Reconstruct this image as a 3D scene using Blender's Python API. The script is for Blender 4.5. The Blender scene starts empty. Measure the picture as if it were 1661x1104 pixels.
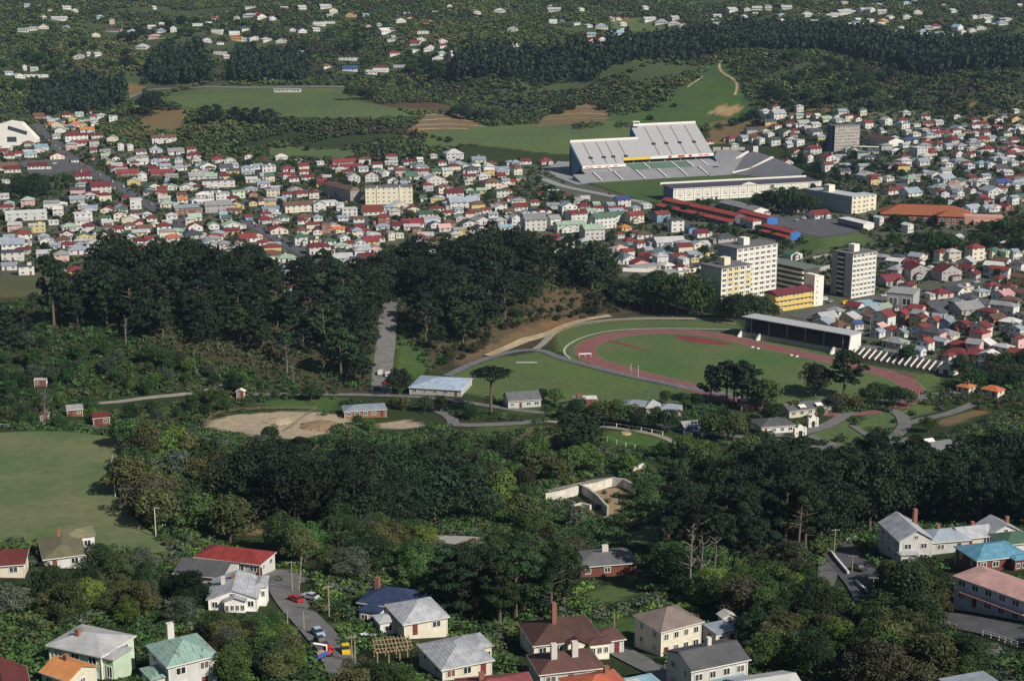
import bpy, bmesh, math, random
import numpy as np
from mathutils import Vector, Matrix
R = math.radians
rng = random.Random(7)
nrng = np.random.default_rng(7)
S = bpy.context.scene
COL = S.collection
# ---------------------------------------------------------------- camera
CAM_H = 180.0
FPX = 2500.0
PITCH = math.atan(602.0 / FPX)
cd = bpy.data.cameras.new('camera')
cam = bpy.data.objects.new('camera', cd)
COL.objects.link(cam)
cd.sensor_width = 36.0
cd.lens = 36.0 * FPX / 1661.0
cd.clip_start = 1.0
cd.clip_end = 9000.0
cam.location = (0, 0, CAM_H)
cam.rotation_euler = (math.pi / 2 - PITCH, 0, 0)
S.camera = cam
# ---------------------------------------------------------------- sky and sun
SUN_AZ = R(50)      # clockwise from behind the camera towards the right
SUN_EL = R(38)
sdir = Vector((math.sin(SUN_AZ) * math.cos(SUN_EL), -math.cos(SUN_AZ) * math.cos(SUN_EL), math.sin(SUN_EL)))
W = bpy.data.worlds.new('World')
S.world = W
W.use_nodes = True
nt = W.node_tree
for n in list(nt.nodes):
    nt.nodes.remove(n)
sky = nt.nodes.new('ShaderNodeTexSky')
sky.sky_type = 'NISHITA'
sky.sun_disc = False
sky.sun_elevation = SUN_EL
sky.sun_rotation = math.atan2(sdir.x, sdir.y)
sky.air_density = 1.0
sky.dust_density = 1.0
sky.ozone_density = 1.0
bg = nt.nodes.new('ShaderNodeBackground')
bg.inputs['Strength'].default_value = 0.055
wo = nt.nodes.new('ShaderNodeOutputWorld')
nt.links.new(sky.outputs[0], bg.inputs[0])
nt.links.new(bg.outputs[0], wo.inputs[0])
sl = bpy.data.lights.new('sun', 'SUN')
sun = bpy.data.objects.new('sun', sl)
COL.objects.link(sun)
sl.energy = 4.9
sl.angle = R(0.5)
sl.color = (1.0, 0.94, 0.85)
sun.rotation_euler = sdir.to_track_quat('Z', 'Y').to_euler()
sun.location = (300, -200, 600)
S.view_settings.view_transform = 'Standard'
S.view_settings.look = 'None'
S.view_settings.exposure = 0.0
S.view_settings.gamma = 1.0
HAZE = 0.00005
S.cycles.max_bounces = 5
S.cycles.diffuse_bounces = 2
S.cycles.glossy_bounces = 2
S.cycles.transmission_bounces = 2
S.cycles.transparent_max_bounces = 4
S.cycles.volume_bounces = 0
S.cycles.use_denoising = True
# ---------------------------------------------------------------- pixel <-> world (pixels of the 1661 x 1104 photograph)
CP, SP = math.cos(PITCH), math.sin(PITCH)
def ray(px, py):
    u = (px - 830.5) / FPX
    v = (py - 552.0) / FPX
    return np.array([u, CP - v * SP, -SP - v * CP])
def pz(px, py, z):
    d = ray(px, py)
    return d * ((z - CAM_H) / d[2]) + np.array([0, 0, CAM_H])
def proj(x, y, z):
    dz = z - CAM_H
    f = y * CP - dz * SP
    up = y * SP + dz * CP
    return 830.5 + FPX * x / f, 552.0 - FPX * up / f, f
# ---------------------------------------------------------------- custom properties
def tag(o, label=None, cat=None, group=None, kind=None):
    if label: o['label'] = label
    if cat: o['category'] = cat
    if group: o['group'] = group
    if kind: o['kind'] = kind
    return o
def empty(name, loc, rz=0.0, label=None, cat=None, group=None):
    o = bpy.data.objects.new(name, None)
    COL.objects.link(o)
    o.location = loc
    o.rotation_euler = (0, 0, rz)
    o.empty_display_size = 1.0
    return tag(o, label, cat, group)
def link(name, me, parent=None, loc=None, rz=0.0, scale=None):
    o = bpy.data.objects.new(name, me)
    COL.objects.link(o)
    if parent: o.parent = parent
    if loc is not None: o.location = loc
    if rz: o.rotation_euler = (0, 0, rz)
    if scale is not None: o.scale = scale
    return o
# ---------------------------------------------------------------- mesh builder
class MB:
    def __init__(s):
        s.v = []; s.f = []; s.m = []
    def face(s, pts, mi=0):
        b = len(s.v)
        s.v.extend([tuple(p) for p in pts])
        s.f.append(tuple(range(b, b + len(pts)))); s.m.append(mi)
    def solid(s, bottom, top, mi=0, cap_b=True):
        n = len(bottom); b = len(s.v)
        s.v.extend([tuple(p) for p in bottom]); s.v.extend([tuple(p) for p in top])
        for i in range(n):
            j = (i + 1) % n
            s.f.append((b + i, b + j, b + n + j, b + n + i)); s.m.append(mi)
        s.f.append(tuple(b + n + i for i in range(n))); s.m.append(mi)
        if cap_b:
            s.f.append(tuple(b + n - 1 - i for i in range(n))); s.m.append(mi)
    def box(s, x0, x1, y0, y1, z0, z1, mi=0):
        s.solid([(x0, y0, z0), (x1, y0, z0), (x1, y1, z0), (x0, y1, z0)],
                [(x0, y0, z1), (x1, y0, z1), (x1, y1, z1), (x0, y1, z1)], mi)
    def bar(s, a, b, w, h=None, mi=0):
        a = Vector(a); b = Vector(b); h = h or w
        d = (b - a).normalized()
        up = Vector((0, 0, 1)) if abs(d.z) < 0.95 else Vector((0, 1, 0))
        r = d.cross(up).normalized() * (w / 2); u = r.cross(d).normalized() * (h / 2)
        s.solid([a - r - u, a + r - u, a + r + u, a - r + u][::-1], [b - r - u, b + r - u, b + r + u, b - r + u][::-1], mi)
    def tube(s, pts, rad, n=6, mi=0, cap=True):
        pts = [Vector(p) for p in pts]
        if not isinstance(rad, (list, tuple)): rad = [rad] * len(pts)
        rings = []
        for i, p in enumerate(pts):
            d = (pts[min(i + 1, len(pts) - 1)] - pts[max(i - 1, 0)]).normalized()
            up = Vector((0, 0, 1)) if abs(d.z) < 0.9 else Vector((1, 0, 0))
            a = d.cross(up).normalized(); c = d.cross(a).normalized()
            b = len(s.v)
            for k in range(n):
                t = 2 * math.pi * k / n
                s.v.append(tuple(p + (a * math.cos(t) + c * math.sin(t)) * rad[i]))
            rings.append(b)
        for i in range(len(rings) - 1):
            for k in range(n):
                j = (k + 1) % n
                s.f.append((rings[i] + k, rings[i + 1] + k, rings[i + 1] + j, rings[i] + j)); s.m.append(mi)
        if cap:
            s.f.append(tuple(rings[-1] + k for k in range(n))[::-1]); s.m.append(mi)
            s.f.append(tuple(rings[0] + k for k in range(n))); s.m.append(mi)
    def mesh(s, name, mats, smooth=False):
        me = bpy.data.meshes.new(name)
        me.from_pydata(s.v, [], s.f)
        for m in (mats if isinstance(mats, (list, tuple)) else [mats]): me.materials.append(m)
        if any(s.m): me.polygons.foreach_set('material_index', s.m)
        bm = bmesh.new(); bm.from_mesh(me)
        bmesh.ops.recalc_face_normals(bm, faces=bm.faces)
        bm.to_mesh(me); bm.free()
        if smooth: me.polygons.foreach_set('use_smooth', [True] * len(me.polygons))
        me.update()
        return me
    def build(s, name, mats, parent=None, loc=None, rz=0.0, smooth=False):
        return link(name, s.mesh(name, mats, smooth), parent, loc, rz)
def np_mesh(name, V, F, mats, mi=None, smooth=False):
    """V (n,3), F (m,k) same-size faces"""
    me = bpy.data.meshes.new(name)
    k = F.shape[1]
    me.vertices.add(len(V)); me.vertices.foreach_set('co', V.astype(np.float32).ravel())
    me.loops.add(F.size); me.loops.foreach_set('vertex_index', F.astype(np.int32).ravel())
    me.polygons.add(len(F))
    me.polygons.foreach_set('loop_start', np.arange(0, F.size, k, dtype=np.int32))
    for m in mats: me.materials.append(m)
    if mi is not None: me.polygons.foreach_set('material_index', np.asarray(mi, dtype=np.int32))
    if smooth: me.polygons.foreach_set('use_smooth', np.ones(len(F), dtype=bool))
    me.update(calc_edges=True)
    return me
# ---------------------------------------------------------------- materials
MATS = {}
def nodes_of(m):
    m.use_nodes = True
    t = m.node_tree
    return t, t.nodes, t.links, t.nodes['Principled BSDF']
def mat(name, col, rough=0.8, spec=0.2, var=0.12, nscale=0.6, objvar=0.0, metal=0.0, bump=0.0):
    """plain surface with noise wear and optional per-object variation"""
    if name in MATS: return MATS[name]
    m = bpy.data.materials.new(name)
    t, N, L, P = nodes_of(m)
    P.inputs['Roughness'].default_value = rough
    P.inputs['Specular IOR Level'].default_value = spec
    P.inputs['Metallic'].default_value = metal
    tc = N.new('ShaderNodeTexCoord')
    nz = N.new('ShaderNodeTexNoise'); nz.inputs['Scale'].default_value = nscale; nz.inputs['Detail'].default_value = 5
    nz.inputs['Roughness'].default_value = 0.65
    L.new(tc.outputs['Object'], nz.inputs['Vector'])
    mr = N.new('ShaderNodeMapRange')
    mr.inputs[1].default_value = 0.3; mr.inputs[2].default_value = 0.7
    mr.inputs[3].default_value = 1 - var; mr.inputs[4].default_value = 1 + var
    L.new(nz.outputs[0], mr.inputs[0])
    hs = N.new('ShaderNodeHueSaturation'); hs.inputs['Color'].default_value = (*col, 1)
    L.new(mr.outputs[0], hs.inputs['Value'])
    if objvar:
        oi = N.new('ShaderNodeObjectInfo')
        m2 = N.new('ShaderNodeMapRange'); m2.inputs[3].default_value = 1 - objvar; m2.inputs[4].default_value = 1 + objvar
        L.new(oi.outputs['Random'], m2.inputs[0])
        mm = N.new('ShaderNodeMath'); mm.operation = 'MULTIPLY'
        L.new(mr.outputs[0], mm.inputs[0]); L.new(m2.outputs[0], mm.inputs[1]); L.new(mm.outputs[0], hs.inputs['Value'])
        m3 = N.new('ShaderNodeMapRange'); m3.inputs[3].default_value = 0.5 - objvar * 0.06; m3.inputs[4].default_value = 0.5 + objvar * 0.06
        fr = N.new('ShaderNodeMath'); fr.operation = 'FRACT'
        ml = N.new('ShaderNodeMath'); ml.operation = 'MULTIPLY'; ml.inputs[1].default_value = 7.31
        L.new(oi.outputs['Random'], ml.inputs[0]); L.new(ml.outputs[0], fr.inputs[0]); L.new(fr.outputs[0], m3.inputs[0])
        L.new(m3.outputs[0], hs.inputs['Hue'])
    L.new(hs.outputs[0], P.inputs['Base Color'])
    if bump:
        bp = N.new('ShaderNodeBump'); bp.inputs['Strength'].default_value = bump; bp.inputs['Distance'].default_value = 0.2
        L.new(nz.outputs[0], bp.inputs['Height']); L.new(bp.outputs[0], P.inputs['Normal'])
    MATS[name] = m
    return m
def ribbed(name, col, col2, scale=3.0, rough=0.6, axis='X', var=0.15, rust=None):
    """corrugated iron or boards: stripes across one object axis plus weathering"""
    if name in MATS: return MATS[name]
    m = mat(name, col, rough, 0.3, var, 0.5, 0.10)
    t = m.node_tree; N = t.nodes; L = t.links; P = N['Principled BSDF']
    hs = [n for n in N if n.type == 'HUE_SAT'][0]
    tc = [n for n in N if n.type == 'TEX_COORD'][0]
    wv = N.new('ShaderNodeTexWave'); wv.wave_type = 'BANDS'; wv.bands_direction = axis
    wv.inputs['Scale'].default_value = scale; wv.inputs['Distortion'].default_value = 0.0
    L.new(tc.outputs['Object'], wv.inputs['Vector'])
    mx = N.new('ShaderNodeMix'); mx.data_type = 'RGBA'
    mx.inputs['A'].default_value = (*col, 1); mx.inputs['B'].default_value = (*col2, 1)
    L.new(wv.outputs['Fac'], mx.inputs['Factor'])
    last = mx.outputs['Result']
    if rust:
        nz = N.new('ShaderNodeTexNoise'); nz.inputs['Scale'].default_value = 0.9; nz.inputs['Detail'].default_value = 6
        mp = N.new('ShaderNodeMapping'); mp.inputs['Scale'].default_value = (2.5, 0.5, 1)
        L.new(tc.outputs['Object'], mp.inputs[0]); L.new(mp.outputs[0], nz.inputs['Vector'])
        cr = N.new('ShaderNodeMapRange'); cr.inputs[1].default_value = rust[1]; cr.inputs[2].default_value = rust[1] + 0.08
        L.new(nz.outputs[0], cr.inputs[0])
        m2 = N.new('ShaderNodeMix'); m2.data_type = 'RGBA'; m2.inputs['B'].default_value = (*rust[0], 1)
        L.new(last, m2.inputs['A']); L.new(cr.outputs[0], m2.inputs['Factor']); last = m2.outputs['Result']
    L.new(last, hs.inputs['Color'])
    return m
GLASS = mat('window_glass', (0.03, 0.04, 0.05), 0.12, 0.5, 0.3, 2.0)
def _curtains():
    t = GLASS.node_tree; N = t.nodes; L = t.links
    hs = [n for n in N if n.type == 'HUE_SAT'][0]; oi = N.new('ShaderNodeObjectInfo'); cr = N.new('ShaderNodeValToRGB'); cr.color_ramp.interpolation = 'CONSTANT'
    e = cr.color_ramp.elements; e[0].color = (0.025, 0.032, 0.042, 1); e[1].position = 0.45; e[1].color = (0.06, 0.07, 0.085, 1)
    for p, c in ((0.68, (0.14, 0.13, 0.12, 1)), (0.84, (0.34, 0.32, 0.28, 1)), (0.94, (0.20, 0.10, 0.08, 1))): k = e.new(p); k.color = c
    L.new(oi.outputs['Random'], cr.inputs[0]); L.new(cr.outputs[0], hs.inputs['Color'])
_curtains()
FRAME = mat('white_paint', (0.74, 0.72, 0.66), 0.6, 0.3, 0.08)
# ---------------------------------------------------------------- terrain from control points (px, py, height)
CTRL = [(0,640,4),(150,650,3),(350,640,2),(500,640,1),(625,620,0),(760,600,0),(900,640,0),(1000,700,0),(1150,700,0),(1300,690,0),(1500,660,0),(1650,640,0),(1830,640,2),
(1150,490,1),(1380,485,0),(1600,500,1),(1830,500,4),(1300,420,3),(1500,440,3),(1650,440,5),(1830,420,8),(1300,365,5),(1440,360,6),(1600,360,9),(1830,350,12),
(1400,300,10),(1600,300,14),(1830,290,20),(1330,260,12),(1450,250,20),(1600,230,24),(1250,185,36),(1400,185,38),(1550,185,36),(1650,175,42),(1830,170,45),
(1430,150,55),(1600,150,55),(1450,100,80),(1300,90,85),(1650,110,78),(1830,110,78),(1450,60,98),(1250,55,100),(1650,60,98),
(1450,15,122),(1200,15,125),(800,15,125),(400,15,125),(0,15,125),(1830,15,125),(-200,15,125),(830,-10,140),(0,-10,140),(1650,-10,140),(-300,-10,140),(2000,-10,140),(830,-26,150),(-300,-26,150),(2000,-26,150),
(830,120,66),(950,95,80),(1100,75,92),(730,130,58),(650,140,50),(830,160,42),(950,150,46),(1000,180,32),(850,195,28),(1150,130,60),(1150,165,42),(1150,195,27),(1220,195,30),
(830,60,95),(600,60,95),(400,60,95),(200,60,95),(0,60,93),(-200,60,93),(600,110,66),(400,110,66),(200,110,64),(0,110,62),(-200,110,62),(400,140,48),(200,140,48),(600,145,46),
(260,155,45),(450,150,45),(560,155,44),(450,188,36),(650,185,36),(560,192,35),(880,215,22),(700,215,22),(900,235,16),(700,235,16),(1000,205,25),(500,245,12),(400,240,13),(450,215,24),
(215,170,28),(200,160,32),(130,190,18),(50,220,12),(0,250,8),(-200,250,8),(0,130,52),(250,250,6),(150,300,4),(400,280,4),(650,270,6),(800,280,5),(860,265,6),
(0,350,2),(300,350,1),(600,350,0),(900,370,0),(1050,400,0),(0,420,2),(300,430,1),(550,420,1),(1000,275,3),(1150,260,4),(950,310,1),(1200,300,2),(1250,270,6),
(50,460,12),(50,500,14),(50,560,11),(50,600,7),(200,470,18),(350,460,23),(500,470,18),(200,520,16),(350,520,18),(500,530,13),(300,580,9),(450,590,6),(300,625,4),(200,437,1),(350,437,1),(500,437,1),(-200,470,12),(-200,560,10),
(700,450,15),(800,440,19),(900,450,16),(700,520,8),(820,510,12),(900,500,10),(1000,500,3),(720,580,1),(850,545,1),(780,427,1),(900,427,1),(630,490,4),(630,440,3),
(400,690,3),(600,680,1),(750,690,0),(900,740,-1),(1100,760,0),(300,720,6),(300,760,16),(450,740,6),(450,800,14),(600,760,7),(600,830,17),(750,800,8),(750,870,22),(950,790,5),(950,850,12),(1100,820,7),(1000,910,24),(900,950,36),(1100,950,36),
(0,690,36),(100,665,4),(-200,690,36),(-200,650,5),(110,890,38),(300,905,36),(420,930,38),(380,985,45),(140,1080,56),(320,1090,55),(520,990,44),(580,1060,50),(680,1000,42),(750,1080,50),(900,1040,44),(960,1090,50),(1100,1040,44),(1150,1095,50),(1220,1000,42),
(1400,780,4),(1250,800,6),(1550,790,8),(1400,850,22),(1250,880,26),(1600,850,28),(1370,900,36),(1450,900,40),(1600,890,40),(1600,960,46),(1410,960,40),(1600,1040,50),(1300,1000,40),(1380,1080,46),(1830,900,45),(1830,1040,52),
(300,1200,66),(830,1200,62),(1300,1200,60),(1900,1200,60),(-200,1100,60),(-200,1200,66),(830,1500,90),(-300,1500,90),(1900,1500,90)]
cp = np.array([pz(*c) for c in CTRL])
CC = 30.0
def _phi(a, b):
    d2 = (a[:, None, 0] - b[None, :, 0]) ** 2 + (a[:, None, 1] - b[None, :, 1]) ** 2
    return np.sqrt(d2 + CC * CC)
A = np.zeros((len(cp) + 3, len(cp) + 3))
A[:-3, :-3] = _phi(cp, cp) - 6.0 * np.eye(len(cp))
Q = np.c_[np.ones(len(cp)), cp[:, 0] / 1000, cp[:, 1] / 1000]
A[:-3, -3:] = Q; A[-3:, :-3] = Q.T
wt = np.linalg.solve(A, np.r_[cp[:, 2], 0, 0, 0])
gx = np.concatenate([np.linspace(-2400, -760, 30)[:-1], np.arange(-760, 760, 4.0), np.linspace(760, 2400, 30)])
gy = np.concatenate([np.linspace(-150, 240, 30)[:-1], np.arange(240, 750, 3.0), np.arange(750, 1700, 5.0), np.arange(1700, 2320, 8.0), np.linspace(2320, 5200, 40)])
GX, GY = np.meshgrid(gx, gy)
pts = np.c_[GX.ravel(), GY.ravel()]
Z = np.empty(len(pts))
for i in range(0, len(pts), 20000):
    q = pts[i:i + 20000]
    Z[i:i + 20000] = _phi(q, cp) @ wt[:-3] + np.c_[np.ones(len(q)), q[:, 0] / 1000, q[:, 1] / 1000] @ wt[-3:]
Z = Z.reshape(GX.shape)
def in_poly(px, py, poly):
    inside = np.zeros(np.shape(px), bool)
    n = len(poly)
    for i in range(n):
        x0, y0 = poly[i]; x1, y1 = poly[(i + 1) % n]
        if y0 == y1: continue
        c = ((y0 > py) != (y1 > py)) & (px < (x1 - x0) * (py - y0) / (y1 - y0) + x0)
        inside ^= c
    return inside
def seg_dist(px, py, poly):
    d = np.full(np.shape(px), 1e9)
    n = len(poly)
    for i in range(n):
        x0, y0 = poly[i]; x1, y1 = poly[(i + 1) % n]
        dx, dy = x1 - x0, y1 - y0
        t = np.clip(((px - x0) * dx + (py - y0) * dy) / (dx * dx + dy * dy + 1e-9), 0, 1)
        d = np.minimum(d, np.hypot(px - x0 - t * dx, py - y0 - t * dy))
    return d
def flatten(poly_px, z0, margin):
    global Z
    poly = [tuple(pz(a, b, z0)[:2]) for a, b in poly_px]
    ins = in_poly(GX, GY, poly); d = seg_dist(GX, GY, poly)
    w = np.where(ins, 1.0, np.clip(1 - d / margin, 0, 1)); w = w * w * (3 - 2 * w)
    Z = Z * (1 - w) + z0 * w
LFIELD = [(-150,703),(0,702),(60,699),(120,701),(180,709),(215,716),(185,745),(178,775),(190,805),(215,838),(250,868),(285,892),(200,905),(60,890),(-150,880)]
flatten(LFIELD, 36.0, 14)
flatten([(700,612),(760,585),(830,570),(880,560),(895,535),(930,520),(1050,508),(1200,515),(1300,545),(1400,575),(1540,610),(1560,640),(1400,690),(1000,700),(700,680)], 0.0, 25)
flatten([(940,300),(1010,276),(1180,268),(1330,296),(1240,318),(1080,330),(1020,326)], 1.0, 20)
flatten([(1250,355),(1330,352),(1440,372),(1385,384),(1300,378)], 5.0, 10)
flatten([(1140,490),(1250,470),(1440,470),(1450,490),(1330,515),(1200,515)], 0.0, 15)
# folds and gullies of the far hills
_m = np.clip((GY - 1540) / 120, 0, 1) * np.clip((2700 - GY) / 400, 0, 1)
_px, _py, _ = proj(GX, np.maximum(GY, 100), Z)
_fl = in_poly(_px, _py, [(200,130),(620,130),(760,175),(1040,190),(1240,170),(1240,215),(1030,240),(600,260),(380,250),(200,215)])
_m = _m * np.where(_fl, 0.0, 1.0)
for _ in range(3):
    _m = (_m + np.roll(_m, 2, 0) + np.roll(_m, -2, 0) + np.roll(_m, 2, 1) + np.roll(_m, -2, 1)) / 5
_w = np.sin(GX / 61 + 1.7 * np.sin(GY / 97) + .6) + .8 * np.sin(GX / 37 - GY / 83 + 1.3 * np.sin(GX / 140)) + .6 * np.sin(GX / 23 + GY / 47 + 2.0)
Z = Z + _m * (_w * 5.0 + 7.0 * np.sin(GX / 118 + GY / 260 + 1.1 * np.sin(GY / 150)))
def hgt(x, y):
    x = np.asarray(x, float); y = np.asarray(y, float)
    i = np.clip(np.searchsorted(gx, x) - 1, 0, len(gx) - 2); j = np.clip(np.searchsorted(gy, y) - 1, 0, len(gy) - 2)
    fx = np.clip((x - gx[i]) / (gx[i + 1] - gx[i]), 0, 1); fy = np.clip((y - gy[j]) / (gy[j + 1] - gy[j]), 0, 1)
    return (Z[j, i] * (1 - fx) * (1 - fy) + Z[j, i + 1] * fx * (1 - fy) + Z[j + 1, i] * (1 - fx) * fy + Z[j + 1, i + 1] * fx * fy)
_T = np.concatenate([np.arange(150, 800, 1.0), np.arange(800, 4000, 2.5)])
_gcache = {}
def G(px, py):
    """where the sight line of a photograph pixel meets the ground"""
    k = (px, py)
    if k in _gcache: return _gcache[k]
    d = ray(px, py)
    P3 = d[None, :] * _T[:, None]; P3[:, 2] += CAM_H
    below = P3[:, 2] < hgt(P3[:, 0], P3[:, 1])
    i = int(np.argmax(below)) if below.any() else len(_T) - 1
    lo, hi = _T[max(i - 1, 0)], _T[i]
    for _ in range(8):
        mid = (lo + hi) / 2; p = d * mid; p[2] += CAM_H
        if p[2] < hgt(p[0], p[1]): hi = mid
        else: lo = mid
    p = d * hi
    r = Vector((p[0], p[1], float(hgt(p[0], p[1]))))
    _gcache[k] = r
    return r
def GP(pts): return [G(*p) for p in pts]
def sc(p):
    """photograph pixels per metre at a point"""
    return FPX / (p[1] * CP - (p[2] - CAM_H) * SP)
def on(x, y, dz=0.0): return Vector((x, y, float(hgt(x, y)) + dz))
# ---- ground colours painted by what grows or lies there
C_SCRUB = (0.034, 0.050, 0.019); C_DRY = (0.165, 0.122, 0.056); C_GRASS = (0.090, 0.130, 0.048); C_LUSH = (0.060, 0.106, 0.030)
C_EARTH = (0.33, 0.235, 0.125); C_TOWN = (0.10, 0.105, 0.075); C_BROWN = (0.085, 0.062, 0.036); C_LITTER = (0.06, 0.05, 0.03); C_PALE = (0.42, 0.36, 0.26)
C_DIRT = (0.37, 0.30, 0.205); C_ASPH = (0.11, 0.11, 0.115)
ZONES = [
 (C_TOWN, [(-200,260),(100,190),(250,235),(420,265),(640,262),(860,265),(960,300),(1060,335),(1100,330),(1340,330),(1340,180),(1230,178),(1240,172),(1420,182),(1850,175),(1850,600),(1560,590),(1400,560),(1200,505),(1020,450),(640,440),(400,445),(150,440),(0,450),(-200,460)]),
 (C_GRASS, [(250,152),(330,144),(420,140),(560,143),(600,165),(690,178),(745,185),(700,192),(560,192),(440,189),(345,181),(290,174),(255,165)]),
 (C_GRASS, [(390,238),(440,235),(590,245),(570,258),(440,252)]),
 (C_GRASS, [(630,246),(650,228),(690,210),(780,206),(900,199),(1000,196),(1030,205),(1030,228),(935,252),(870,247),(760,233),(690,246)]),
 (C_LUSH, [(975,190),(1070,158),(1125,125),(1160,100),(1185,98),(1200,125),(1205,165),(1235,190),(1240,205),(1150,210),(1100,215),(1030,203)]),
 (C_DRY, [(1150,200),(1180,195),(1240,190),(1265,205),(1245,222),(1150,235)]),
 (C_DRY, [(195,175),(230,165),(265,172),(330,180),(300,195),(290,215),(240,212),(200,205)]),
 (C_DRY, [(205,138),(235,138),(230,150),(205,158)]),
 (C_BROWN, [(640,118),(700,100),(735,115),(740,160),(690,170),(600,158)]),
 (C_BROWN, [(560,160),(620,155),(740,166),(742,180),(640,175)]),
 (C_DRY, [(680,183),(745,183),(790,205),(690,214),(655,225),(668,200)]),
 (C_DRY, [(880,185),(960,165),(990,178),(985,196),(870,206)]),
 (C_EARTH, [(1150,183),(1168,173),(1200,170),(1205,178),(1180,190)]),
 (C_DRY, [(1340,168),(1350,174),(1345,183),(1300,178)]),
 (C_EARTH, [(1590,190),(1625,183),(1640,190),(1600,198)]),
 (C_DRY, [(1560,165),(1661,158),(1661,175),(1580,178)]),
 (C_GRASS, [(980,30),(1040,28),(1090,45),(1060,52),(990,50)]),
 (C_DRY, [(980,28),(1020,27),(1030,34),(985,36)]),
 (C_LITTER, [(-100,470),(150,440),(600,440),(620,640),(300,640),(0,560),(-100,560)]),
 (C_LITTER, [(640,430),(1000,440),(1060,500),(900,560),(700,600),(650,560)]),
 (C_SCRUB, [(-100,520),(150,520),(300,570),(420,600),(420,640),(-100,660)]),
 ((0.10, 0.105, 0.05), [(0,447),(105,447),(115,462),(60,480),(-20,482)]),
 (C_BROWN, [(730,605),(700,600),(720,570),(800,555),(900,525),(1000,505),(960,470),(900,460),(880,500),(800,530),(700,560),(690,590)]),
 (C_BROWN, [(830,530),(880,490),(960,475),(1040,500),(1000,510),(900,525)]),
 ((0.15, 0.10, 0.05), [(740,595),(830,562),(900,539),(930,522),(1000,511),(930,512),(880,524),(820,548),(740,580)]),
 (C_LUSH, [(640,560),(660,545),(690,570),(700,600),(660,620),(640,600)]),
 (C_LUSH, [(600,530),(622,500),(612,600),(602,610)]),
 (C_GRASS, [(720,612),(800,580),(880,570),(920,580),(1000,600),(1140,640),(1100,660),(840,650),(760,640)]),
 (C_GRASS, [(895,545),(930,522),(1050,512),(1190,520),(1210,545),(1300,560),(1400,590),(1530,610),(1500,650),(1130,650),(1000,610),(920,585)]),
 (C_LUSH, [(820,660),(1000,670),(1100,690),(1090,700),(960,680),(820,668)]),
 (C_DIRT, [(330,690),(360,675),(440,668),(500,668),(550,672),(580,690),(545,702),(470,712),(400,705)]),
 (C_DIRT, [(612,686),(660,681),(690,690),(660,696),(620,694)]),
 (C_LUSH, [(400,655),(480,645),(560,645),(550,665),(510,665)]),
 (C_LUSH, [(770,690),(860,690),(880,710),(790,720)]),
 (C_DRY, [(820,700),(900,690),(930,715),(870,730),(800,712)]),
 (C_LUSH, [(975,705),(1000,697),(1060,700),(1090,712),(1060,725),(990,722)]),
 (C_GRASS, [(1310,700),(1370,680),(1430,715),(1380,740),(1330,730)]),
 (C_GRASS, [(1385,690),(1420,665),(1460,675),(1470,690),(1430,695)]),
 (C_GRASS, [(1450,670),(1480,655),(1530,665),(1480,678)]),
 (C_DRY, [(1500,685),(1590,662),(1600,670),(1540,690)]),
 (C_GRASS, [(1010,870),(1050,850),(1100,855),(1080,875),(1020,882)]),
 (C_GRASS, [(950,960),(1000,945),(1040,960),(980,980)]),
 (C_DRY, [(870,800),(930,790),(910,805)]),
 (C_EARTH, [(945,800),(1000,790),(1010,830),(960,835)]),
 (C_EARTH, [(405,840),(430,818),(440,830),(425,868),(405,870)]),
 (C_LUSH, [(960,1005),(1050,1000),(1060,1020),(980,1035)]),
 (C_LUSH, [(1010,1040),(1040,1030),(1060,1060),(1040,1062)]),
 (C_GRASS, [(1140,1010),(1180,1000),(1180,1030),(1150,1035)]),
 (C_GRASS, [(540,1000),(620,1030),(600,1050),(545,1015)]),
 (C_LUSH, [(120,905),(160,885),(200,900),(180,930),(130,930)]),
 (C_EARTH, [(300,1035),(390,1022),(400,1035),(340,1045)]),
 (C_EARTH, [(480,1085),(500,1060),(510,1070),(495,1095)]),
 (C_GRASS, [(1320,370),(1340,385),(1400,378),(1420,395),(1330,410),(1300,405)]),
 (C_LUSH, [(1290,385),(1330,380),(1340,400),(1300,412)]),
 (C_GRASS, [(1590,505),(1650,500),(1660,520),(1620,520)]),
 (C_GRASS, [(1440,225),(1480,240),(1470,260),(1440,262)]),
]
PX, PY, _ = proj(GX, np.maximum(GY, 100), Z)
colr = np.empty(GX.shape + (4,), np.float32); colr[...] = (*C_SCRUB, 1)
far = GY > 1560
colr[far] = (0.058, 0.078, 0.034, 1)
for c, poly in ZONES:
    ins = in_poly(PX, PY, poly)
    colr[ins] = (*c, 1)
ny, nx = GX.shape
V = np.c_[GX.ravel(), GY.ravel(), Z.ravel()]
ii = (np.arange(ny - 1)[:, None] * nx + np.arange(nx - 1)[None, :]).ravel()
F = np.c_[ii, ii + 1, ii + nx + 1, ii + nx]
gm = bpy.data.materials.new('ground_cover')
t, N, L, P = nodes_of(gm)
P.inputs['Roughness'].default_value = 0.95; P.inputs['Specular IOR Level'].default_value = 0.05
at = N.new('ShaderNodeAttribute'); at.attribute_name = 'cover'
tc = N.new('ShaderNodeTexCoord')
def noise(scale, detail=5, rough=0.6):
    n = N.new('ShaderNodeTexNoise'); n.inputs['Scale'].default_value = scale; n.inputs['Detail'].default_value = detail; n.inputs['Roughness'].default_value = rough
    L.new(tc.outputs['Object'], n.inputs['Vector']); return n
def mrange(src, a, b, c, d):
    m = N.new('ShaderNodeMapRange'); m.inputs[1].default_value = a; m.inputs[2].default_value = b; m.inputs[3].default_value = c; m.inputs[4].default_value = d
    L.new(src, m.inputs[0]); return m.outputs[0]
def mth(op, a, b):
    m = N.new('ShaderNodeMath'); m.operation = op; L.new(a, m.inputs[0])
    if isinstance(b, float): m.inputs[1].default_value = b
    else: L.new(b, m.inputs[1])
    return m.outputs[0]
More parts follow.
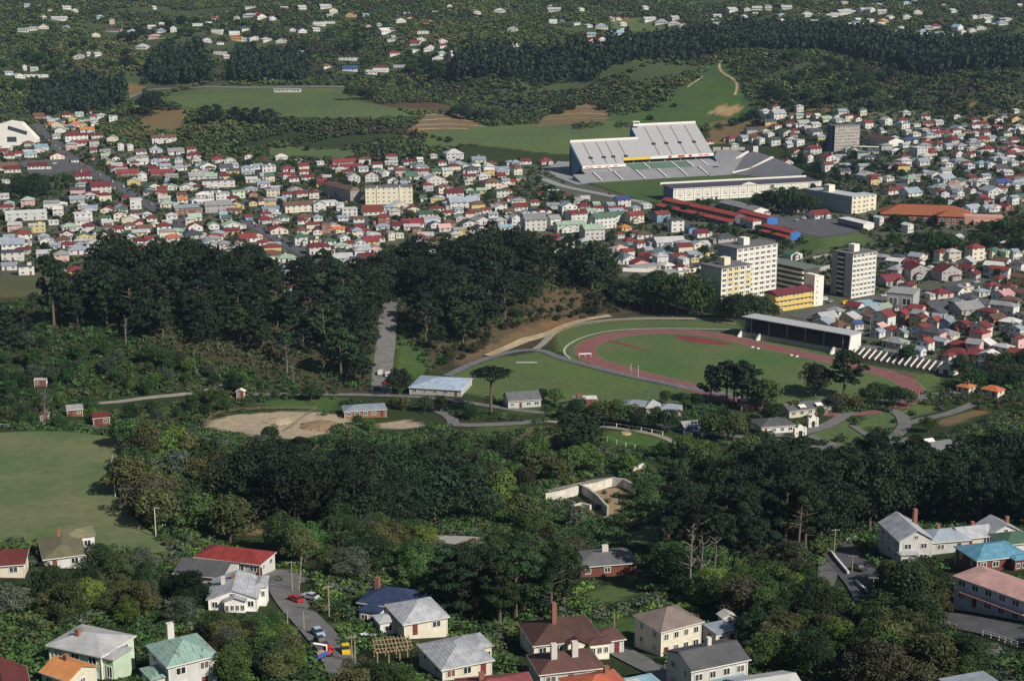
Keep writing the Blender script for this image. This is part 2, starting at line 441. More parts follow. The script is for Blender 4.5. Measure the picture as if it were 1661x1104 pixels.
n1 = noise(0.02, 6, 0.7); n2 = noise(0.35, 5, 0.7); n3 = noise(0.055, 4)
val = mth('MULTIPLY', mrange(n1.outputs[0], .3, .7, .82, 1.18), mrange(n2.outputs[0], .3, .7, .78, 1.22))
hs = N.new('ShaderNodeHueSaturation'); L.new(at.outputs['Color'], hs.inputs['Color']); L.new(val, hs.inputs['Value'])
L.new(mrange(n3.outputs[0], .35, .65, .478, .515), hs.inputs['Hue'])
L.new(mrange(n1.outputs[0], .35, .65, .8, 1.1), hs.inputs['Saturation'])
L.new(hs.outputs[0], P.inputs['Base Color'])
bp = N.new('ShaderNodeBump'); bp.inputs['Strength'].default_value = 0.5; bp.inputs['Distance'].default_value = 0.8
L.new(n2.outputs[0], bp.inputs['Height']); L.new(bp.outputs[0], P.inputs['Normal'])
me = np_mesh('terrain', V, F, [gm], smooth=True)
ca = me.color_attributes.new('cover', 'FLOAT_COLOR', 'POINT')
ca.data.foreach_set('color', colr.reshape(-1, 4).ravel())
tag(link('terrain', me), kind='structure')
# ---------------------------------------------------------------- draped strips and patches
def resample(pts, step):
    out = [Vector(pts[0])]
    for a, b in zip(pts[:-1], pts[1:]):
        a = Vector(a); b = Vector(b)
        n = max(1, int((b - a).length / step))
        for i in range(1, n + 1): out.append(a.lerp(b, i / n))
    return out
def smooth_line(P2, it=2):
    for _ in range(it):
        q = [P2[0]]
        for a, b in zip(P2[:-1], P2[1:]):
            q.append(a * .75 + b * .25); q.append(a * .25 + b * .75)
        q.append(P2[-1]); P2 = q
    return P2
def strip_bm(mb, pts, w, off, mi=0, step=4.0, smooth=True, thick=0.0):
    P2 = [Vector((p[0], p[1], 0)) for p in pts]
    if smooth and len(P2) > 2: P2 = smooth_line(P2)
    P2 = resample(P2, step)
    n = len(P2); rows = []
    cols = max(2, int(w / 2.5) + 1)
    for i, p in enumerate(P2):
        d = (P2[min(i + 1, n - 1)] - P2[max(i - 1, 0)]).normalized()
        r = Vector((d.y, -d.x, 0))
        rows.append([p + r * (w * (k / (cols - 1) - .5)) for k in range(cols)])
    b = len(mb.v)
    for row in rows:
        for q in row: mb.v.append((q.x, q.y, float(hgt(q.x, q.y)) + off))
    for i in range(n - 1):
        for k in range(cols - 1):
            mb.f.append((b + i * cols + k, b + i * cols + k + 1, b + (i + 1) * cols + k + 1, b + (i + 1) * cols + k)); mb.m.append(mi)
ROADS = []
def strip(name, px_pts, w, m, off=0.25, kind='structure', step=4.0, world=False):
    mb = MB(); strip_bm(mb, px_pts if world else GP(px_pts), w, off, 0, step)
    q = [(p[0], p[1]) for p in (px_pts if world else GP(px_pts))]; ROADS.append((q, w))
    o = mb.build(name, m)
    return tag(o, kind=kind)
def patch(name, poly, m, off=0.2, world=False, cell=4.0, kind='structure', flat=None):
    P2 = [Vector((p[0], p[1], 0)) for p in (poly if world else GP(poly))]
    bm = bmesh.new()
    f = bm.faces.new([bm.verts.new(p) for p in P2])
    if flat is None:
        xs = [p.x for p in P2]; ys = [p.y for p in P2]
        for a, lo, hi in ((0, min(xs), max(xs)), (1, min(ys), max(ys))):
            no = (1, 0, 0) if a == 0 else (0, 1, 0)
            g = math.floor(lo / cell) * cell + cell
            while g < hi:
                co = (g, 0, 0) if a == 0 else (0, g, 0)
                bmesh.ops.bisect_plane(bm, geom=bm.verts[:] + bm.edges[:] + bm.faces[:], plane_co=co, plane_no=no)
                g += cell
    for v in bm.verts: v.co.z = (float(hgt(v.co.x, v.co.y)) if flat is None else flat) + off
    bmesh.ops.recalc_face_normals(bm, faces=bm.faces)
    me = bpy.data.meshes.new(name); bm.to_mesh(me); bm.free(); me.materials.append(m)
    if me.polygons and me.polygons[0].normal.z < 0: me.flip_normals()
    o = link(name, me)
    return tag(o, kind=kind)
# ---------------------------------------------------------------- fields, roads and paths
ASPH = mat('asphalt', (0.105, 0.105, 0.115), 0.9, 0.15, 0.22, 0.25)
ASPH2 = mat('worn_asphalt', (0.16, 0.155, 0.15), 0.9, 0.15, 0.25, 0.3)
PATHM = mat('path_gravel', (0.27, 0.25, 0.21), 0.95, 0.1, 0.2, 0.4)
CONC = mat('concrete', (0.36, 0.34, 0.30), 0.9, 0.15, 0.15, 0.5)
KERB = mat('kerb_concrete', (0.40, 0.38, 0.34), 0.9, 0.1, 0.15, 0.5)
TURF = mat('mown_turf', (0.088, 0.112, 0.050), 0.95, 0.05, 0.20, 0.05)
TURF2 = mat('infield_turf', (0.075, 0.115, 0.045), 0.95, 0.05, 0.2, 0.06)
TRACK = mat('red_running_surface', (0.185, 0.052, 0.052), 0.9, 0.1, 0.16, 0.12)
LINE = mat('line_paint', (0.62, 0.60, 0.55), 0.8, 0.1, 0.2, 0.5)
EARTHM = mat('bare_earth', (0.36, 0.29, 0.18), 0.95, 0.05, 0.3, 0.2)
LFW = [tuple(pz(a, b, 36.0)[:2]) for a, b in LFIELD]
def field_mat(name, c1, c2):
    m = mat(name, c1, 0.95, 0.05, 0.15, 0.35)
    t = m.node_tree; N = t.nodes; L = t.links
    hs = [n for n in N if n.type == 'HUE_SAT'][0]; tc = [n for n in N if n.type == 'TEX_COORD'][0]
    nz = N.new('ShaderNodeTexNoise'); nz.inputs['Scale'].default_value = 0.018; nz.inputs['Detail'].default_value = 7; nz.inputs['Roughness'].default_value = .68
    L.new(tc.outputs['Object'], nz.inputs['Vector'])
    mr = N.new('ShaderNodeMapRange'); mr.inputs[1].default_value = .43; mr.inputs[2].default_value = .58; L.new(nz.outputs[0], mr.inputs[0])
    mx = N.new('ShaderNodeMix'); mx.data_type = 'RGBA'; mx.inputs['A'].default_value = (*c1, 1); mx.inputs['B'].default_value = (*c2, 1)
    L.new(mr.outputs[0], mx.inputs['Factor']); L.new(mx.outputs['Result'], hs.inputs['Color'])
    return m
FIELD = field_mat('worn_field_turf', (0.092, 0.139, 0.060), (0.154, 0.164, 0.083))
patch('playing_field', LFW, FIELD, 0.15, world=True, cell=9, flat=36.0)
# running track: a stadium ring on the level ground
TD = Vector((0.67, -0.742, 0)).normalized(); TN = Vector((0.742, 0.67, 0)).normalized()
TC1 = Vector((77.8, 723.6, 0)); TL = 84.4
def stadium(r, n=40, ext=0.0):
    out = []
    c2 = TC1 + TD * TL
    for i in range(n + 1):
        a = math.pi / 2 + math.pi * i / n
        out.append(TC1 + TD * (math.cos(a) * r) + TN * (math.sin(a) * r))
    for i in range(n + 1):
        a = -math.pi / 2 + math.pi * i / n
        out.append(c2 + TD * (math.cos(a) * r) + TN * (math.sin(a) * r))
    return out
def ring(mb, r0, r1, z, mi=0):
    a = stadium(r0); b = stadium(r1); n = len(a)
    for i in range(n):
        j = (i + 1) % n
        mb.face([(a[i].x, a[i].y, z), (b[i].x, b[i].y, z), (b[j].x, b[j].y, z), (a[j].x, a[j].y, z)], mi)
mb = MB(); ring(mb, 37.5, 47.6, 0.22)
# sprint chutes that run on past the bends
for s0, s1, n0, n1 in ((84, 106, 37.5, 47.6), (-22, 0, 37.5, 43)):
    q = [TC1 + TD * s0 + TN * n0, TC1 + TD * s1 + TN * n0, TC1 + TD * s1 + TN * n1, TC1 + TD * s0 + TN * n1]
    if s0 > 0: mb.face([(p.x, p.y, 0.215) for p in q])
tag(mb.build('running_track', TRACK), 'maroon oval running track with pale lane lines round the green infield', 'running track')
trk = bpy.data.objects['running_track']
mb = MB()
for r in (37.4, 38.6, 39.9, 41.2, 42.5, 43.8, 45.1, 46.4, 47.6): ring(mb, r - .055, r + .055, 0.235)
mb.build('lane_lines', LINE, trk)
mb = MB(); mb.face([(p.x, p.y, 0.19) for p in stadium(38.5)])
tag(mb.build('infield', field_mat('infield_grass', (0.076, 0.130, 0.046), (0.116, 0.138, 0.060))), kind='structure')
mb = MB()   # red fan inside the far bend and the jump runway
c = TC1 + TN * 0
fan = [TC1 + TD * (math.cos(R(a)) * 34.5) + TN * (math.sin(R(a)) * 34.5) for a in range(72, 134, 6)]
fan += [TC1 + TD * -18 + TN * 22, TC1 + TD * -6 + TN * 21, TC1 + TD * 6 + TN * 27]
mb.face([(p.x, p.y, 0.215) for p in fan])
mb.build('jumps_area', TRACK, trk); mb = MB()
a = Vector(pz(988, 553, 0)); b = Vector(pz(1048, 568, 0)); d = (b - a).normalized(); r = Vector((d.y, -d.x, 0)) * 1.3
mb.face([(p.x, p.y, 0.213) for p in (a - r, b - r, b + r, a + r)])
mb.build('jump_runway', TRACK, trk)
# concrete rim outside the track, bank path, field path
PATHD = mat('path_asphalt', (0.15, 0.15, 0.16), 0.9, 0.15, 0.2, 0.3)
strip('track_kerb', [(1195,535),(1150,534),(1086,533),(1020,534),(975,539),(940,549),(917,562),(914,573),(925,582)], 1.2, KERB, 0.26)
strip('path', [(725,610),(765,590),(820,572),(862,567),(885,570),(905,580),(950,592),(1010,608),(1080,622),(1130,632),(1180,640),(1230,652)], 4.5, PATHD, 0.28)
strip('path.001', [(868,567),(885,555),(893,540),(925,527),(985,519),(1060,516),(1140,517),(1190,519)], 3.6, PATHM, 0.27)
strip('bank_edge', [(892,552),(898,543),(925,531),(985,522),(1060,518),(1140,518.5),(1195,527)], 1.0, EARTHM, 0.35)
strip('cut_bank', [(790,578),(835,560),(880,546),(915,529),(945,520),(990,513)], 4.5, EARTHM, 0.5)
strip('zoo_path.007', [(984,838),(1000,850),(1025,852),(1050,842),(1080,832)], 2.6, PATHM, 0.35)
# the avenue between the pines, the zoo drive and other lanes
strip('avenue', [(620,640),(618,622),(622,590),(627,550),(630,510),(632,470),(634,445)], 9.0, ASPH2, 0.25)
strip('zoo_road', [(380,640),(450,640),(545,640),(640,641),(740,650),(850,668),(960,676),(1060,690),(1110,700),(1160,705),(1240,712),(1330,725)], 4.0, ASPH2, 0.28)
strip('zoo_path', [(690,662),(715,667),(735,680),(735,690),(770,690),(830,688),(880,683)], 5.0, ASPH2, 0.3)
strip('zoo_path.001', [(880,683),(960,690),(1040,700),(1085,712),(1110,730)], 3.0, PATHM, 0.3)
strip('zoo_path.002', [(1255,706),(1300,704),(1345,690),(1375,670),(1400,662),(1440,664),(1462,672),(1470,690),(1455,705),(1440,715),(1425,725)], 5.5, ASPH2, 0.3)
strip('zoo_path.003', [(1470,688),(1500,680),(1540,672),(1580,655)], 5.0, ASPH2, 0.32)
strip('zoo_path.004', [(1400,662),(1440,650),(1480,648),(1520,640),(1560,635)], 5.5, ASPH2, 0.34)
strip('zoo_path.005', [(1382,690),(1405,705),(1435,722)], 3.0, ASPH2, 0.31)
strip('zoo_path.006', [(1330,725),(1390,742),(1430,728),(1480,712)], 6.0, ASPH2, 0.33)
patch('zoo_yard', [(1300,712),(1318,705),(1360,720),(1388,742),(1350,748),(1310,735)], ASPH2, 0.26)
strip('lane', [(150,655),(195,652),(240,645),(300,640),(345,632),(380,620)], 4.0, PATHM, 0.25)
strip('lane.001', [(880,798),(920,790),(960,780),(1000,775)], 3.0, PATHM, 0.25)
patch('paddock', [(700,868),(740,870),(785,872),(790,880),(760,886),(712,882)], CONC, 0.3)
# foreground streets
strip('road', [(470,925),(455,950),(478,985),(512,1020),(548,1062),(575,1120),(590,1180)], 7.0, ASPH2, 0.3)
patch('car_park', [(405,945),(440,928),(500,932),(505,942),(470,952),(430,958)], ASPH2, 0.28)
strip('road.001', [(1352,880),(1362,897),(1385,925),(1408,950),(1425,985),(1462,1000),(1530,1004),(1590,1015),(1700,1040)], 9.0, ASPH, 0.3)
strip('road.002', [(1342,905),(1345,925),(1332,960),(1318,1000),(1345,1040),(1385,1085),(1410,1120)], 5.0, ASPH2, 0.28)
strip('driveway', [(985,1045),(1020,1065),(1060,1085),(1110,1110)], 6.0, ASPH2, 0.28)
strip('road.003', [(1600,1045),(1625,1075),(1645,1110)], 4.0, ASPH2, 0.3)
# town streets
strip('street', [(62,205),(82,232),(130,268),(190,300),(245,335),(262,345),(300,360)], 10.0, ASPH, 0.25)
strip('street.001', [(250,338),(330,328),(420,325),(520,350),(600,372)], 8.0, ASPH, 0.25)
strip('street.002', [(380,350),(430,375),(480,405),(530,430)], 10.0, ASPH, 0.26)
strip('street.003', [(430,300),(520,312),(590,345),(640,370)], 8.0, ASPH, 0.25)
strip('street.004', [(200,163),(225,152),(240,145),(300,143),(420,144),(560,142),(600,139)], 7.0, ASPH2, 0.3)
strip('street.005', [(165,178),(200,163)], 7.0, ASPH2, 0.3)
strip('street.006', [(80,80),(140,85),(200,70),(280,62)], 5.0, PATHM, 0.3)
strip('street.007', [(470,58),(540,60),(580,60),(600,55),(660,70)], 5.0, ASPH2, 0.3)
strip('street.008', [(880,290),(872,278),(890,270),(930,262)], 6.0, ASPH2, 0.3)
strip('street.009', [(880,290),(910,302),(960,312),(1010,322),(1050,330)], 9.0, mat('pale_road', (0.28, 0.28, 0.29), 0.9), 0.3)
strip('street.010', [(1290,515),(1350,500),(1420,485),(1480,478),(1600,455)], 9.0, ASPH, 0.26)
strip('street.011', [(1400,562),(1460,572),(1520,590),(1600,600)], 8.0, ASPH2, 0.26)
strip('street.012', [(1050,52),(1090,46),(1120,40)], 5.0, ASPH2, 0.3)
strip('hill_track', [(1175,96),(1165,105),(1170,118),(1190,128),(1197,140),(1192,155)], 3.0, EARTHM, 0.3)
strip('hill_track.001', [(1140,124),(1115,142)], 2.0, EARTHM, 0.3)
for i, pts in enumerate(([(690,188),(720,186),(748,188)],[(684,196),(725,193),(768,197)],[(674,204),(730,201),(790,206)],[(664,211),(720,208),(760,210)],[(905,180),(940,173),(975,177)],[(890,188),(940,184),(985,187)],[(880,195),(940,192),(985,194)],[(600,158),(660,155),(735,162)],[(620,166),(690,164),(738,170)])):
    strip('terrace_bank' + ('.%03d' % i if i else ''), pts, 2.6, EARTHM if i % 2 else mat('terrace_stone', (0.30, 0.27, 0.22), .95, .05, .35, .3), 0.4)
patch('school_playground', [(1245,352),(1330,350),(1395,368),(1382,378),(1330,385),(1262,372)], ASPH, 0.2)
patch('tennis_court', [(1425,412),(1470,420),(1480,430),(1430,425)], ASPH2, 0.25)
patch('hall_car_park', [(30,262),(110,258),(140,275),(60,285),(30,275)], ASPH, 0.25)
# ---------------------------------------------------------------- houses
ROOFC = {'R': ('red', (0.185, 0.042, 0.038)), 'D': ('dark red', (0.145, 0.032, 0.034)), 'B': ('brown', (0.13, 0.075, 0.055)), 'O': ('terracotta orange', (0.46, 0.16, 0.07)),
         'G': ('dark green', (0.07, 0.13, 0.09)), 'g': ('pale green', (0.30, 0.40, 0.30)), 'S': ('blue grey', (0.26, 0.295, 0.34)), 's': ('pale grey', (0.40, 0.40, 0.40)),
         'W': ('white', (0.56, 0.56, 0.55)), 'K': ('charcoal', (0.075, 0.078, 0.09)), 'U': ('blue', (0.045, 0.075, 0.19)), 'P': ('faded pink', (0.50, 0.30, 0.27)), 'e': ('grey', (0.26, 0.26, 0.26)), 'w': ('off-white', (0.60, 0.58, 0.54)),
         'c': ('cream', (0.60, 0.55, 0.44)), 'p': ('pink', (0.5, 0.33, 0.3)), 'n': ('rust brown', (0.2, 0.09, 0.06)), 'y': ('yellow', (0.6, 0.45, 0.15)),
         'Y': ('mustard', (0.5, 0.33, 0.08)), 'b': ('pale blue', (0.25, 0.38, 0.45))}
WALLC = {'w': ('white', (0.60, 0.59, 0.56)), 'c': ('cream', (0.62, 0.57, 0.45)), 'y': ('yellow', (0.58, 0.46, 0.20)), 'p': ('pink', (0.62, 0.40, 0.36)), 'b': ('blue', (0.14, 0.24, 0.38)),
         'n': ('brick brown', (0.24, 0.12, 0.08)), 'e': ('grey', (0.42, 0.41, 0.40)), 'g': ('light green', (0.50, 0.60, 0.44)), 'W': ('bright white', (0.84, 0.82, 0.78))}
def roofm(k): return mat('roof_' + ROOFC[k][0].replace(' ', '_').replace('-', '_'), ROOFC[k][1], 0.62, 0.3, 0.22, 0.4, 0.24)
def wallm(k): return mat('wall_' + WALLC[k][0].replace(' ', '_'), WALLC[k][1], 0.8, 0.15, 0.13, 0.5, 0.16)
BRICK = mat('chimney_brick', (0.26, 0.13, 0.09), 0.9, 0.1, 0.2, 2)
PLASTER = mat('chimney_plaster', (0.62, 0.58, 0.52), 0.9, 0.1, 0.12, 2)
DOORM = mat('door_paint', (0.16, 0.05, 0.04), 0.6, 0.3, 0.1, 2, 0.25)
def unit_window():
    mb = MB()
    t = 0.09
    for x0, x1, z0, z1 in ((-.5, .5, 0, t), (-.5, .5, 1 - t, 1), (-.5, -.5 + t, t, 1 - t), (.5 - t, .5, t, 1 - t), (-.035, .035, t, 1 - t)):
        mb.box(x0, x1, -.10, 0.03, z0, z1, 0)
    mb.face([(-.5 + t, -.03, t), (.5 - t, -.03, t), (.5 - t, -.03, 1 - t), (-.5 + t, -.03, 1 - t)], 1)
    return mb
WINMB = unit_window()
WIN = WINMB.mesh('window', [FRAME, GLASS])
_d = MB(); _d.box(-.5, .5, -.05, .03, 0, 1)
DOOR = _d.mesh('door', [DOORM])
def roof_mb(kind, w, d, h, pitch, ov=0.5, mi=0, ridge=None):
    """roof solid over a w x d footprint centred on the origin; eaves at height h"""
    mb = MB(); x, y = w / 2 + ov, d / 2 + ov; t = 0.18
    tp = math.tan(pitch)
    if kind == 'h':
        r = min(x, y); zr = h + t + r * tp
        a = max(x - y, 0.0); b = max(y - x, 0.0)
        if a < .3 and b < .3: a = .3
        E = [(-x, -y), (x, -y), (x, y), (-x, y)]
        base = [(p[0], p[1], h) for p in E]; up = [(p[0], p[1], h + t) for p in E]
        n = len(mb.v); mb.v += base + up + ([(-a, 0, zr), (a, 0, zr)] if a >= b else [(0, -b, zr), (0, b, zr)])
        F = [(0, 3, 2, 1), (0, 1, 5, 4), (1, 2, 6, 5), (2, 3, 7, 6), (3, 0, 4, 7)]
        if a >= b: F += [(4, 5, 9, 8), (5, 6, 9), (6, 7, 8, 9), (7, 4, 8)]
        else: F += [(4, 5, 8), (5, 6, 9, 8), (6, 7, 9), (7, 4, 8, 9)]
        for f in F: mb.f.append(f); mb.m.append(mi)
        return mb, zr
    if kind in 'gf':
        if kind == 'g': zr = h + y * tp; prof = [(-y, h - .02), (0, zr), (y, h - .02), (y, h + t), (0, zr + t * 1.2), (-y, h + t)]
        else: zr = h + x * tp; prof = [(-x, h - .02), (0, zr), (x, h - .02), (x, h + t), (0, zr + t * 1.2), (-x, h + t)]
        o = .35
        if kind == 'g': A = [(-w / 2 - o, p, q) for p, q in prof]; B = [(w / 2 + o, p, q) for p, q in prof]
        else: A = [(p, -d / 2 - o, q) for p, q in prof]; B = [(p, d / 2 + o, q) for p, q in prof]
        b = len(mb.v); mb.v += A + B
        for i in range(6):
            j = (i + 1) % 6; mb.f.append((b + i, b + j, b + 6 + j, b + 6 + i)); mb.m.append(mi)
        for q in ((0, 1, 4, 5), (1, 2, 3, 4)):
            mb.f.append(tuple(b + k for k in q)); mb.m.append(mi); mb.f.append(tuple(b + 6 + k for k in q[::-1])); mb.m.append(mi)
        return mb, zr + t
    # flat or low lean-to roof with a lip
    o = .25
    mb.box(-w / 2 - o, w / 2 + o, -d / 2 - o, d / 2 + o, h, h + .3, mi)
    return mb, h + .3
def wall_mb(kind, w, d, h, pitch, ov=0.5, base=2.0):
    mb = MB(); x, y = w / 2, d / 2; tp = math.tan(pitch)
    z0 = -base
    if kind == 'g':
        g = h + (y + ov) * tp * (y / (y + ov)) - 0.05; hh = h
        for s in (-1, 1):
            pts = [(s * x, -y, z0), (s * x, y, z0), (s * x, y, hh), (s * x, 0, g), (s * x, -y, hh)]
            mb.face(pts if s > 0 else pts[::-1])
        mb.face([(-x, -y, z0), (x, -y, z0), (x, -y, hh), (-x, -y, hh)]); mb.face([(x, y, z0), (-x, y, z0), (-x, y, hh), (x, y, hh)])
    elif kind == 'f':
        g = h + (x + ov) * tp * (x / (x + ov)) - 0.05; hh = h
        for s in (-1, 1):
            pts = [(-x, s * y, z0), (x, s * y, z0), (x, s * y, hh), (0, s * y, g), (-x, s * y, hh)]
            mb.face(pts if s < 0 else pts[::-1])
        mb.face([(x, -y, z0), (x, y, z0), (x, y, hh), (x, -y, hh)]); mb.face([(-x, y, z0), (-x, -y, z0), (-x, -y, hh), (-x, y, hh)])
    else:
        mb.box(-x, x, -y, y, z0, h + .04)
    return mb
def wing(h, x, y, w, d, hh, kind, rk, wk, pitch=24, z=0.0, nwin=2):
    wm, rm = wallm(wk), roofm(rk)
    wo = wall_mb(kind, w, d, hh, R(pitch), base=3).build('wing', wm, h, (x, y, z))
    roof_mb(kind, w, d, hh, R(pitch), .35)[0].build('roof', rm, wo)
    for i in range(nwin): link('window', WIN, wo, (-w / 2 + (i + .5) * w / nwin, -d / 2 - .01, hh * .3), 0, (min(1.8, w / nwin * .7), 1, hh * .45))
    return wo
HOUSES = []
STUFF = {}
def to_stuff(mb, mats, M):
    for f, mi in zip(mb.f, mb.m):
        m = mats[mi]
        b = STUFF.setdefault(m.name, ([], [], m))
        o = len(b[0]); b[0].extend([tuple(M @ Vector(mb.v[i])) for i in f]); b[1].append(tuple(range(o, o + len(f))))
def house(c, yaw, w, d, storeys, kind, rk, wk, pitch=R(30), stuff=False, seed=0, chim=None, base=2.2, attrs=None, nwin=None):
    rr = random.Random(seed)
    h = {1: 2.95, 2: 5.8, 3: 8.6, 4: 11.4}[storeys] * (1 if attrs and attrs.get('zone') == 'near' else .9) + rr.uniform(-.2, .25)
    if kind == 't': pitch = 0
    M = Matrix.Translation(c) @ Matrix.Rotation(yaw, 4, 'Z')
    wmb = wall_mb(kind, w, d, h, pitch, base=base)
    rmb, zr = roof_mb(kind, w, d, h, pitch)
    rm, wm = roofm(rk), wallm(wk)
    # openings: (x, y, z, width, height, rotation)
    ops = []
    nf = nwin or max(2, min(5, int(w / 3.4)))
    ns = max(1, min(3, int(d / 4)))
    door_i = rr.randrange(nf) if nf > 1 else -1
    for s in range(storeys):
        z = 1.0 + s * 2.8
        for i in range(nf):
            x = -w / 2 + (i + .5) * w / nf
            if s == 0 and i == door_i and not stuff: ops.append(('door', x, -d / 2, 0.15, 1.1, 2.2, 0)); continue
            ops.append(('window', x, -d / 2, z, min(2.0, w / nf * .55) * rr.uniform(.8, 1.1), 1.45, 0))
        for i in range(ns):
            y = -d / 2 + (i + .5) * d / ns
            ops.append(('window', w / 2, y, z, rr.uniform(1.0, 1.7), 1.4, math.pi / 2))
            if not stuff: ops.append(('window', -w / 2, y, z, rr.uniform(1.0, 1.7), 1.4, -math.pi / 2))
    nch = (1 if rr.random() < .6 else 0) if chim is None else chim
    if stuff:
        to_stuff(wmb, [wm], M); to_stuff(rmb, [rm], M)
        for k, x, y, z, ww, hh, rz in ops[:4]:
            to_stuff(WINMB, [FRAME, GLASS], M @ Matrix.Translation((x, y, z)) @ Matrix.Rotation(rz, 4, 'Z') @ Matrix.Diagonal((ww, 1, hh, 1)))
        return None
    root = empty('house', c, yaw)
    wmb.build('wall', wm, root)
    ro = rmb.build('roof', rm, root)
    for k, x, y, z, ww, hh, rz in ops:
        link(k, WIN if k == 'window' else DOOR, root, (x, y, z), rz, (ww, 1, hh))
    if kind == 'f' and w > 6:
        link('window', WIN, root, (0, -d / 2, h + .35), 0, (1.1, 1, 1.0))
    for i in range(nch if kind != 't' else 0):
        cb = MB(); x = rr.uniform(-.3, .3) * w; y = rr.uniform(-.15, .2) * d
        z0 = h; z1 = zr + rr.uniform(.5, 1.0)
        cb.box(x - .4, x + .4, y - .35, y + .35, z0, z1); cb.box(x - .48, x + .48, y - .43, y + .43, z1, z1 + .15)
        cb.build('chimney', rr.choice([BRICK, BRICK, PLASTER]), ro)
    if kind == 't' and rr.random() < .5:
        cb = MB(); x = rr.uniform(-.3, .3) * w; cb.box(x - 1.2, x + 1.2, -1, 1, h + .3, h + 1.7); cb.build('roof_vent', wm, ro)
    if attrs and attrs.get('zone') != 'near' and w > 7 and kind != 't' and rr.random() < .75:
        sd = rr.choice((-1, 1)); t = rr.choice('hft')
        if rr.random() < .55: wing(root, sd * w * rr.uniform(.12, .28), -d / 2 - 1.1, w * rr.uniform(.28, .42), 2.2, h * (.92 if storeys == 1 else .5), 'f' if t == 't' else t, rk, wk, 26, 0, 2)
        else: wing(root, sd * (w / 2 + 1.6), rr.uniform(-.2, .2) * d, 3.2, d * rr.uniform(.4, .7), h * (.85 if storeys == 1 else .55), t, rr.choice([rk, rk, 's', 'e']), wk, 16, 0, 1)
    A = dict(o=root, c=Vector(c), roof=ROOFC[rk][0], wall=WALLC[wk][0], kind=kind, st=storeys, w=w)
    A.update(attrs or {})
    HOUSES.append(A)
    return root
TILES = {'A': (0, 0), 'B': (415, 0), 'C': (830, 0), 'D': (1241, 0), 'E': (0, 270), 'F': (415, 270), 'G': (830, 270), 'H': (1241, 270), 'I': (1241, 540)}
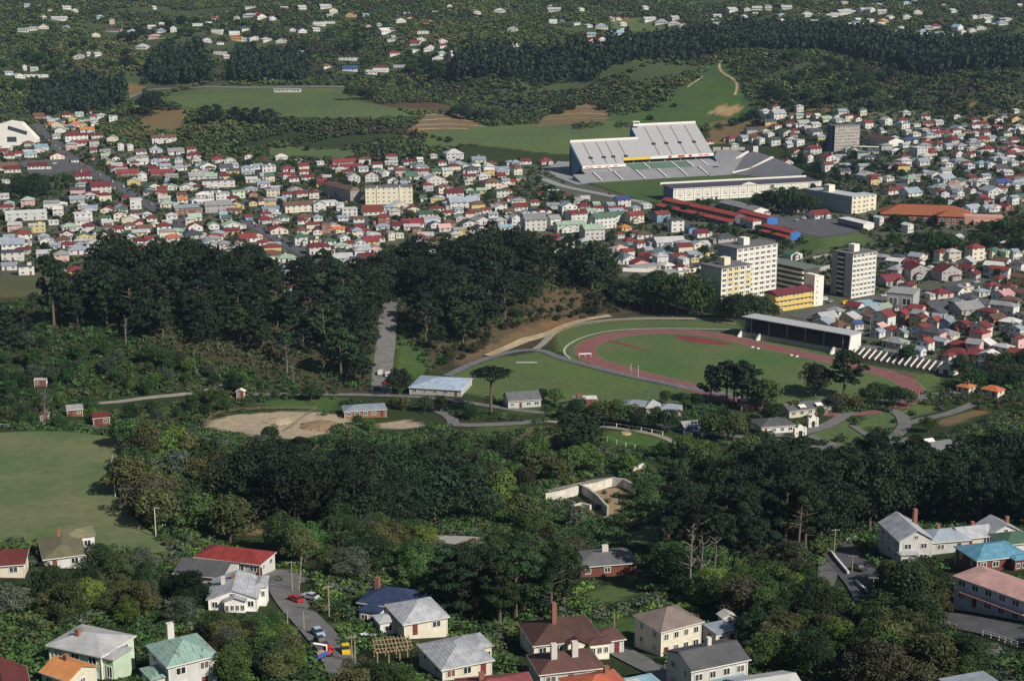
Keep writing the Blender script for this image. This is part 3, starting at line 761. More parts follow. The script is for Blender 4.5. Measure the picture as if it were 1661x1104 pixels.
# each entry: u v (bottom middle, in a tile enlarged 3.943 times), apparent width, roof, wall, roof shape, storeys
TOWN = {
'A': (22, 6, '435 752 95 Dwh1;510 748 65 gwg1;572 728 45 Rwh1;602 760 66 Rwg1;652 752 85 swh1;725 775 66 swt2;250 760 90 Bng1;345 792 95 seg1;365 818 125 Oyg1;490 815 105 Oph1;560 848 115 Owg1;492 902 165 Dwg2;622 884 90 Dwg1;540 932 165 Rwg1;362 888 62 ewg1;268 962 118 bwg1;188 936 90 Beh1;60 1014 85 Rwh1;125 1000 70 Rwg1;197 1008 100 bwh1;368 1020 122 Dcf1;775 962 50 swf2;836 964 50 swf2;905 988 85 Bwg1;1000 978 105 Swh1;1052 915 180 Bwg2;1130 988 132 ewg1;1240 1014 112 Rwh1;1395 1040 92 Rwh1;842 1044 72 Swh1;908 1054 90 swg1;1000 1050 90 Swh1;1052 1030 82 Rwh1;1145 1036 62 Swh1;1332 1086 142 Swf1;1150 1092 120 Swh1;760 1094 142 Rwg1;1500 1075 70 Swg1;1600 1090 90 Swt1;60 1090 150 Bwg1;480 1040 60 Kwh1'),
'B': (20, 6, '85 1100 112 Swt2;570 1058 172 Rwg1;620 1088 160 Rcg1;780 1090 86 Dwg2;985 1053 105 Dwg1;1052 1037 50 wwg1;1275 1020 142 swh2;1430 1044 112 Swg1;1500 1084 90 swh1;1400 1098 112 Kwh1;1580 1102 110 Swg1;1632 1058 70 Swh1;1310 1078 140 Swh1;310 1100 85 Rcg2;212 1100 105 Rwh1;415 1056 60 wwt1;1140 1014 55 swh1;1195 1060 70 Rwh1;870 1085 60 Dwh1;690 1100 80 Swg1;930 1090 60 Dwf1;1060 1090 110 Swh1'),
'C': (25, 12, '32 1062 80 Swh1;95 1052 86 Dwg1;230 1052 110 Rwh1;36 1102 76 Bch2;1270 924 60 Dwg1;1430 944 60 swh1;1420 905 92 Reh1;1500 902 86 Swg1;1560 918 70 Dwg2;1602 924 60 swf2;1632 745 80 swh2;1540 850 90 Keg1;1630 860 60 swh1'),
'D': (24, 8, '20 752 60 swg1;95 762 110 swg2;180 757 50 Bwg1;226 757 66 Scg1;286 752 60 Rwg1;340 757 52 wwg1;402 778 90 gcg1;482 786 86 Swg1;600 778 62 Rwf1;666 824 82 Rwg2;790 802 82 swf2;900 824 100 Swt2;975 812 60 swt1;255 808 100 swg1;332 816 90 swg1;86 822 72 Rwh1;40 874 70 swf1;152 868 102 Gwf1;196 856 80 Dwh1;330 862 110 Kwg1;228 932 84 swt2;326 988 116 Rwg2;290 1038 62 Rwf2;152 1058 92 Dwf1;430 1048 112 Rwf2;172 940 90 swg1;905 1068 106 swh2;1006 1004 122 Wwt3;1022 1058 90 Swg1;1180 1072 76 swh1;1152 1032 66 Swt1;1262 1052 132 Swh1;1400 1068 102 bwh1;1490 1034 90 Swh1;1246 1004 80 Bwf1;1322 1004 92 Dwh1;1440 974 122 Rwh1;1590 1006 92 Rwg1;1560 984 100 Bwg1;1130 944 102 Rwh1;1182 954 72 Swg1;1216 908 102 Rwh1;1042 934 82 Rwg1;1272 956 102 Swh1;902 944 72 swg1;942 918 132 Uwg1;1150 872 152 Dwg1;1250 842 92 Swf1;1356 872 42 swh1;1422 866 72 Rwg1;1462 904 92 Swg1;1532 906 72 Gwg1;1572 844 72 Dwf1;1612 852 52 Swh1;1612 724 52 swg1;922 860 62 swg1;972 874 82 swh1;1602 912 72 Dwg1;1392 944 62 Swf1;1542 1044 82 Swg1;1340 920 80 Swg1;760 850 60 Swg1;840 900 60 swh1;1320 1080 70 swh1;1600 1060 70 Swh1;1080 1000 70 Rwh1'),
'E': (20, 6, '820 64 162 Rng1;1040 62 172 Rng1;912 94 72 swf2;990 154 142 Gcf1;1230 142 92 Wgh1;650 172 166 Rwg2;535 82 140 Dwg1;770 278 92 Rbf1;870 274 86 Wwt3;1020 204 36 pw;1072 264 120 gch1;1170 238 82 Ocg1;1262 238 92 Swf1;1350 218 52 swg1;1290 84 180 swg1;1400 134 240 Kwt2;1346 178 120 Kwt1;1426 214 112 swt2;1530 204 102 ggt2;1610 104 92 swg1;1622 198 72 Dnf1;1198 310 190 Sng2;1400 294 200 eeg2;1512 274 120 Kyf1;1620 254 72 Kyf1;536 352 142 Wwt2;170 346 300 Wwt2;240 424 132 cyt2;345 374 82 Wwt1;676 354 92 Gwg1;770 350 102 Bcf2;882 322 122 Bwt1;942 330 80 swh1;972 354 82 Dwh1;690 384 90 swg1;450 412 132 gwh1;760 424 72 Dwg1;832 404 90 Bwh1;932 424 132 Bwg1;1052 434 112 Dwh2;1150 414 102 Kbg1;1252 414 112 Rwf1;1370 404 86 gwf1;1492 404 152 gwf1;1592 344 62 Rbg1;1432 334 62 bwg1;1380 474 122 Rwh1;1240 464 152 Keh1;1106 484 112 Owh1;1202 494 82 Pwf1;1336 556 142 Swf2;1422 588 112 Keh1;1592 484 142 Rwg1;1640 594 62 Rwh1;540 474 132 Gyf1;430 464 112 Dwf1;402 494 122 Beh1;642 444 112 Gwh1;722 468 76 Rwh1;832 484 132 Gwf1;902 504 110 Dwh1;932 564 152 Rwg1;992 524 92 swf1;502 564 152 Swh1;622 544 152 swh2;442 524 102 Dwh1;302 504 112 swf1;152 460 132 Rwh1;112 514 142 Rwh1;86 552 182 Swg2;82 604 172 Kwt2;62 664 122 Swg1;172 694 132 Kwt2;492 694 132 Ryh1;582 634 62 sct2;282 474 90 Swh1;60 480 90 Swg1;960 490 80 Rwg1;1100 340 90 swh1;1250 350 110 gwg1;1150 290 70 swg1;1060 20 90 Swg1;750 28 90 swg2;1290 20 90 Swg1;1450 30 110 Kwg1;1580 30 90 Swh1;240 20 150 Dwg1;80 40 130 Dwg1;30 210 70 swg1;60 260 80 Swh1;40 110 60 swt1'),
'F': (20, 6, '210 78 122 Rwh1;310 54 76 Rcg1;246 98 82 Dwh1;630 108 102 swf2;742 98 102 Dwf2;832 62 102 swf1;880 108 92 Kwf1;1002 84 112 Gwg1;1072 58 92 Swh1;1152 124 152 swf2;1186 114 112 Dwh1;1216 174 122 Bch2;1276 214 142 Dwg2;1392 44 112 Kwh1;1466 84 112 swh1;1522 144 142 Bch2;1582 54 112 Swh1;1582 198 112 Gwt2;1636 224 72 Rwh1;1336 274 222 Swg2;1092 328 122 Gwg1;930 274 132 Wcf1;1132 364 142 scg1;1152 394 82 Uwf1;1242 384 102 Bnh1;1212 418 102 Pwg1;1312 354 82 Sef1;1372 414 122 Kwf2;1442 428 122 Kwf1;1456 374 152 swf1;1572 374 102 swh1;1622 354 62 Sng1;1572 264 102 Bwg1;1602 414 112 bwg1;752 314 162 Rcg1;602 318 122 Wwt2;542 284 62 Wwt2;442 254 200 Wwt1;282 294 222 Bcg2;122 294 182 Swg1;112 194 112 sct2;202 198 72 Dwg1;292 194 112 Rwh1;52 134 102 Swg1;72 84 102 Swg1;60 244 112 Bcg1;62 364 112 Rwh1;152 434 152 Rcf1;302 434 102 Bch1;396 438 72 Rwf1;452 430 76 Knt3;532 424 92 Ocg1;622 444 102 Dwh1;702 438 92 Rwh1;822 374 102 Dnh2;870 474 56 ect2;922 460 62 Wct1;1012 394 182 Rwg1;932 404 142 Dwg1;1032 424 82 Bnt1;292 504 112 Gwh2;386 494 92 Kct1;476 504 102 Gwh1;572 484 82 swf1;602 520 92 Dwh1;672 510 82 Swf1;742 504 132 Ryg1;412 564 172 Dwh2;92 594 202 Bwh1;60 514 102 Rwh1;20 474 62 Pwh1;692 564 132 Swg1;712 604 122 Dwg1;560 614 152 swg1;202 614 150 gwh1;192 694 132 Swg1;242 724 90 Dwh1;202 804 82 Owh1;800 484 70 Rwh1;400 350 80 Swh1;300 370 80 Dwh1;560 350 90 Swg1;660 360 90 Bwg1;180 350 80 Gwh1;500 200 80 Swg1;1400 220 90 Swg1;1480 300 80 Rwg1;1520 330 80 Swg1;1060 480 80 Rwh1;1300 300 80 Swh1;950 130 60 Swg1;20 20 80 Swg1;660 30 90 Dwg1'),
'G': (22, 6, '42 54 82 Bch2;62 284 112 Rwg1;32 374 82 Swf2;96 344 82 Swf2;146 340 66 Uwf2;196 334 62 Rwf2;240 332 44 Dwf2;272 274 112 eeg1;372 304 132 Swf2;470 298 102 Rnh2;546 264 62 gwg1;156 414 182 ewg3;282 404 102 ewg3;430 372 142 Dwg3;602 398 192 Gwg3;702 354 122 Gwg2;802 362 132 Rcg2;736 414 92 Oyh1;722 258 122 Uwg2;692 304 152 Dwg1;382 420 220 gwg2;532 474 172 gwg3;802 444 82 Bnh1;852 464 132 Bwh1;952 498 162 Beh1;972 354 132 Rbg2;1062 418 112 Kwt3;1162 428 82 Ubf1;1226 454 112 Dwg1;1382 484 182 Keh1;1020 510 232 swg1;762 504 82 Rbh1;710 554 112 Pwh1;762 624 152 Swf1;902 614 112 Rwf1;972 584 122 Sbf1;1076 604 132 Rwg1;1116 648 62 Wwf2;1172 614 72 Kyf1;1252 574 112 Kyg1;862 668 240 eet1;1062 738 182 sWt2;640 268 70 Swg1;800 290 70 Swh1;870 270 80 Wwt1;60 230 80 Bwh1;150 250 70 Rwg1;560 420 70 Rwg1;880 560 70 Swg1;830 520 80 Rwh1;700 460 60 Rwh1;920 580 60 Dwh1;560 290 80 Dwg1'),
'H': (25, 10, '690 84 152 swf1;802 94 82 ewh1;952 104 132 gwh1;852 174 192 Rwh1;962 192 152 Swg1;1182 104 152 Swg1;1262 144 132 Pwf1;1342 122 72 swf1;1252 194 82 Swf1;1332 172 72 Bwf1;1130 182 102 Bwf1;1482 204 162 Swf2;1532 132 122 Ucg1;1616 146 46 swf1;1602 244 82 Swg2;1192 246 72 swt1;1262 252 62 swh1;1352 294 152 Swg1;1442 294 102 Swg1;1492 288 82 Pwf1;1562 284 102 Rnf1;1272 324 122 Swg1;745 376 46 Wwf2;930 424 72 Wwf2;370 334 172 Dwg1;220 296 152 Oeh1;15 314 52 Rwh1;202 594 132 Gwf1;1146 630 102 Rch3;1212 632 112 Wch3;1362 604 132 Rch3;1482 594 102 Gch2;1556 604 60 ggf2;1606 604 60 Swg2;992 718 182 Def2;1192 728 192 Def2;832 762 192 Deg1;1492 652 82 Dwh1;1472 794 110 Rwh1;1522 750 102 Rch1;1402 832 110 Swh1;682 914 200 bwt1;782 934 122 gwg1;592 974 142 Gwh1;722 992 152 Bwf1;420 1004 180 seg1;502 1054 132 Beh1;602 1044 82 Uwg1;1122 934 182 Kng1;1262 904 92 Swf1;1332 946 250 eeg1;1502 1004 152 Bng1;1402 914 152 Kwg1;1560 856 152 Pwg1;1152 844 152 Rwh1;1300 806 110 sct1;1590 800 80 Rwh1;1250 480 60 swg1;1090 160 60 Swh1;1040 60 70 Swg1;1420 80 80 Swg1;1560 60 80 swg1;1400 220 70 Rwg1;850 930 60 Kwh1;1080 850 70 swt1'),
}
TERR = {'H': '850 1004 132 Rnf2;960 1034 112 Dyf2;1060 1054 112 Rcf2;1140 1060 100 Sbf2;1242 1074 132 Dnf2;1362 1094 142 Rcf2;710 1064 102 Pwf1;772 1084 112 Rwf1;852 1094 112 Sgf1;972 1098 152 Rwf2;1572 1064 122 Gef1;1592 1104 102 Swf2',
        'I': '1000 130 132 Rwf2;970 150 60 Swg1;1222 112 152 Rnh1;1502 124 142 swh1;1592 104 70 Dpf2;1262 384 112 Och1;1432 404 152 Och1;1150 180 60 Rwh1;700 30 90 Swf1'}
FARH = {
'A': '320 72 30 Beg1;430 62 60 swg1;478 78 40 swf1;380 132 95 swg1;146 207 60 Swg1;215 197 50 Scg1;278 187 65 scf1;615 237 60 ecf1;720 207 100 Beg1;985 247 70 Pph1;1030 212 50 Swh1;1110 207 40 swf2;1265 167 75 swt1;1385 217 65 Swt2;1500 227 75 Swt2;1575 197 70 Kwh1;1325 272 55 swf1;1410 287 55 Kwh1;1510 262 70 Oyg1;1555 267 40 bwg1;1625 264 60 swf1;1595 112 85 swh1;1645 102 30 Rwg1;900 317 75 sch1;500 380 65 swf1;570 360 25 swg1;630 360 55 swg1;1410 352 90 wet1;1450 377 40 swg1;60 482 60 Swg1;130 502 80 swf1;230 497 150 wwt1;160 452 30 swf2;215 457 40 swg1;990 62 30 swg1;1600 57 60 swt1',
'B': '40 122 75 Rwf1;110 132 50 swf1;300 62 60 swg1;450 57 80 swg1;405 167 80 Swt2;470 152 75 Swt1;390 202 55 swg1;235 202 40 Uwf1;300 212 65 Uwf1;75 267 75 swh1;160 277 60 swf1;5 257 30 swg1;605 112 65 Ryf1;930 147 70 Swf1;985 122 25 Rwh1;850 212 110 wwg1;1070 217 80 swt1;870 267 60 swt1;880 242 25 swt1;1060 267 60 swf1;1015 292 65 Rwg1;1120 327 90 Rwf1;1200 277 60 swf1;1200 307 55 Rwg1;1025 332 60 swt1;890 357 75 Rwg1;1200 357 65 gwh1;1270 352 50 swg1;1320 357 50 Rwf1;1170 392 80 swf1;1475 332 35 swf1;1560 82 70 swh1;1640 202 60 swf1;285 342 65 swt1;460 437 65 Bch1;600 457 85 Uwg1;590 387 110 Swt1;800 462 95 Dwh2;920 432 80 Swt1;740 477 70 swg1',
'C': '270 77 80 swg1;450 72 40 swf1;265 152 55 swt2;320 142 30 Rbf1;420 162 60 swt1;500 177 50 swh1;575 187 75 Sch1;15 202 40 swf1;680 227 80 bwg1;510 237 50 Swg1;515 277 55 Rpf1;580 267 55 Rwf1;550 312 50 swf1;30 302 60 swf1;755 257 40 swf1;815 252 40 swg1;890 137 90 swg1;960 157 80 Swh1;1040 162 80 Rwf1;1050 127 60 swg1;1100 177 70 Rwf1;1170 192 75 scf1;1320 157 60 swt1;1490 117 40 swf1;1420 77 80 swg1;1510 72 40 swf1;1570 67 60 scg1;860 62 50 swg1;1640 62 40 scg1',
'D': '270 102 70 Swf1;530 92 120 swg1;640 77 60 swg1;690 77 60 swf1;465 172 55 swt2;530 177 60 wwt2;600 167 75 Swf1;685 142 50 swf1;760 147 55 Oyf1;810 122 50 swf1;910 122 50 swf1;980 92 50 swf1;1210 82 60 swg1;1345 122 40 swf1;1415 117 90 Swh1;1430 142 70 swg1;1525 162 70 Swh1;1100 182 70 Rwh1;1050 192 50 Swg1;1020 222 75 Swh1;800 237 60 Bcf1;850 227 75 swg1;880 192 50 swf1;1100 232 70 Swg1;1140 242 50 swf2;1190 247 55 swf2;1250 202 70 bwf2;1270 217 45 swf1;1330 207 45 swf1;1385 192 55 Scf1;990 272 80 bwg1;20 67 40 scg1;140 62 60 swg1;110 142 40 swf1;450 110 60 swg1;750 90 50 swg1'}
spec = []
def parse(d, y0, dy, fixed):
    for T, s in d.items():
        if not fixed: y0, dy, s = s
        ox, oy = TILES[T]
        for e in s.split(';'):
            q = e.split()
            code = q[3]
            if len(code) < 4: code = 'Pwf1'
            spec.append([ox + float(q[0]) / 3.943, oy + float(q[1]) / 3.943, float(q[2]) / 3.943, code, y0, dy, T, fixed])
parse(TOWN, 0, 0, False); parse(TERR, -45, 4, 'terrace'); parse(FARH, 15, 28, 'far')
spec.sort(key=lambda e: -e[2] * (0.6 if e[7] == 'far' else 1))
hr = random.Random(11)
N_IND = 268
for i, (px, py, wp, code, y0, dy, T, kind) in enumerate(spec):
    g = G(px, py)
    s = sc(g)
    a = R(y0 + hr.uniform(-dy, dy))
    wm_ = min(wp * 0.94 / s, 36)
    if kind == 'far': wm_ *= 1.2
    ratio = hr.uniform(.7, .95) if wm_ < 20 else hr.uniform(.4, .55)
    w = wm_ / (math.cos(a) + ratio * abs(math.sin(a)))
    d = max(6.0, min(w * ratio, 14)); w = max(w, 4.0)
    c = Vector((g.x, g.y, 0)) + Vector((-math.sin(a), math.cos(a), 0)) * d / 2
    c.z = min(float(hgt(c.x, c.y)), g.z) + (0.15 if kind != 'far' else .2)
    st = int(code[3])
    house(c, a, w, d, st, code[2], code[0], code[1], R(hr.uniform(19, 30)), stuff=i >= N_IND, seed=i, attrs=dict(px=px, py=py, zone=T))

# fill the gaps of the town with further small roofs (they join the one far-off mass of houses)
def near_road(x, y, m):
    for q, w in ROADS:
        for (ax, ay), (bx, by) in zip(q[:-1], q[1:]):
            dx, dy = bx - ax, by - ay; t = max(0, min(1, ((x - ax) * dx + (y - ay) * dy) / (dx * dx + dy * dy + 1e-9)))
            if (x - ax - t * dx) ** 2 + (y - ay - t * dy) ** 2 < (w / 2 + m) ** 2: return True
    return False
PTS = [(A['c'].x, A['c'].y, A['w'] * .5) for A in HOUSES] + [tuple(G(e[0], e[1])[:2]) + (5.0,) for e in spec[N_IND:]]
BLK = [[tuple(G(*p)[:2]) for p in q] for q in ([(1125,510),(1155,400),(1260,395),(1345,435),(1350,390),(1425,390),(1425,485),(1330,510)], [(925,305),(900,255),(1160,230),(1335,290),(1335,325),(1080,332)], [(1075,322),(1335,318),(1445,345),(1600,345),(1600,392),(1400,420),(1290,420),(1230,395),(1185,372),(1070,345)], [(585,334),(535,296),(592,292),(665,300),(665,334)], [(0,240),(0,190),(60,195),(60,240)], [(1335,246),(1335,200),(1470,205),(1470,245)], [(860,300),(870,270),(950,290),(1060,335),(1000,335)], [(0,262),(140,258),(140,290),(105,335),(0,330)])]
FILL = [([(0,205),(110,190),(210,235),(420,262),(640,258),(860,268),(1000,345),(1020,420),(900,425),(640,436),(350,436),(150,436),(0,440)], 270, (12, 22), 'DRBGgSsKweSsDsR', 9.0),
        ([(1240,182),(1420,186),(1661,180),(1661,345),(1440,315),(1340,285),(1250,230)], 110, (14, 24), 'DRBGSsKweSsD', 9.5), ([(1420,420),(1661,400),(1661,600),(1540,590),(1400,550),(1300,520),(1430,490)], 60, (-40, 28), 'DRBGSsKwe', 9.0), ([(1010,420),(1140,400),(1140,440),(1030,445)], 14, (22, 10), 'DRSsKw', 9.0),
        ([(20,14),(420,14),(700,14),(700,60),(420,62),(60,50)], 26, (15, 28), 'SswwsRb', 14), ([(700,14),(1661,14),(1661,45),(1300,42),(700,45)], 40, (15, 28), 'SswwsRbB', 14)]
fr_ = random.Random(77)
for poly, n, (y0, dy), cols, sp in FILL:
    W2 = [tuple(G(*p)[:2]) for p in poly]; xs = [p[0] for p in W2]; ys = [p[1] for p in W2]; k = 0
    for _ in range(n * 30):
        if k >= n: break
        x, y = fr_.uniform(min(xs), max(xs)), fr_.uniform(min(ys), max(ys))
        if not in_poly(np.array(x), np.array(y), W2) or any(in_poly(np.array(x), np.array(y), b) for b in BLK): continue
        w = fr_.uniform(6.5, 11.5); d = fr_.uniform(6, 8.5)
        if any((a - x) ** 2 + (b - y) ** 2 < (r * .85 + sp * .62) ** 2 for a, b, r in PTS) or near_road(x, y, 5): continue
        PTS.append((x, y, w * .5)); k += 1
        a = R(y0 + fr_.uniform(-dy * .3, dy * .3))
        house(on(x, y, .1), a, w, d, fr_.choice((1, 1, 1, 2)), fr_.choice('hhgfg'), fr_.choice(cols), fr_.choice('wwwcceyp'), R(fr_.uniform(18, 28)), stuff=True, seed=k + 1000)
# ---------------------------------------------------------------- large structures
TERRG = mat('terrace_concrete', (0.26, 0.26, 0.275), 0.9, 0.1, 0.10, 0.15)
SEATG = ribbed('stand_seating', (0.40, 0.395, 0.40), (0.30, 0.30, 0.31), 1.2, 0.9, 'Y', 0.06)
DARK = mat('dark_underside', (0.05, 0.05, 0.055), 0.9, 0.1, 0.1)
TEAL = mat('teal_panel', (0.10, 0.22, 0.30), 0.7, 0.2, 0.1)
GREENSEAT = mat('green_seating', (0.10, 0.17, 0.13), 0.8, 0.1, 0.2, 0.4)
WHITE = mat('white_render', (0.76, 0.73, 0.66), 0.8, 0.15, 0.06, 0.2)
CREAM = mat('cream_render', (0.72, 0.66, 0.50), 0.8, 0.15, 0.06, 0.2)
YELLOW = mat('yellow_sign', (0.72, 0.50, 0.06), 0.6, 0.2, 0.1)
REDP = mat('red_paint', (0.45, 0.05, 0.03), 0.6, 0.2, 0.1)
BLUEP = mat('bright_blue_paint', (0.05, 0.17, 0.48), 0.6, 0.2, 0.1)
GREYR = mat('grey_render', (0.40, 0.39, 0.38), 0.85, 0.1, 0.08, 0.2)
TAR = mat('tar_roof', (0.15, 0.145, 0.15), 0.95, 0.1, 0.15, 0.3)
PITCHM = field_mat('pitch_turf', (0.055, 0.105, 0.035), (0.075, 0.11, 0.042))
def label(o, l, c, g=None): return tag(o, l, c, g)
# --- stadium: pitch, terraces, double stand
o3 = pz(957, 297, 1.0); a3 = R(23.8)
patch('pitch', [tuple(pz(*p, 1.0)[:2]) for p in [(957,297),(1187,283),(1240,289),(1345,303),(1080,330),(1040,326)]], PITCHM, 0.2, world=True, flat=1.0)
st = empty('stadium_stand', (o3[0], o3[1], 1.0), a3, 'two-tier grey concrete stand with sloping upper deck and white and yellow fascia beside the pitch', 'stadium stand')
def dz(y): return 11.0 + (y - 25) * 0.745
mb = MB()   # upper deck slab in two depths
def slab(x0, x1, y0, y1, t=1.2, mi=0):
    mb.solid([(x0, y0, dz(y0) - t), (x1, y0, dz(y0) - t), (x1, y1, dz(y1) - t), (x0, y1, dz(y1) - t)],
             [(x0, y0, dz(y0)), (x1, y0, dz(y0)), (x1, y1, dz(y1)), (x0, y1, dz(y1))], mi)
slab(5, 47, 25, 50); slab(47.02, 73, 31, 50); slab(73.02, 141, 31, 64)
ud = mb.build('upper_deck', SEATG, st)
mb = MB()
for x0, x1, y, h in ((5, 73, 50.2, 1.8), (73, 141, 64.2, 1.8)): mb.box(x0, x1, y, y + .5, dz(y) - .3, dz(y) + h)
mb.build('back_parapet', WHITE, st)
mb = MB()
for x in (17, 30, 39.5, 52): mb.bar((x, 27 if x < 47 else 33, dz(27 if x < 47 else 33) + .1), (x, 49, dz(49) + .1), .7, .15)
for x in (86, 99, 113, 128): mb.bar((x, 32, dz(32) + .1), (x, 62.5, dz(62.5) + .1), .7, .15)
mb.build('aisle', mat('aisle_brown', (0.16, 0.11, 0.08)), ud)
for i, x in enumerate((17, 30, 39.5, 52, 86, 99, 113, 128)):
    y = 32 if i < 4 else 43
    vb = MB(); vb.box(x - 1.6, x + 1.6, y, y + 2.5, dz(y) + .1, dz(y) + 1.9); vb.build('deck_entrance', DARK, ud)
fb = MB(); fb.box(4.8, 47.5, 24.5, 24.9, dz(25) - 2.0, dz(25) + .5); fb.box(75.5, 141.2, 30.5, 30.9, dz(31) - 1.9, dz(31) + .5)
f1 = fb.build('fascia', WHITE, st)
fb = MB(); fb.box(47.7, 75.3, 30.4, 30.9, dz(31) - 1.9, dz(31) + .5); fb.build('sponsor_board', YELLOW, st)
fb = MB()
for i, x in enumerate((94, 104, 107.5, 115)):
    fb.box(x, x + 3.2, 30.3, 30.48, dz(31) - 1.5, dz(31) + .2)
for i, x in enumerate((8, 12, 20, 28, 36)): fb.box(x, x + 3, 24.3, 24.48, dz(25) - 1.2, dz(25) - .5)
for x in (125, 131): fb.box(x, x + 5, 30.3, 30.48, dz(31) - 1.0, dz(31) - .3)
fb.build('board_lettering', REDP, f1)
mb = MB(); mb.solid([(4, 18, 5.6), (141, 18, 5.6), (141, 46, 13.6), (4, 46, 13.6)], [(4, 18, 6.2), (141, 18, 6.2), (141, 46, 14.2), (4, 46, 14.2)])
ld = mb.build('lower_deck', TERRG, st)
mb = MB()
for x0, x1 in ((52, 68), (70, 96), (98, 112)): mb.bar(((x0 + x1) / 2, 19, 6.75), ((x0 + x1) / 2, 31, 10.1), x1 - x0, .15)
mb.build('seat_block', GREENSEAT, ld)
mb = MB()
for x in (69, 97, 113, 128, 30): mb.bar((x, 18.5, 6.9), (x, 32, 10.6), .9, .7)
mb.build('stair_wall', WHITE, ld)
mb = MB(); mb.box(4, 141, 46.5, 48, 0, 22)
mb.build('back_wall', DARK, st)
mb = MB()
for x in range(12, 140, 16): mb.box(x - .5, x + .5, 33, 34, 0, dz(33.5) - 1.3)
mb.build('column', GREYR, st)
mb = MB()
for x in (4.4, 141.05):
    z1 = 50 if x < 50 else 64
    P = [(25, dz(25) - 1.2), (z1, dz(z1) - 1.2), (z1, 0), (44, 0)]
    mb.solid([(x, p, q) for p, q in P], [(x + .5, p, q) for p, q in P])
P = [(50.7, dz(50.7) - .2), (64.5, dz(64.5)), (64.5, dz(50) - 4), (50.7, dz(50) - 4)]
mb.solid([(72.4, p, q) for p, q in P], [(72.9, p, q) for p, q in P])
mb.build('side_panel', TEAL, st)
mb = MB(); mb.box(73.5, 80, 60, 64, dz(64) + .2, dz(64) + 4.5); cb = mb.build('camera_box', WHITE, st)
mb = MB(); mb.box(74, 79.5, 59.85, 59.98, dz(64) + 2.4, dz(64) + 3.8); mb.build('window', GLASS, cb)
# lower terrace along the touchline with stairs
tr = MB()
n = 14
for i in range(n):
    y0 = i * 18 / n; z = 0.6 + i * 5.3 / n
    tr.box(-8, 132, y0, 18.0, z - (.6 if i == 0 else 5.3 / n) + .001, z)
te = empty('front_terrace', (o3[0], o3[1], 1.0), a3, 'low stepped grey terrace between the green pitch and the two-tier stand', 'terrace')
tr.build('steps', TERRG, te)
mb = MB()
for x in (12, 32, 54, 76, 97, 118): mb.bar((x, .5, 1.2), (x, 17.5, 6.6), .9, .5)
mb.build('stair', WHITE, te)
# curved end terrace
inn = [pz(p[0], p[1], 1.4) for p in [(1150,286),(1187,283),(1213,285),(1240,289),(1290,293),(1318,296)]]
out = [pz(*p) for p in [(1163,243,14),(1215,243,14),(1253,255,12),(1285,268,10),(1315,283,7),(1336,297,4)]]
mb = MB()
K = 28
for i in range(len(inn) - 1):
    for k in range(K):
        t0, t1 = k / K, (k + 1) / K
        a0, b0 = Vector(inn[i]), Vector(inn[i + 1]); a1, b1 = Vector(out[i]), Vector(out[i + 1])
        p, q = a0.lerp(a1, t0), b0.lerp(b1, t0); r, s = b0.lerp(b1, t1), a0.lerp(a1, t1)
        zz = (p.z + q.z) / 2
        up = (r.z + s.z) / 2
        mb.face([p, q, (q.x, q.y, q.z + (r.z - q.z)), (p.x, p.y, p.z + (s.z - p.z))])
        mb.face([(p.x, p.y, s.z), (q.x, q.y, r.z), r, s])
et = empty('end_terrace', (0, 0, 0), 0, 'curved grey concrete terrace wrapping round the right end of the stadium pitch', 'terrace')
mb.build('steps', TERRG, et)
for pts in (((1178,268,4.6),(1213,247,13.6)), ((1218,274,4.5),(1253,256,11.8)), ((1187,281,2),(1216,275,4.2))):
    sb = MB(); sb.bar(Vector(pz(*pts[0])) + Vector((0, 0, .4)), Vector(pz(*pts[1])) + Vector((0, 0, .6)), 2.2, 1.3); sb.build('stair', WHITE, et)
mb = MB(); p = Vector(pz(1219, 247, 13)); mb.box(p.x - 6, p.x + 6, p.y, p.y + 3, 12, 19)
sb_ = mb.build('scoreboard', DARK); tag(sb_, 'dark scoreboard with a white end panel above the curved terrace', 'scoreboard')
mb = MB(); mb.box(p.x + 1.5, p.x + 6.1, p.y - .2, p.y - .05, 12.2, 18.8); mb.build('panel', WHITE, sb_)
mb = MB()
for i, (x, m) in enumerate(((1165, 0), (1178, 0), (1192, 0), (1207, 0))):
    q = pz(x, 241, 15.5); mb.box(q[0] - 4.5, q[0] + 4.5, q[1] + 3, q[1] + 3.3, 12, 16.5)
tag(mb.build('hoarding', mat('pale_hoarding', (0.5, 0.45, 0.36))), 'pale advertising hoarding along the top of the curved stadium terrace', 'hoarding')
patch('terrace_apron', [(905,262),(930,264),(946,283),(956,298),(938,301),(902,288),(886,276)], TERRG, 0.4)
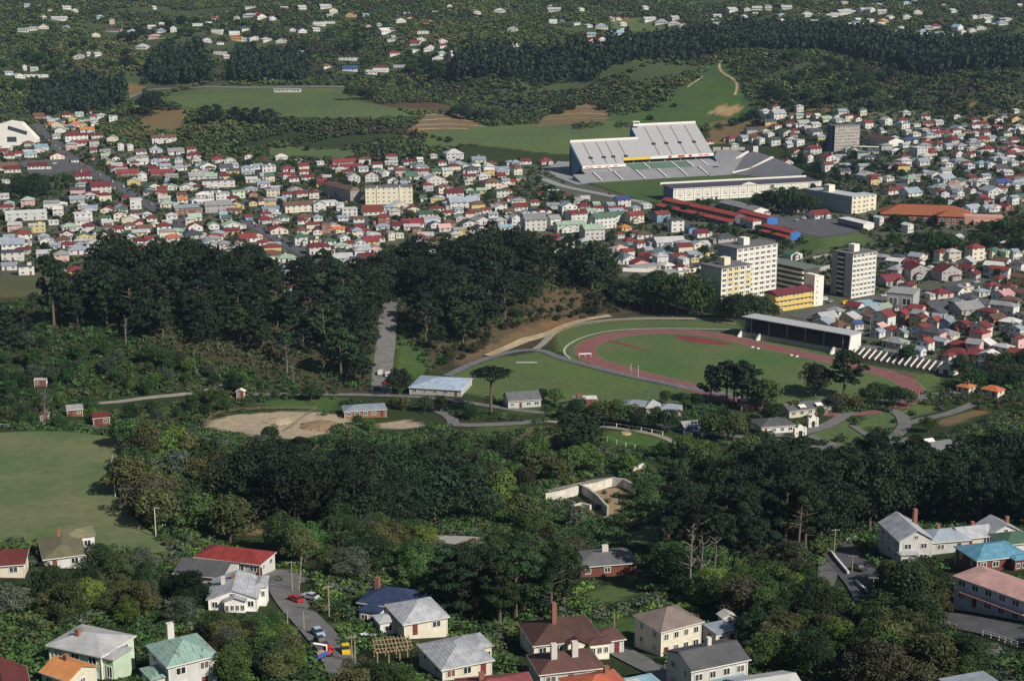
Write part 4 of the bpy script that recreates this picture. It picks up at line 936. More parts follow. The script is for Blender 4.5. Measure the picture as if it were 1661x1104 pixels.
# --- old white stand seen from behind
p4 = pz(1092, 327, 1.0); wl = 133.5; wd = 18.0
ws = empty('old_stand', (p4[0], p4[1], 1.0), R(19.6), 'long white stand seen from behind with blank arched panels and a small central gable', 'stadium stand')
mb = MB(); mb.box(0, wl, .02, wd, -2, 10.2)
P = [(59, 10.2), (75, 10.2), (72, 11.2), (67, 12.6), (62, 11.2)]
mb.solid([(x, -.3, z) for x, z in P], [(x, .6, z) for x, z in P])
for i in range(17): mb.box(2 + i * 8 - .3, 2 + i * 8 + .3, -.35, 0, -1, 9.6)
mb.box(0, wl, -.3, 0, 2.6, 3.1); mb.box(-.2, wl + .2, -.45, 0, 9.6, 10.2)
wo_ = mb.build('wall', WHITE, ws)
for i in range(16):
    x = 6 + i * 8
    pb = MB(); n = 7
    pts = [(x - 2.2, 3.9), (x + 2.2, 3.9), (x + 2.2, 7.2)] + [(x + 2.2 * math.cos(math.pi * k / n), 7.2 + 1.3 * math.sin(math.pi * k / n)) for k in range(1, n)] + [(x - 2.2, 7.2)]
    pb.solid([(a, -.14, b) for a, b in pts], [(a, .0, b) for a, b in pts]); pb.build('arch_panel', mat('panel_render', (0.66, 0.62, 0.53), 0.8), wo_)
    vb = MB(); vb.box(x - .8, x + .8, -.22, -.15, 4.2, 4.7); vb.build('vent', DARK, wo_)
for x in (26, 34, 38): db = MB(); db.box(x - .9, x + .9, -.2, .01, -.5, 2.2); db.build('door', DARK, ws)
mb = MB(); mb.solid([(-2, -.5, 10.25), (wl - 2, -.5, 10.25), (wl - 2, wd, 11.0), (-2, wd, 11.0)], [(-2, -.5, 10.5), (wl - 2, -.5, 10.5), (wl - 2, wd, 11.6), (-2, wd, 11.6)])
rf = mb.build('roof', mat('dark_roof', (0.07, 0.065, 0.09), 0.8), ws)
mb = MB(); mb.box(-3, wl - 4, wd + .02, wd + .6, 11.0, 13.0); mb.build('fascia', WHITE, rf)
mb = MB(); mb.box(-.3, -.02, .1, wd - .2, -2, 9.9); mb.build('end_wall', mat('slate_blue', (0.16, 0.2, 0.3)), ws)
# --- floor-by-floor blocks
def block(name, lab, cat, p, ang, L, D, floors, fh, wallm_, cols, sidecols=0, roofm_=TAR, rib=True, ribm=WHITE, infill=None, infill_cells=(), wfrac=.7, plant=True, group=None, bright=None, shadem=None, winh=.55):
    root = empty(name, (p[0], p[1], p[2]), ang, lab, cat, group)
    H = floors * fh
    mb = MB(); mb.box(0, L, 0, D, -4, H); w = mb.build('wall', wallm_, root)
    if shadem:  # end panel away from the sun, its shade painted as a darker tone
        mb = MB(); mb.box(-.06, -.003, 0, D, -3, H); mb.build('end_wall', shadem, root)
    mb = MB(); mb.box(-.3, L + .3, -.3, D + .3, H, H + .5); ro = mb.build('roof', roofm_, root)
    if plant:
        mb = MB(); mb.box(L * .30, L * .30 + 4.5, D * .30, D * .30 + 4.5, H + .5, H + 4.6); mb.build('lift_housing', ribm, ro)
    if rib:
        mb = MB()
        for f in range(floors + 1): mb.box(-.1, L + .1, -.28, -.003, f * fh - .18, f * fh + .18)
        for c in range(cols + 1): mb.box(c * L / cols - .13, c * L / cols + .13, -.24, -.004, 0, H - .2)
        mb.build('frame', ribm, w)
    r_ = random.Random(len(name) + floors)
    for f in range(floors):
        for c in range(cols):
            cw = L / cols
            if (f, c) in infill_cells:
                ib = MB(); ib.box(c * cw + .15, (c + 1) * cw - .15, -.1, -.01, f * fh + .2, f * fh + fh * .45); ib.build('balcony_panel', infill, w)
            link('window', WIN, root, ((c + .5) * cw, -.02, f * fh + fh * (.92 - winh)), 0, (cw * wfrac * r_.uniform(.8, 1.1), 1, fh * winh))
        for c in range(sidecols):
            link('window', WIN, root, (-.02, D - (c + .5) * D / sidecols, f * fh + fh * .35), -math.pi / 2, (1.2, 1, fh * .45))
    return root, w, ro, H
YB = mat('yellow_balcony', (0.66, 0.50, 0.16), 0.7)
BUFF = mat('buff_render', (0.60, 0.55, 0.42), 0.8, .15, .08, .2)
A36 = R(36)
cells = [(f, c) for f in range(9) for c in range(5) if c in (1, 2, 4) and (f * 3 + c) % 4 != 0]
block('apartment_tower', 'cream tower of flats with yellow balcony panels, lowest of the three towers', 'apartment tower', pz(1168, 510, 0), A36, 22, 16, 9, 2.75, WHITE, 5, 2, infill=YB, infill_cells=cells, shadem=BUFF, ribm=CREAM)
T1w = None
block('apartment_tower', 'tallest white tower of flats standing behind the cream and yellow tower', 'apartment tower', (122.9, 829.8, 0), A36, 31, 15, 11, 2.85, WHITE, 7, 2, shadem=GREYR)
t3 = block('apartment_tower', 'free-standing white tower of flats with grey stair balconies on its left side', 'apartment tower', pz(1380, 484, 0), A36, 19.5, 15.3, 9, 2.75, WHITE, 6, 0, shadem=GREYR)
for f in range(1, 9):
    mb = MB(); mb.box(-.9, -.07, 6, 10.5, f * 2.75 - .1, f * 2.75 + .9); mb.build('stair_balcony', CREAM, t3[0])
mb = MB(); mb.box(-.12, -.065, 5.6, 11, 0, 24.5); mb.build('stair_recess', DARK, t3[0])  # flat dark strip paints the shade of the stair recess
# low yellow block with white stair tower, and the long banded block behind it
q = pz(1257, 506, 0)
yb, w, ro, H = block('apartment_block', 'low three-storey block with yellow balcony bands and dark red roof beside the white towers', 'apartment block', q, R(33), 27, 9, 3, 3.0, mat('yellow_render', (0.62, 0.46, 0.14), .8), 9, 0, roofm_=roofm('D'), rib=False, plant=False, wfrac=.62, winh=.42)
mb = MB()
for f in range(3): mb.box(-.4, 27, -1.2, -.01, f * 3 + .1, f * 3 + 1.05)
mb.build('balcony', YB, w)
mb = MB(); mb.solid([(-.6, -1.6, 9.5), (27, -1.6, 9.5), (27, 9.6, 9.5), (-.6, 9.6, 9.5)], [(-.2, 4, 11.4), (27, 4, 11.4), (27, 4.4, 11.4), (-.2, 4.4, 11.4)]); mb.build('roof_slope', roofm('D'), ro)
q2 = Vector((q[0], q[1], 0)) + Vector((math.cos(R(33)), math.sin(R(33)), 0)) * 27.3
stw = empty('stair_tower', (q2.x, q2.y, 0), R(33), 'narrow blank white stair tower at the end of the low yellow block', 'stair tower')
mb = MB(); mb.box(0, 7, -1, 6, -2, 16.5); mb.box(-.2, 3, -1.3, 6.2, 16.5, 17.6); mb.build('wall', WHITE, stw)
for f in range(5): link('window', WIN, stw, (2.2, -1.02, 1.2 + f * 3.1), 0, (.9, 1, 1.0))
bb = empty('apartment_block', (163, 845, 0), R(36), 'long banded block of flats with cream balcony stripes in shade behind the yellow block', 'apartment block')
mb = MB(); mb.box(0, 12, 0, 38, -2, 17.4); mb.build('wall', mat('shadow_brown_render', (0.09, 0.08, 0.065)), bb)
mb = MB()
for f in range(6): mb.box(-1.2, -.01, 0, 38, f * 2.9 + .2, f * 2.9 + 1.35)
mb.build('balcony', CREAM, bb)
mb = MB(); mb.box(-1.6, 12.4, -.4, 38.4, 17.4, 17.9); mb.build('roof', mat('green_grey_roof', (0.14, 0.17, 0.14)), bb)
# grey slab block on the right hill
g = G(1353, 246)
gb, w, ro, H = block('apartment_block', 'weathered grey slab block of flats with end wall darkened for shade on the right hillside', 'apartment block', g, R(24), 27.5, 12, 8, 2.9, mat('stained_concrete', (0.42, 0.38, 0.34), .9, .1, .22, .3), 10, 1, ribm=mat('stained_frame', (0.45, 0.41, 0.36), .9), shadem=mat('shaded_blue_wall', (0.08, 0.085, 0.14)), plant=False, wfrac=.8, winh=.5)
for f, c in ((1, 5), (1, 6)):
    mb = MB(); mb.box(c * 2.75 + .2, c * 2.75 + 2.5, -.2, -.08, f * 2.9 + .3, f * 2.9 + 1.3); mb.build('balcony_panel', YELLOW, w)
mb = MB(); g2 = G(1410, 243); mb.box(-9, 9, -3, 3, 2.6, 3.0); mb.box(-8, -7.4, -2, 2, -2, 2.6); mb.box(7.4, 8, -2, 2, -2, 2.6)
tag(mb.build('canopy', WHITE, None, g2, R(-12)), 'low white flat canopy beside the grey slab block', 'canopy')
# cream four-storey block in the town and its brown-roofed wing
g = G(593, 332)
cb_, w, ro, H = block('apartment_block', 'cream four-storey block with rows of small windows in the middle of the town', 'apartment block', g, R(8), 37, 12, 4, 3.3, CREAM, 9, 0, plant=False, wfrac=.35, winh=.38, rib=False, roofm_=TAR)
mb = MB()
for x in (9.2, 27): mb.box(x - .5, x + .5, -.5, -.003, -1, 14.4)
mb.build('pilaster', CREAM, w)
g = G(585, 328)
wb = empty('apartment_block', g, R(34), 'long brown-roofed block end-on beside the cream four-storey block', 'apartment block')
mb = MB(); mb.box(-9, 0, 0, 46, -2, 10); mb.build('wall', mat('grey_brown_wall', (0.3, 0.28, 0.27)), wb)
mb = MB(); mb.solid([(-9.6, -.6, 10), (.6, -.6, 10), (.6, 46.6, 10), (-9.6, 46.6, 10)], [(-4.6, 1, 12.5), (-4.4, 1, 12.5), (-4.4, 45, 12.5), (-4.6, 45, 12.5)]); mb.build('roof', roofm('B'), wb)
for f in range(3):
    for c in range(2): link('window', WIN, wb, (-2.5 - c * 4, -.02, 1 + f * 3.1), 0, (1.6, 1, 1.5))
    for c in range(9): link('window', WIN, wb, (-9.02, 3 + c * 5, 1 + f * 3.1), -math.pi / 2, (2.4, 1, 1.5))
# cream hospital-like block
g = G(1381, 348)
hb, w, ro, H = block('institution_block', 'cream four-storey institution with grey-green shaded side and roof tower behind the school', 'institution', g, R(33), 15, 48, 4, 3.2, CREAM, 3, 12, plant=False, rib=False, wfrac=.5, winh=.45, shadem=mat('shaded_green_render', (0.28, 0.33, 0.31)), roofm_=mat('pale_roof', (0.44, 0.47, 0.49)))
mb = MB(); mb.box(2, 8, 26, 32, H + .5, H + 5.5); mb.build('roof_tower', CREAM, ro)
mb = MB(); mb.box(15.02, 28, 3, 16, -3, H - .8); w2 = mb.build('wing', CREAM, hb)
mb = MB(); mb.box(14.9, 28.3, 2.7, 16.3, H - .8, H - .4); mb.build('roof', mat('pale_roof', (0.44, 0.47, 0.49)), w2)
for f in range(4):
    for c in range(2): link('window', WIN, hb, (18.5 + c * 5.5, 2.98, f * 3.2 + 1.1), 0, (2.4, 1, 1.6))
# brick building under a big terracotta roof
g = G(1452, 362)
tb = empty('institution_block', g, R(-12), 'brick institution under a broad terracotta tiled hip roof', 'institution')
TERRA = mat('terracotta_tiles', (0.30, 0.105, 0.055), .85, .1, .14, .4)
BRK = mat('red_brick', (0.27, 0.12, 0.08), .9, .1, .15, .8)
for nm, x0, y0, L, D, h, pit in (('main', -10, 0, 62, 26, 6.2, 22), ('wing', 28, -16, 17, 15, 8.2, 22)):
    wmb = wall_mb('h', L, D, h, 0); rmb, zr = roof_mb('h', L, D, h, R(pit), .7)
    off = Vector((x0 + L / 2, y0 + D / 2, 0))
    wm2 = wmb.build('wall', BRK, tb, off); rm2 = rmb.build('roof', TERRA, tb, off)
for i in range(9): link('window', WIN, tb, (-6 + i * 3.8, -.02, 2.2), 0, (1.9, 1, 2.4))
for f in range(2):
    for i in range(4): link('window', WIN, tb, (30.2 + i * 4.2, -16.02, 1.2 + f * 3.6), 0, (2.6, 1, 2.2))
    for i in range(3): link('window', WIN, tb, (27.98, -13 + i * 4.5, 1.2 + f * 3.6), -math.pi / 2, (2.2, 1, 2.0))
mb = MB(); mb.box(46, 72, -9, 2, -3, 8); mb.box(52, 72, -14, -9.02, -4, 5.5); mb.build('annexe', mat('pink_render', (0.56, 0.33, 0.26), .85), tb)
# long low school blocks
def long_block(lab, pa, pb, D, h, rk, wk, kind='g', endm=None, cat='school block', name='school_block', pitch=18, nwin=14, leanto=0, group=None, wb=2.0):
    a = G(*pa); b = G(*pb); d = (b - a); d.z = 0; L = d.length; ang = math.atan2(d.y, d.x)
    c = (a + b) / 2 + Vector((-math.sin(ang), math.cos(ang), 0)) * D / 2
    c.z = min(a.z, b.z, float(hgt(c.x, c.y)))
    root = empty(name, c, ang, lab, cat, group)
    rm = roofm(rk) if isinstance(rk, str) else rk; wm = wallm(wk) if isinstance(wk, str) else wk
    w = wall_mb(kind, L, D, h, R(pitch), base=wb).build('wall', wm, root)
    rmb, zr = roof_mb(kind, L, D, h, R(pitch)); ro = rmb.build('roof', rm, root)
    if endm:
        eb = MB(); y = D / 2; tp = math.tan(R(pitch)); gg = h + y * tp
        pts = [(-y, -1), (y, -1), (y, h), (0, gg), (-y, h)]
        eb.solid([(L / 2 + .004, p, q) for p, q in pts], [(L / 2 + .1, p, q) for p, q in pts]); eb.build('end_wall', endm, root)
    for i in range(nwin): link('window', WIN, root, (-L / 2 + (i + .5) * L / nwin, -D / 2 - .01, h * .35), 0, (L / nwin * .7, 1, h * .42))
    if leanto:
        lb = MB(); y = -D / 2
        lb.box(-L / 2 + 1, L / 2 + 2, y - leanto, y - .12, -wb, h * .55); lw = lb.build('lean_to', wm, root)
        lb = MB(); lb.solid([(-L / 2 + .6, y - leanto - .5, h * .55), (L / 2 + 2.4, y - leanto - .5, h * .55), (L / 2 + 2.4, y - .13, h * .72), (-L / 2 + .6, y - .13, h * .72)],
                            [(-L / 2 + .6, y - leanto - .5, h * .55 + .2), (L / 2 + 2.4, y - leanto - .5, h * .55 + .2), (L / 2 + 2.4, y - .13, h * .72 + .2), (-L / 2 + .6, y - .13, h * .72 + .2)])
        lb.build('lean_to_roof', rm, lw)
    return root
DKW = mat('dark_wall', (0.12, 0.12, 0.14), .8)
REDR = mat('school_red_roof', (0.30, 0.06, 0.05), .7, .2, .15, .3)
long_block('longest red-roofed school block with a lean-to running below the white stand', (1073, 340), (1192, 364), 9, 7.5, REDR, DKW, leanto=7)
long_block('red-roofed school block with a bright blue gable beside the asphalt playground, farther from the towers', (1196, 357), (1244, 367), 9, 6, REDR, DKW, endm=BLUEP, nwin=8)
long_block('red-roofed school block with a bright blue gable nearest to the white towers', (1234, 378), (1282, 390), 8, 5, REDR, DKW, endm=BLUEP, nwin=8, leanto=5)
long_block('long grey-roofed school hall with a white gable below the white stand', (1166, 340), (1222, 352), 13, 5.5, 'e', DKW, endm=WHITE, nwin=10)
long_block('small white block with a red roof at the end of the long school block', (1200, 366), (1221, 371), 7, 5.5, REDR, 'w', 'h', nwin=3)
long_block('long white flat-roofed classroom building right of the asphalt playground', (1359, 364), (1400, 374), 9, 4.5, 'W', DKW, 't', endm=WHITE, nwin=8)
long_block('long brown-roofed shed with a white gable on the right hillside', (1400, 232), (1441, 240), 16, 6, 'B', 'e', 'g', endm=WHITE, cat='shed', name='storage_shed', nwin=6)
long_block('low white sports pavilion with dark windows on the edge of the upper field', (444, 150), (487, 150), 7, 3.4, 'e', 'w', 'g', cat='pavilion', name='pavilion', nwin=7, pitch=12)
long_block('large grey concrete warehouse with sloping roof among the right-hand terraces', (1437, 502), (1480, 506), 18, 9.5, 'e', GREYR, 't', cat='warehouse', name='warehouse', nwin=2)
# white auditorium on the left edge
g = G(4, 237)
au = empty('auditorium', g, R(8), 'big white auditorium with a dark glazed panel at the left picture edge', 'auditorium')
mb = MB(); P = [(-14, -2), (34, -2), (34, 6), (20, 22), (8, 24), (-14, 18)]
mb.solid([(x, 0, z) for x, z in P], [(x, 16, z) for x, z in P]); mb.build('wall', WHITE, au)
mb = MB(); P = [(6, 16.5), (24, 10.5), (25, 14), (7, 20)]
mb.solid([(x, -.2, z) for x, z in P], [(x, -.01, z) for x, z in P]); mb.build('window', GLASS, au)
mb = MB(); mb.box(5, 14, -.2, -.01, 4, 9); mb.build('window', GLASS, au)
# --- running-track grandstand and its neighbours
f0 = pz(1200, 545, 0); ga = R(-42)
gs = empty('grandstand', (f0[0] + 1, f0[1] - 1, 0), ga, 'long track grandstand with a pale flat roof and white end wall', 'grandstand')
GL = 60.0; GD = 13.0
mb = MB(); mb.box(0, GL, .3, 1.2, -1, 2.6); mb.build('front_wall', mat('stand_concrete', (0.33, 0.31, 0.28), .9), gs)
mb = MB()
for i in range(8): mb.box(.6, GL - .6, 1.2 + i * 1.35, 12.2, 2.0 + i * .62 - (.62 if i else 2), 2.0 + i * .62)
mb.build('seating_steps', mat('timber_seating', (0.10, 0.09, 0.08)), gs)
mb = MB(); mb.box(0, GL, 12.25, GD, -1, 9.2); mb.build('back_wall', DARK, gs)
mb = MB(); mb.solid([(-1, .2, 9.9), (GL + .3, .2, 9.9), (GL + .3, GD + .4, 9.2), (-1, GD + .4, 9.2)], [(-1, .2, 10.3), (GL + .3, .2, 10.3), (GL + .3, GD + .4, 9.6), (-1, GD + .4, 9.6)])
rf = mb.build('roof', mat('pale_sheet_roof', (0.42, 0.43, 0.44), .7), gs)
P = [(1.2, -1), (GD, -1), (GD, 9.2), (2.5, 9.7), (1.2, 3)]
mb = MB(); mb.solid([(GL - .5, p, q) for p, q in P], [(GL, p, q) for p, q in P]); ew = mb.build('end_wall', WHITE, gs)
mb = MB(); mb.box(GL + .01, GL + .1, 5, 7, -.5, 2.2); mb.build('door', REDP, ew)
mb = MB(); mb.solid([(-.1, p, q) for p, q in P], [(.3, p, q) for p, q in P]); mb.build('end_wall', mat('grey_wall', (0.3, 0.3, 0.29)), gs)
for i in range(6):
    mb = MB(); x = 4 + i * 10.4; mb.box(x - .12, x + .12, 1.9, 2.14, 2.2, 9.75); mb.build('column', GREYR, gs)
for x in (-1, 10, 52):
    mb = MB(); mb.solid([(x, -3.2, 0), (x + 1.0, -3.2, 0), (x + 1.0, .25, 0), (x, .25, 0)], [(x, -3.2, .5), (x + 1, -3.2, .5), (x + 1, .25, 3.2), (x, .25, 3.2)]); mb.build('stair_wall', WHITE, gs)
o2 = Vector((f0[0] + 1, f0[1] - 1, 0)) + Vector((math.cos(ga), math.sin(ga), 0)) * (GL + 2)
bl = empty('bleachers', o2, ga, 'row of dark bench terraces divided by white slanted stair walls right of the grandstand', 'bleachers')
mb = MB()
for i in range(5): mb.box(0, 44, i * 1.3, 6.6, i * .65 - (.65 if i else 1), i * .65 + .3)
mb.build('steps', mat('dark_benches', (0.12, 0.10, 0.10)), bl)
for i in range(15):
    mb = MB(); x = i * 3.1 + .2; mb.bar((x, -.4, .7), (x, 6.5, 3.6), .45, .7); mb.build('stair_wall', WHITE, bl)
mb = MB(); mb.box(-.5, 44.5, 6.7, 7.0, -1, 4.0); mb.build('back_wall', GREYR, bl)
p = o2 + Vector((math.cos(ga), math.sin(ga), 0)) * 49 + Vector((-math.sin(ga), math.cos(ga), 0)) * 4
cs = empty('club_shed', (p.x, p.y, 0), ga, 'small white gabled shed with a red door at the end of the bleachers', 'shed')
wall_mb('f', 7, 9, 3.2, R(35)).build('wall', WHITE, cs); roof_mb('f', 7, 9, 3.2, R(35), .3)[0].build('roof', roofm('K'), cs)
link('door', DOOR, cs, (0, -4.51, 0), 0, (2.4, 1, 2.4)); link('window', WIN, cs, (3.51, 1, 1), math.pi / 2, (1.2, 1, 1.1))
# ---------------------------------------------------------------- nearer houses, one by one
ROOFC.update({'o': ('olive tiled', (0.175, 0.165, 0.095)), 'm': ('maroon brown', (0.10, 0.048, 0.042)), 'q': ('grey brown tiled', (0.19, 0.15, 0.13)), 'T': ('steel blue', (0.13, 0.30, 0.42)), 'N': ('navy blue', (0.035, 0.05, 0.115)),
              'V': ('rusting pale green', (0.26, 0.40, 0.34)), 'Z': ('silver grey', (0.42, 0.43, 0.45)), 'r': ('deep red', (0.27, 0.04, 0.04)), 'd': ('dull red', (0.28, 0.075, 0.075)), 'H': ('pale blue iron', (0.36, 0.43, 0.52)), 'k': ('dark grey', (0.12, 0.12, 0.125))})
WALLC.update({'x': ('white', (0.78, 0.75, 0.69)), 'm': ('dark maroon', (0.17, 0.06, 0.05)), 'l': ('pale blue', (0.50, 0.56, 0.66)), 'i': ('ivory', (0.76, 0.71, 0.56))})
for k, c2 in (('H', (0.30, 0.37, 0.46)), ('Z', (0.33, 0.34, 0.36)), ('T', (0.11, 0.26, 0.37)), ('N', (0.03, 0.04, 0.09)), ('r', (0.22, 0.035, 0.035)), ('V', None)):
    nm = 'roof_' + ROOFC[k][0].replace(' ', '_')
    if k == 'V': ribbed(nm, ROOFC[k][1], (0.22, 0.34, 0.29), .5, .6, 'X', .15, ((0.17, 0.085, 0.05), .58))
    else: ribbed(nm, ROOFC[k][1], c2, .5, .55, 'X', .30)
def near(px, py, w, d, yaw, st, kind, rk, wk, lab, pitch=24, chim=1, nwin=None, base=3.0, seed=1, dz=0.0):
    g = G(px, py); a = R(yaw)
    c = Vector((g.x, g.y, 0)) + Vector((-math.sin(a), math.cos(a), 0)) * d / 2
    c.z = g.z + dz
    h = house(c, a, w, d, st, kind, rk, wk, R(pitch), seed=seed, chim=chim, base=base, nwin=nwin, attrs=dict(px=px, py=py, zone='near', label=lab))
    rf_ = [o for o in h.children if o.name.startswith('roof')][0]; zz = {1: 2.95, 2: 5.8}[st] + random.Random(seed).uniform(-.2, .25)
    X, Y = w / 2 + .5, d / 2 + .5; fb = MB()
    if kind != 't':
        if kind in 'hg':
            for y in (-Y - .04, Y + .005): fb = MB(); fb.box(-X, X, y, y + .035, zz - .06, zz + .15); fb.build('gutter', FRAME, rf_)
        if kind in 'hf':
            for x in (-X - .04, X + .005): fb = MB(); fb.box(x, x + .035, -Y + .06, Y - .06, zz - .06, zz + .15); fb.build('gutter', FRAME, rf_)
    # weathered base course and corner boards
    for sx in (-1, 1):
        for sy in (-1, 1):
            cb2 = MB(); cb2.box(sx * w / 2 - .09, sx * w / 2 + .09, sy * d / 2 - .09, sy * d / 2 + .09, -1.5, zz - .12); cb2.build('corner_board', FRAME, h)
    return h
h = near(106, 921, 9.2, 14, 21, 1, 'h', 'o', 'x', 'house with an olive tiled roof and white wall at the edge of the left field', 17, 0, seed=3)
wing(h, 4.6, 7.0, 7, 6.5, 3.3, 'h', 'o', 'w', 17)
cb = MB(); cb.box(-.6, .3, 5, 5.8, 3.2, 5.9); cb.build('chimney', BRICK, h)
near(6, 936, 9, 9, 12, 1, 'h', 'D', 'c', 'cream house with a dark red roof cut off by the left picture edge', 24, 0, seed=4)
h = near(370, 928, 17, 8, -17, 1, 'h', 'r', 'x', 'long low white clubhouse under a deep red roof beside the car park', 22, 0, 5, seed=5)
for x in (3.0, 8.3): link('door', DOOR, h, (x, -4.02, 0), 0, (1.6, 1, 2.4))
near(322, 944, 12, 9, -15, 1, 'g', 'k', 'e', 'house with a dark slate gable roof half hidden behind the white villa', 22, 0, seed=6, dz=-1.4)
h = near(378, 990, 10.2, 11, 4, 1, 'f', 'Z', 'W', 'white villa with a silver roof and a bay window on its broad front gable', 20, 2, 4, seed=7, base=4, dz=-.2)
wing(h, .6, -6.2, 4.4, 1.6, 2.9, 'f', 'Z', 'W', 20, 0, 4); wing(h, 5.4, 3.0, 2.4, 6, 3.2, 'h', 'Z', 'W', 20)
h = near(124, 1094, 11.5, 9, -24, 2, 'h', 's', 'g', 'pale green house with a white hipped roof at the lower left', 17, 1, 3, seed=8, base=4, dz=-1.0)
wing(h, 6.2, -1.5, 3.5, 5, 5.2, 'h', 's', 'g', 12)
near(92, 1122, 6.5, 6, -32, 1, 'g', 'O', 'c', 'house with an orange iron roof half hidden by bushes at the lower left', 24, 1, seed=9)
near(8, 1160, 8, 10, 22, 1, 'f', 'D', 'e', 'grey gabled house with a maroon roof in the bottom left corner', 33, 0, 2, seed=10)
h = near(314, 1114, 8.6, 10, 32, 2, 'h', 'V', 'x', 'tall white house with a rusting pale green hipped roof', 25, 0, 2, seed=11, base=4, dz=-.8)
cb = MB(); cb.box(-1.6, -.4, 2.5, 3.5, 6, 10.2); cb.build('chimney', PLASTER, h); wing(h, -5.6, -1.5, 3.2, 5, 3.6, 'h', 'V', 'w', 15)
h = near(628, 1003, 13, 9.5, -18, 1, 'h', 'N', 'e', 'house with a navy blue hipped roof above the sloping lawn', 24, 0, seed=12)
wing(h, -3, -5.5, 4.5, 4, 3.0, 'h', 'N', 'w', 20, -.6); cb = MB(); cb.box(-5, -4.1, .5, 1.5, 3.3, 6.8); cb.build('chimney', BRICK, h)
h = near(691, 1034, 9.4, 10.5, 24, 1, 'h', 'Z', 'i', 'ivory house with a grey hipped roof beside the timber frame', 22, 0, 2, seed=13, base=4, dz=1.0)
wing(h, -6.5, 1.5, 3.6, 4, 2.8, 'h', 's', 'w', 14, -1, 1)
h = near(758, 1100, 9.8, 11.5, 25, 1, 'h', 'Z', 'c', 'cream house with a grey hipped roof below the timber frame', 19, 0, 3, seed=14)
wing(h, 5.6, 2, 3, 6, 3.2, 'h', 'Z', 'c', 16)
near(815, 1164, 12, 9, 12, 1, 'h', 'd', 'x', 'house with a dull red roof cut off by the bottom edge', 20, 1, seed=15)
h = near(920, 1066, 13.5, 11, 14, 1, 'h', 'm', 'i', 'large villa with a maroon brown roof, tall chimney and corner verandah', 25, 0, 4, seed=16, dz=.4)
cb = MB(); cb.box(-2.0, -1.1, -1.5, -.6, 4, 9.6); cb.build('chimney', BRICK, h); wing(h, 1.5, -6.4, 3.5, 1.2, 3.0, 'f', 'm', 'i', 26, 0, 2)
wing(h, 6.0, -6.6, 4.0, 2.4, 3.0, 'h', 'm', 'i', 16, 0, 3)
h = near(926, 1112, 11.5, 8, 14, 1, 'h', 'm', 'x', 'house with a maroon brown roof and two white chimneys below the large villa', 24, 0, 3, seed=17)
for x in (-2.5, 1.5): cb = MB(); cb.box(x - .55, x + .55, -1.6, -.6, 3.6, 7.4); cb.build('chimney', PLASTER, h)
h = near(990, 1060, 5.6, 5.5, 20, 1, 'h', 'm', 'x', 'small open garage with a brown roof beside the concrete drive', 18, 0, 2, seed=18)
h['category'] = 'garage'
near(1104, 1060, 9.8, 9.0, 30, 2, 'h', 'q', 'i', 'two-storey cream flats with a grey brown tiled hipped roof', 26, 0, 4, seed=19)
h = near(1166, 1128, 11.6, 8.6, 24, 2, 'g', 'k', 'x', 'two-storey white flats with a dark grey gable roof', 20, 0, 4, seed=20)
cb = MB(); cb.box(0, .8, 0, .8, 7, 9.4); cb.build('chimney', PLASTER, h)
near(1178, 1046, 5, 5, 24, 1, 't', 'S', 'x', 'small flat-roofed grey carport behind the white flats', 0, 0, 2, seed=21)
near(985, 1158, 9.5, 9, 20, 1, 'h', 'O', 'x', 'house with an orange hipped roof cut off by the bottom edge', 22, 1, 2, seed=22)
near(1058, 1160, 8, 8, 24, 1, 't', 'b', 'x', 'low building with a pale blue flat roof at the bottom edge', 0, 0, 2, seed=23)
near(1206, 1150, 7, 6, 24, 1, 't', 'b', 'x', 'white building with a flat pale roof right of the two-storey white flats', 0, 0, 2, seed=24)
near(1262, 1158, 10.5, 9, 18, 1, 'g', 'W', 'x', 'building with a white corrugated gable roof at the bottom edge', 20, 0, 2, seed=25)
h = near(1484, 906, 8.2, 13, 8, 2, 'f', 'Z', 'x', 'tall white gabled house with a grey roof beside the right-hand road', 30, 0, 2, seed=26, base=4, dz=-1.2)
cb = MB(); cb.box(3.2, 4.1, 3, 4, 6, 10.4); cb.build('chimney', BRICK, h); wing(h, -2.2, -7.2, 4.2, 2, 3.0, 'h', 'Z', 'w', 14, 0, 2)
near(1540, 896, 10, 8, 12, 1, 'h', 'S', 'x', 'low house with a blue grey roof right of the tall gabled house', 20, 1, 2, seed=27)
near(1586, 888, 9, 7, 15, 1, 'g', 'Z', 'c', 'house with a silver gable roof behind the steel blue roof', 22, 1, 2, seed=28)
near(1630, 884, 9, 7, 15, 1, 'f', 'Z', 'x', 'house with a silver gable facing front behind the steel blue roof', 26, 1, 2, seed=29)
near(1655, 898, 8, 7, 15, 1, 'h', 'G', 'x', 'house with a dark green roof at the right picture edge', 22, 0, 2, seed=31)
h = near(1624, 924, 13, 9, 16, 1, 'h', 'T', 'm', 'dark maroon house with a bright steel blue roof and white windows', 20, 0, 4, seed=30)
wing(h, 4.5, -5.2, 5, 3, 3.0, 'h', 'T', 'm', 14, 0, 3)
h = near(1612, 998, 20, 9, -52, 2, 'h', 'P', 'l', 'long two-storey pale building, walls tinted blue for shade, faded pink roof at right edge', 14, 0, 6, seed=32, base=5)  # blue of the shaded front is put into the wall colour
mb = MB(); mb.box(-8, 10.4, -5.9, -4.55, 2.8, 3.1); mb.build('awning', roofm('P'), h)
near(1597, 1150, 9, 7, 20, 1, 't', 'l' if 'l' in ROOFC else 'S', 'w', 'flat blue grey roof at the bottom right corner', 0, 0, 2, seed=33)
h = near(985, 934, 15, 10, 12, 1, 'h', 'k', 'm', 'low bungalow, roof and walls darkened in colour for the shade of the bare pines', 14, 0, 3, seed=34)  # pine shade is put into the roof and wall colours
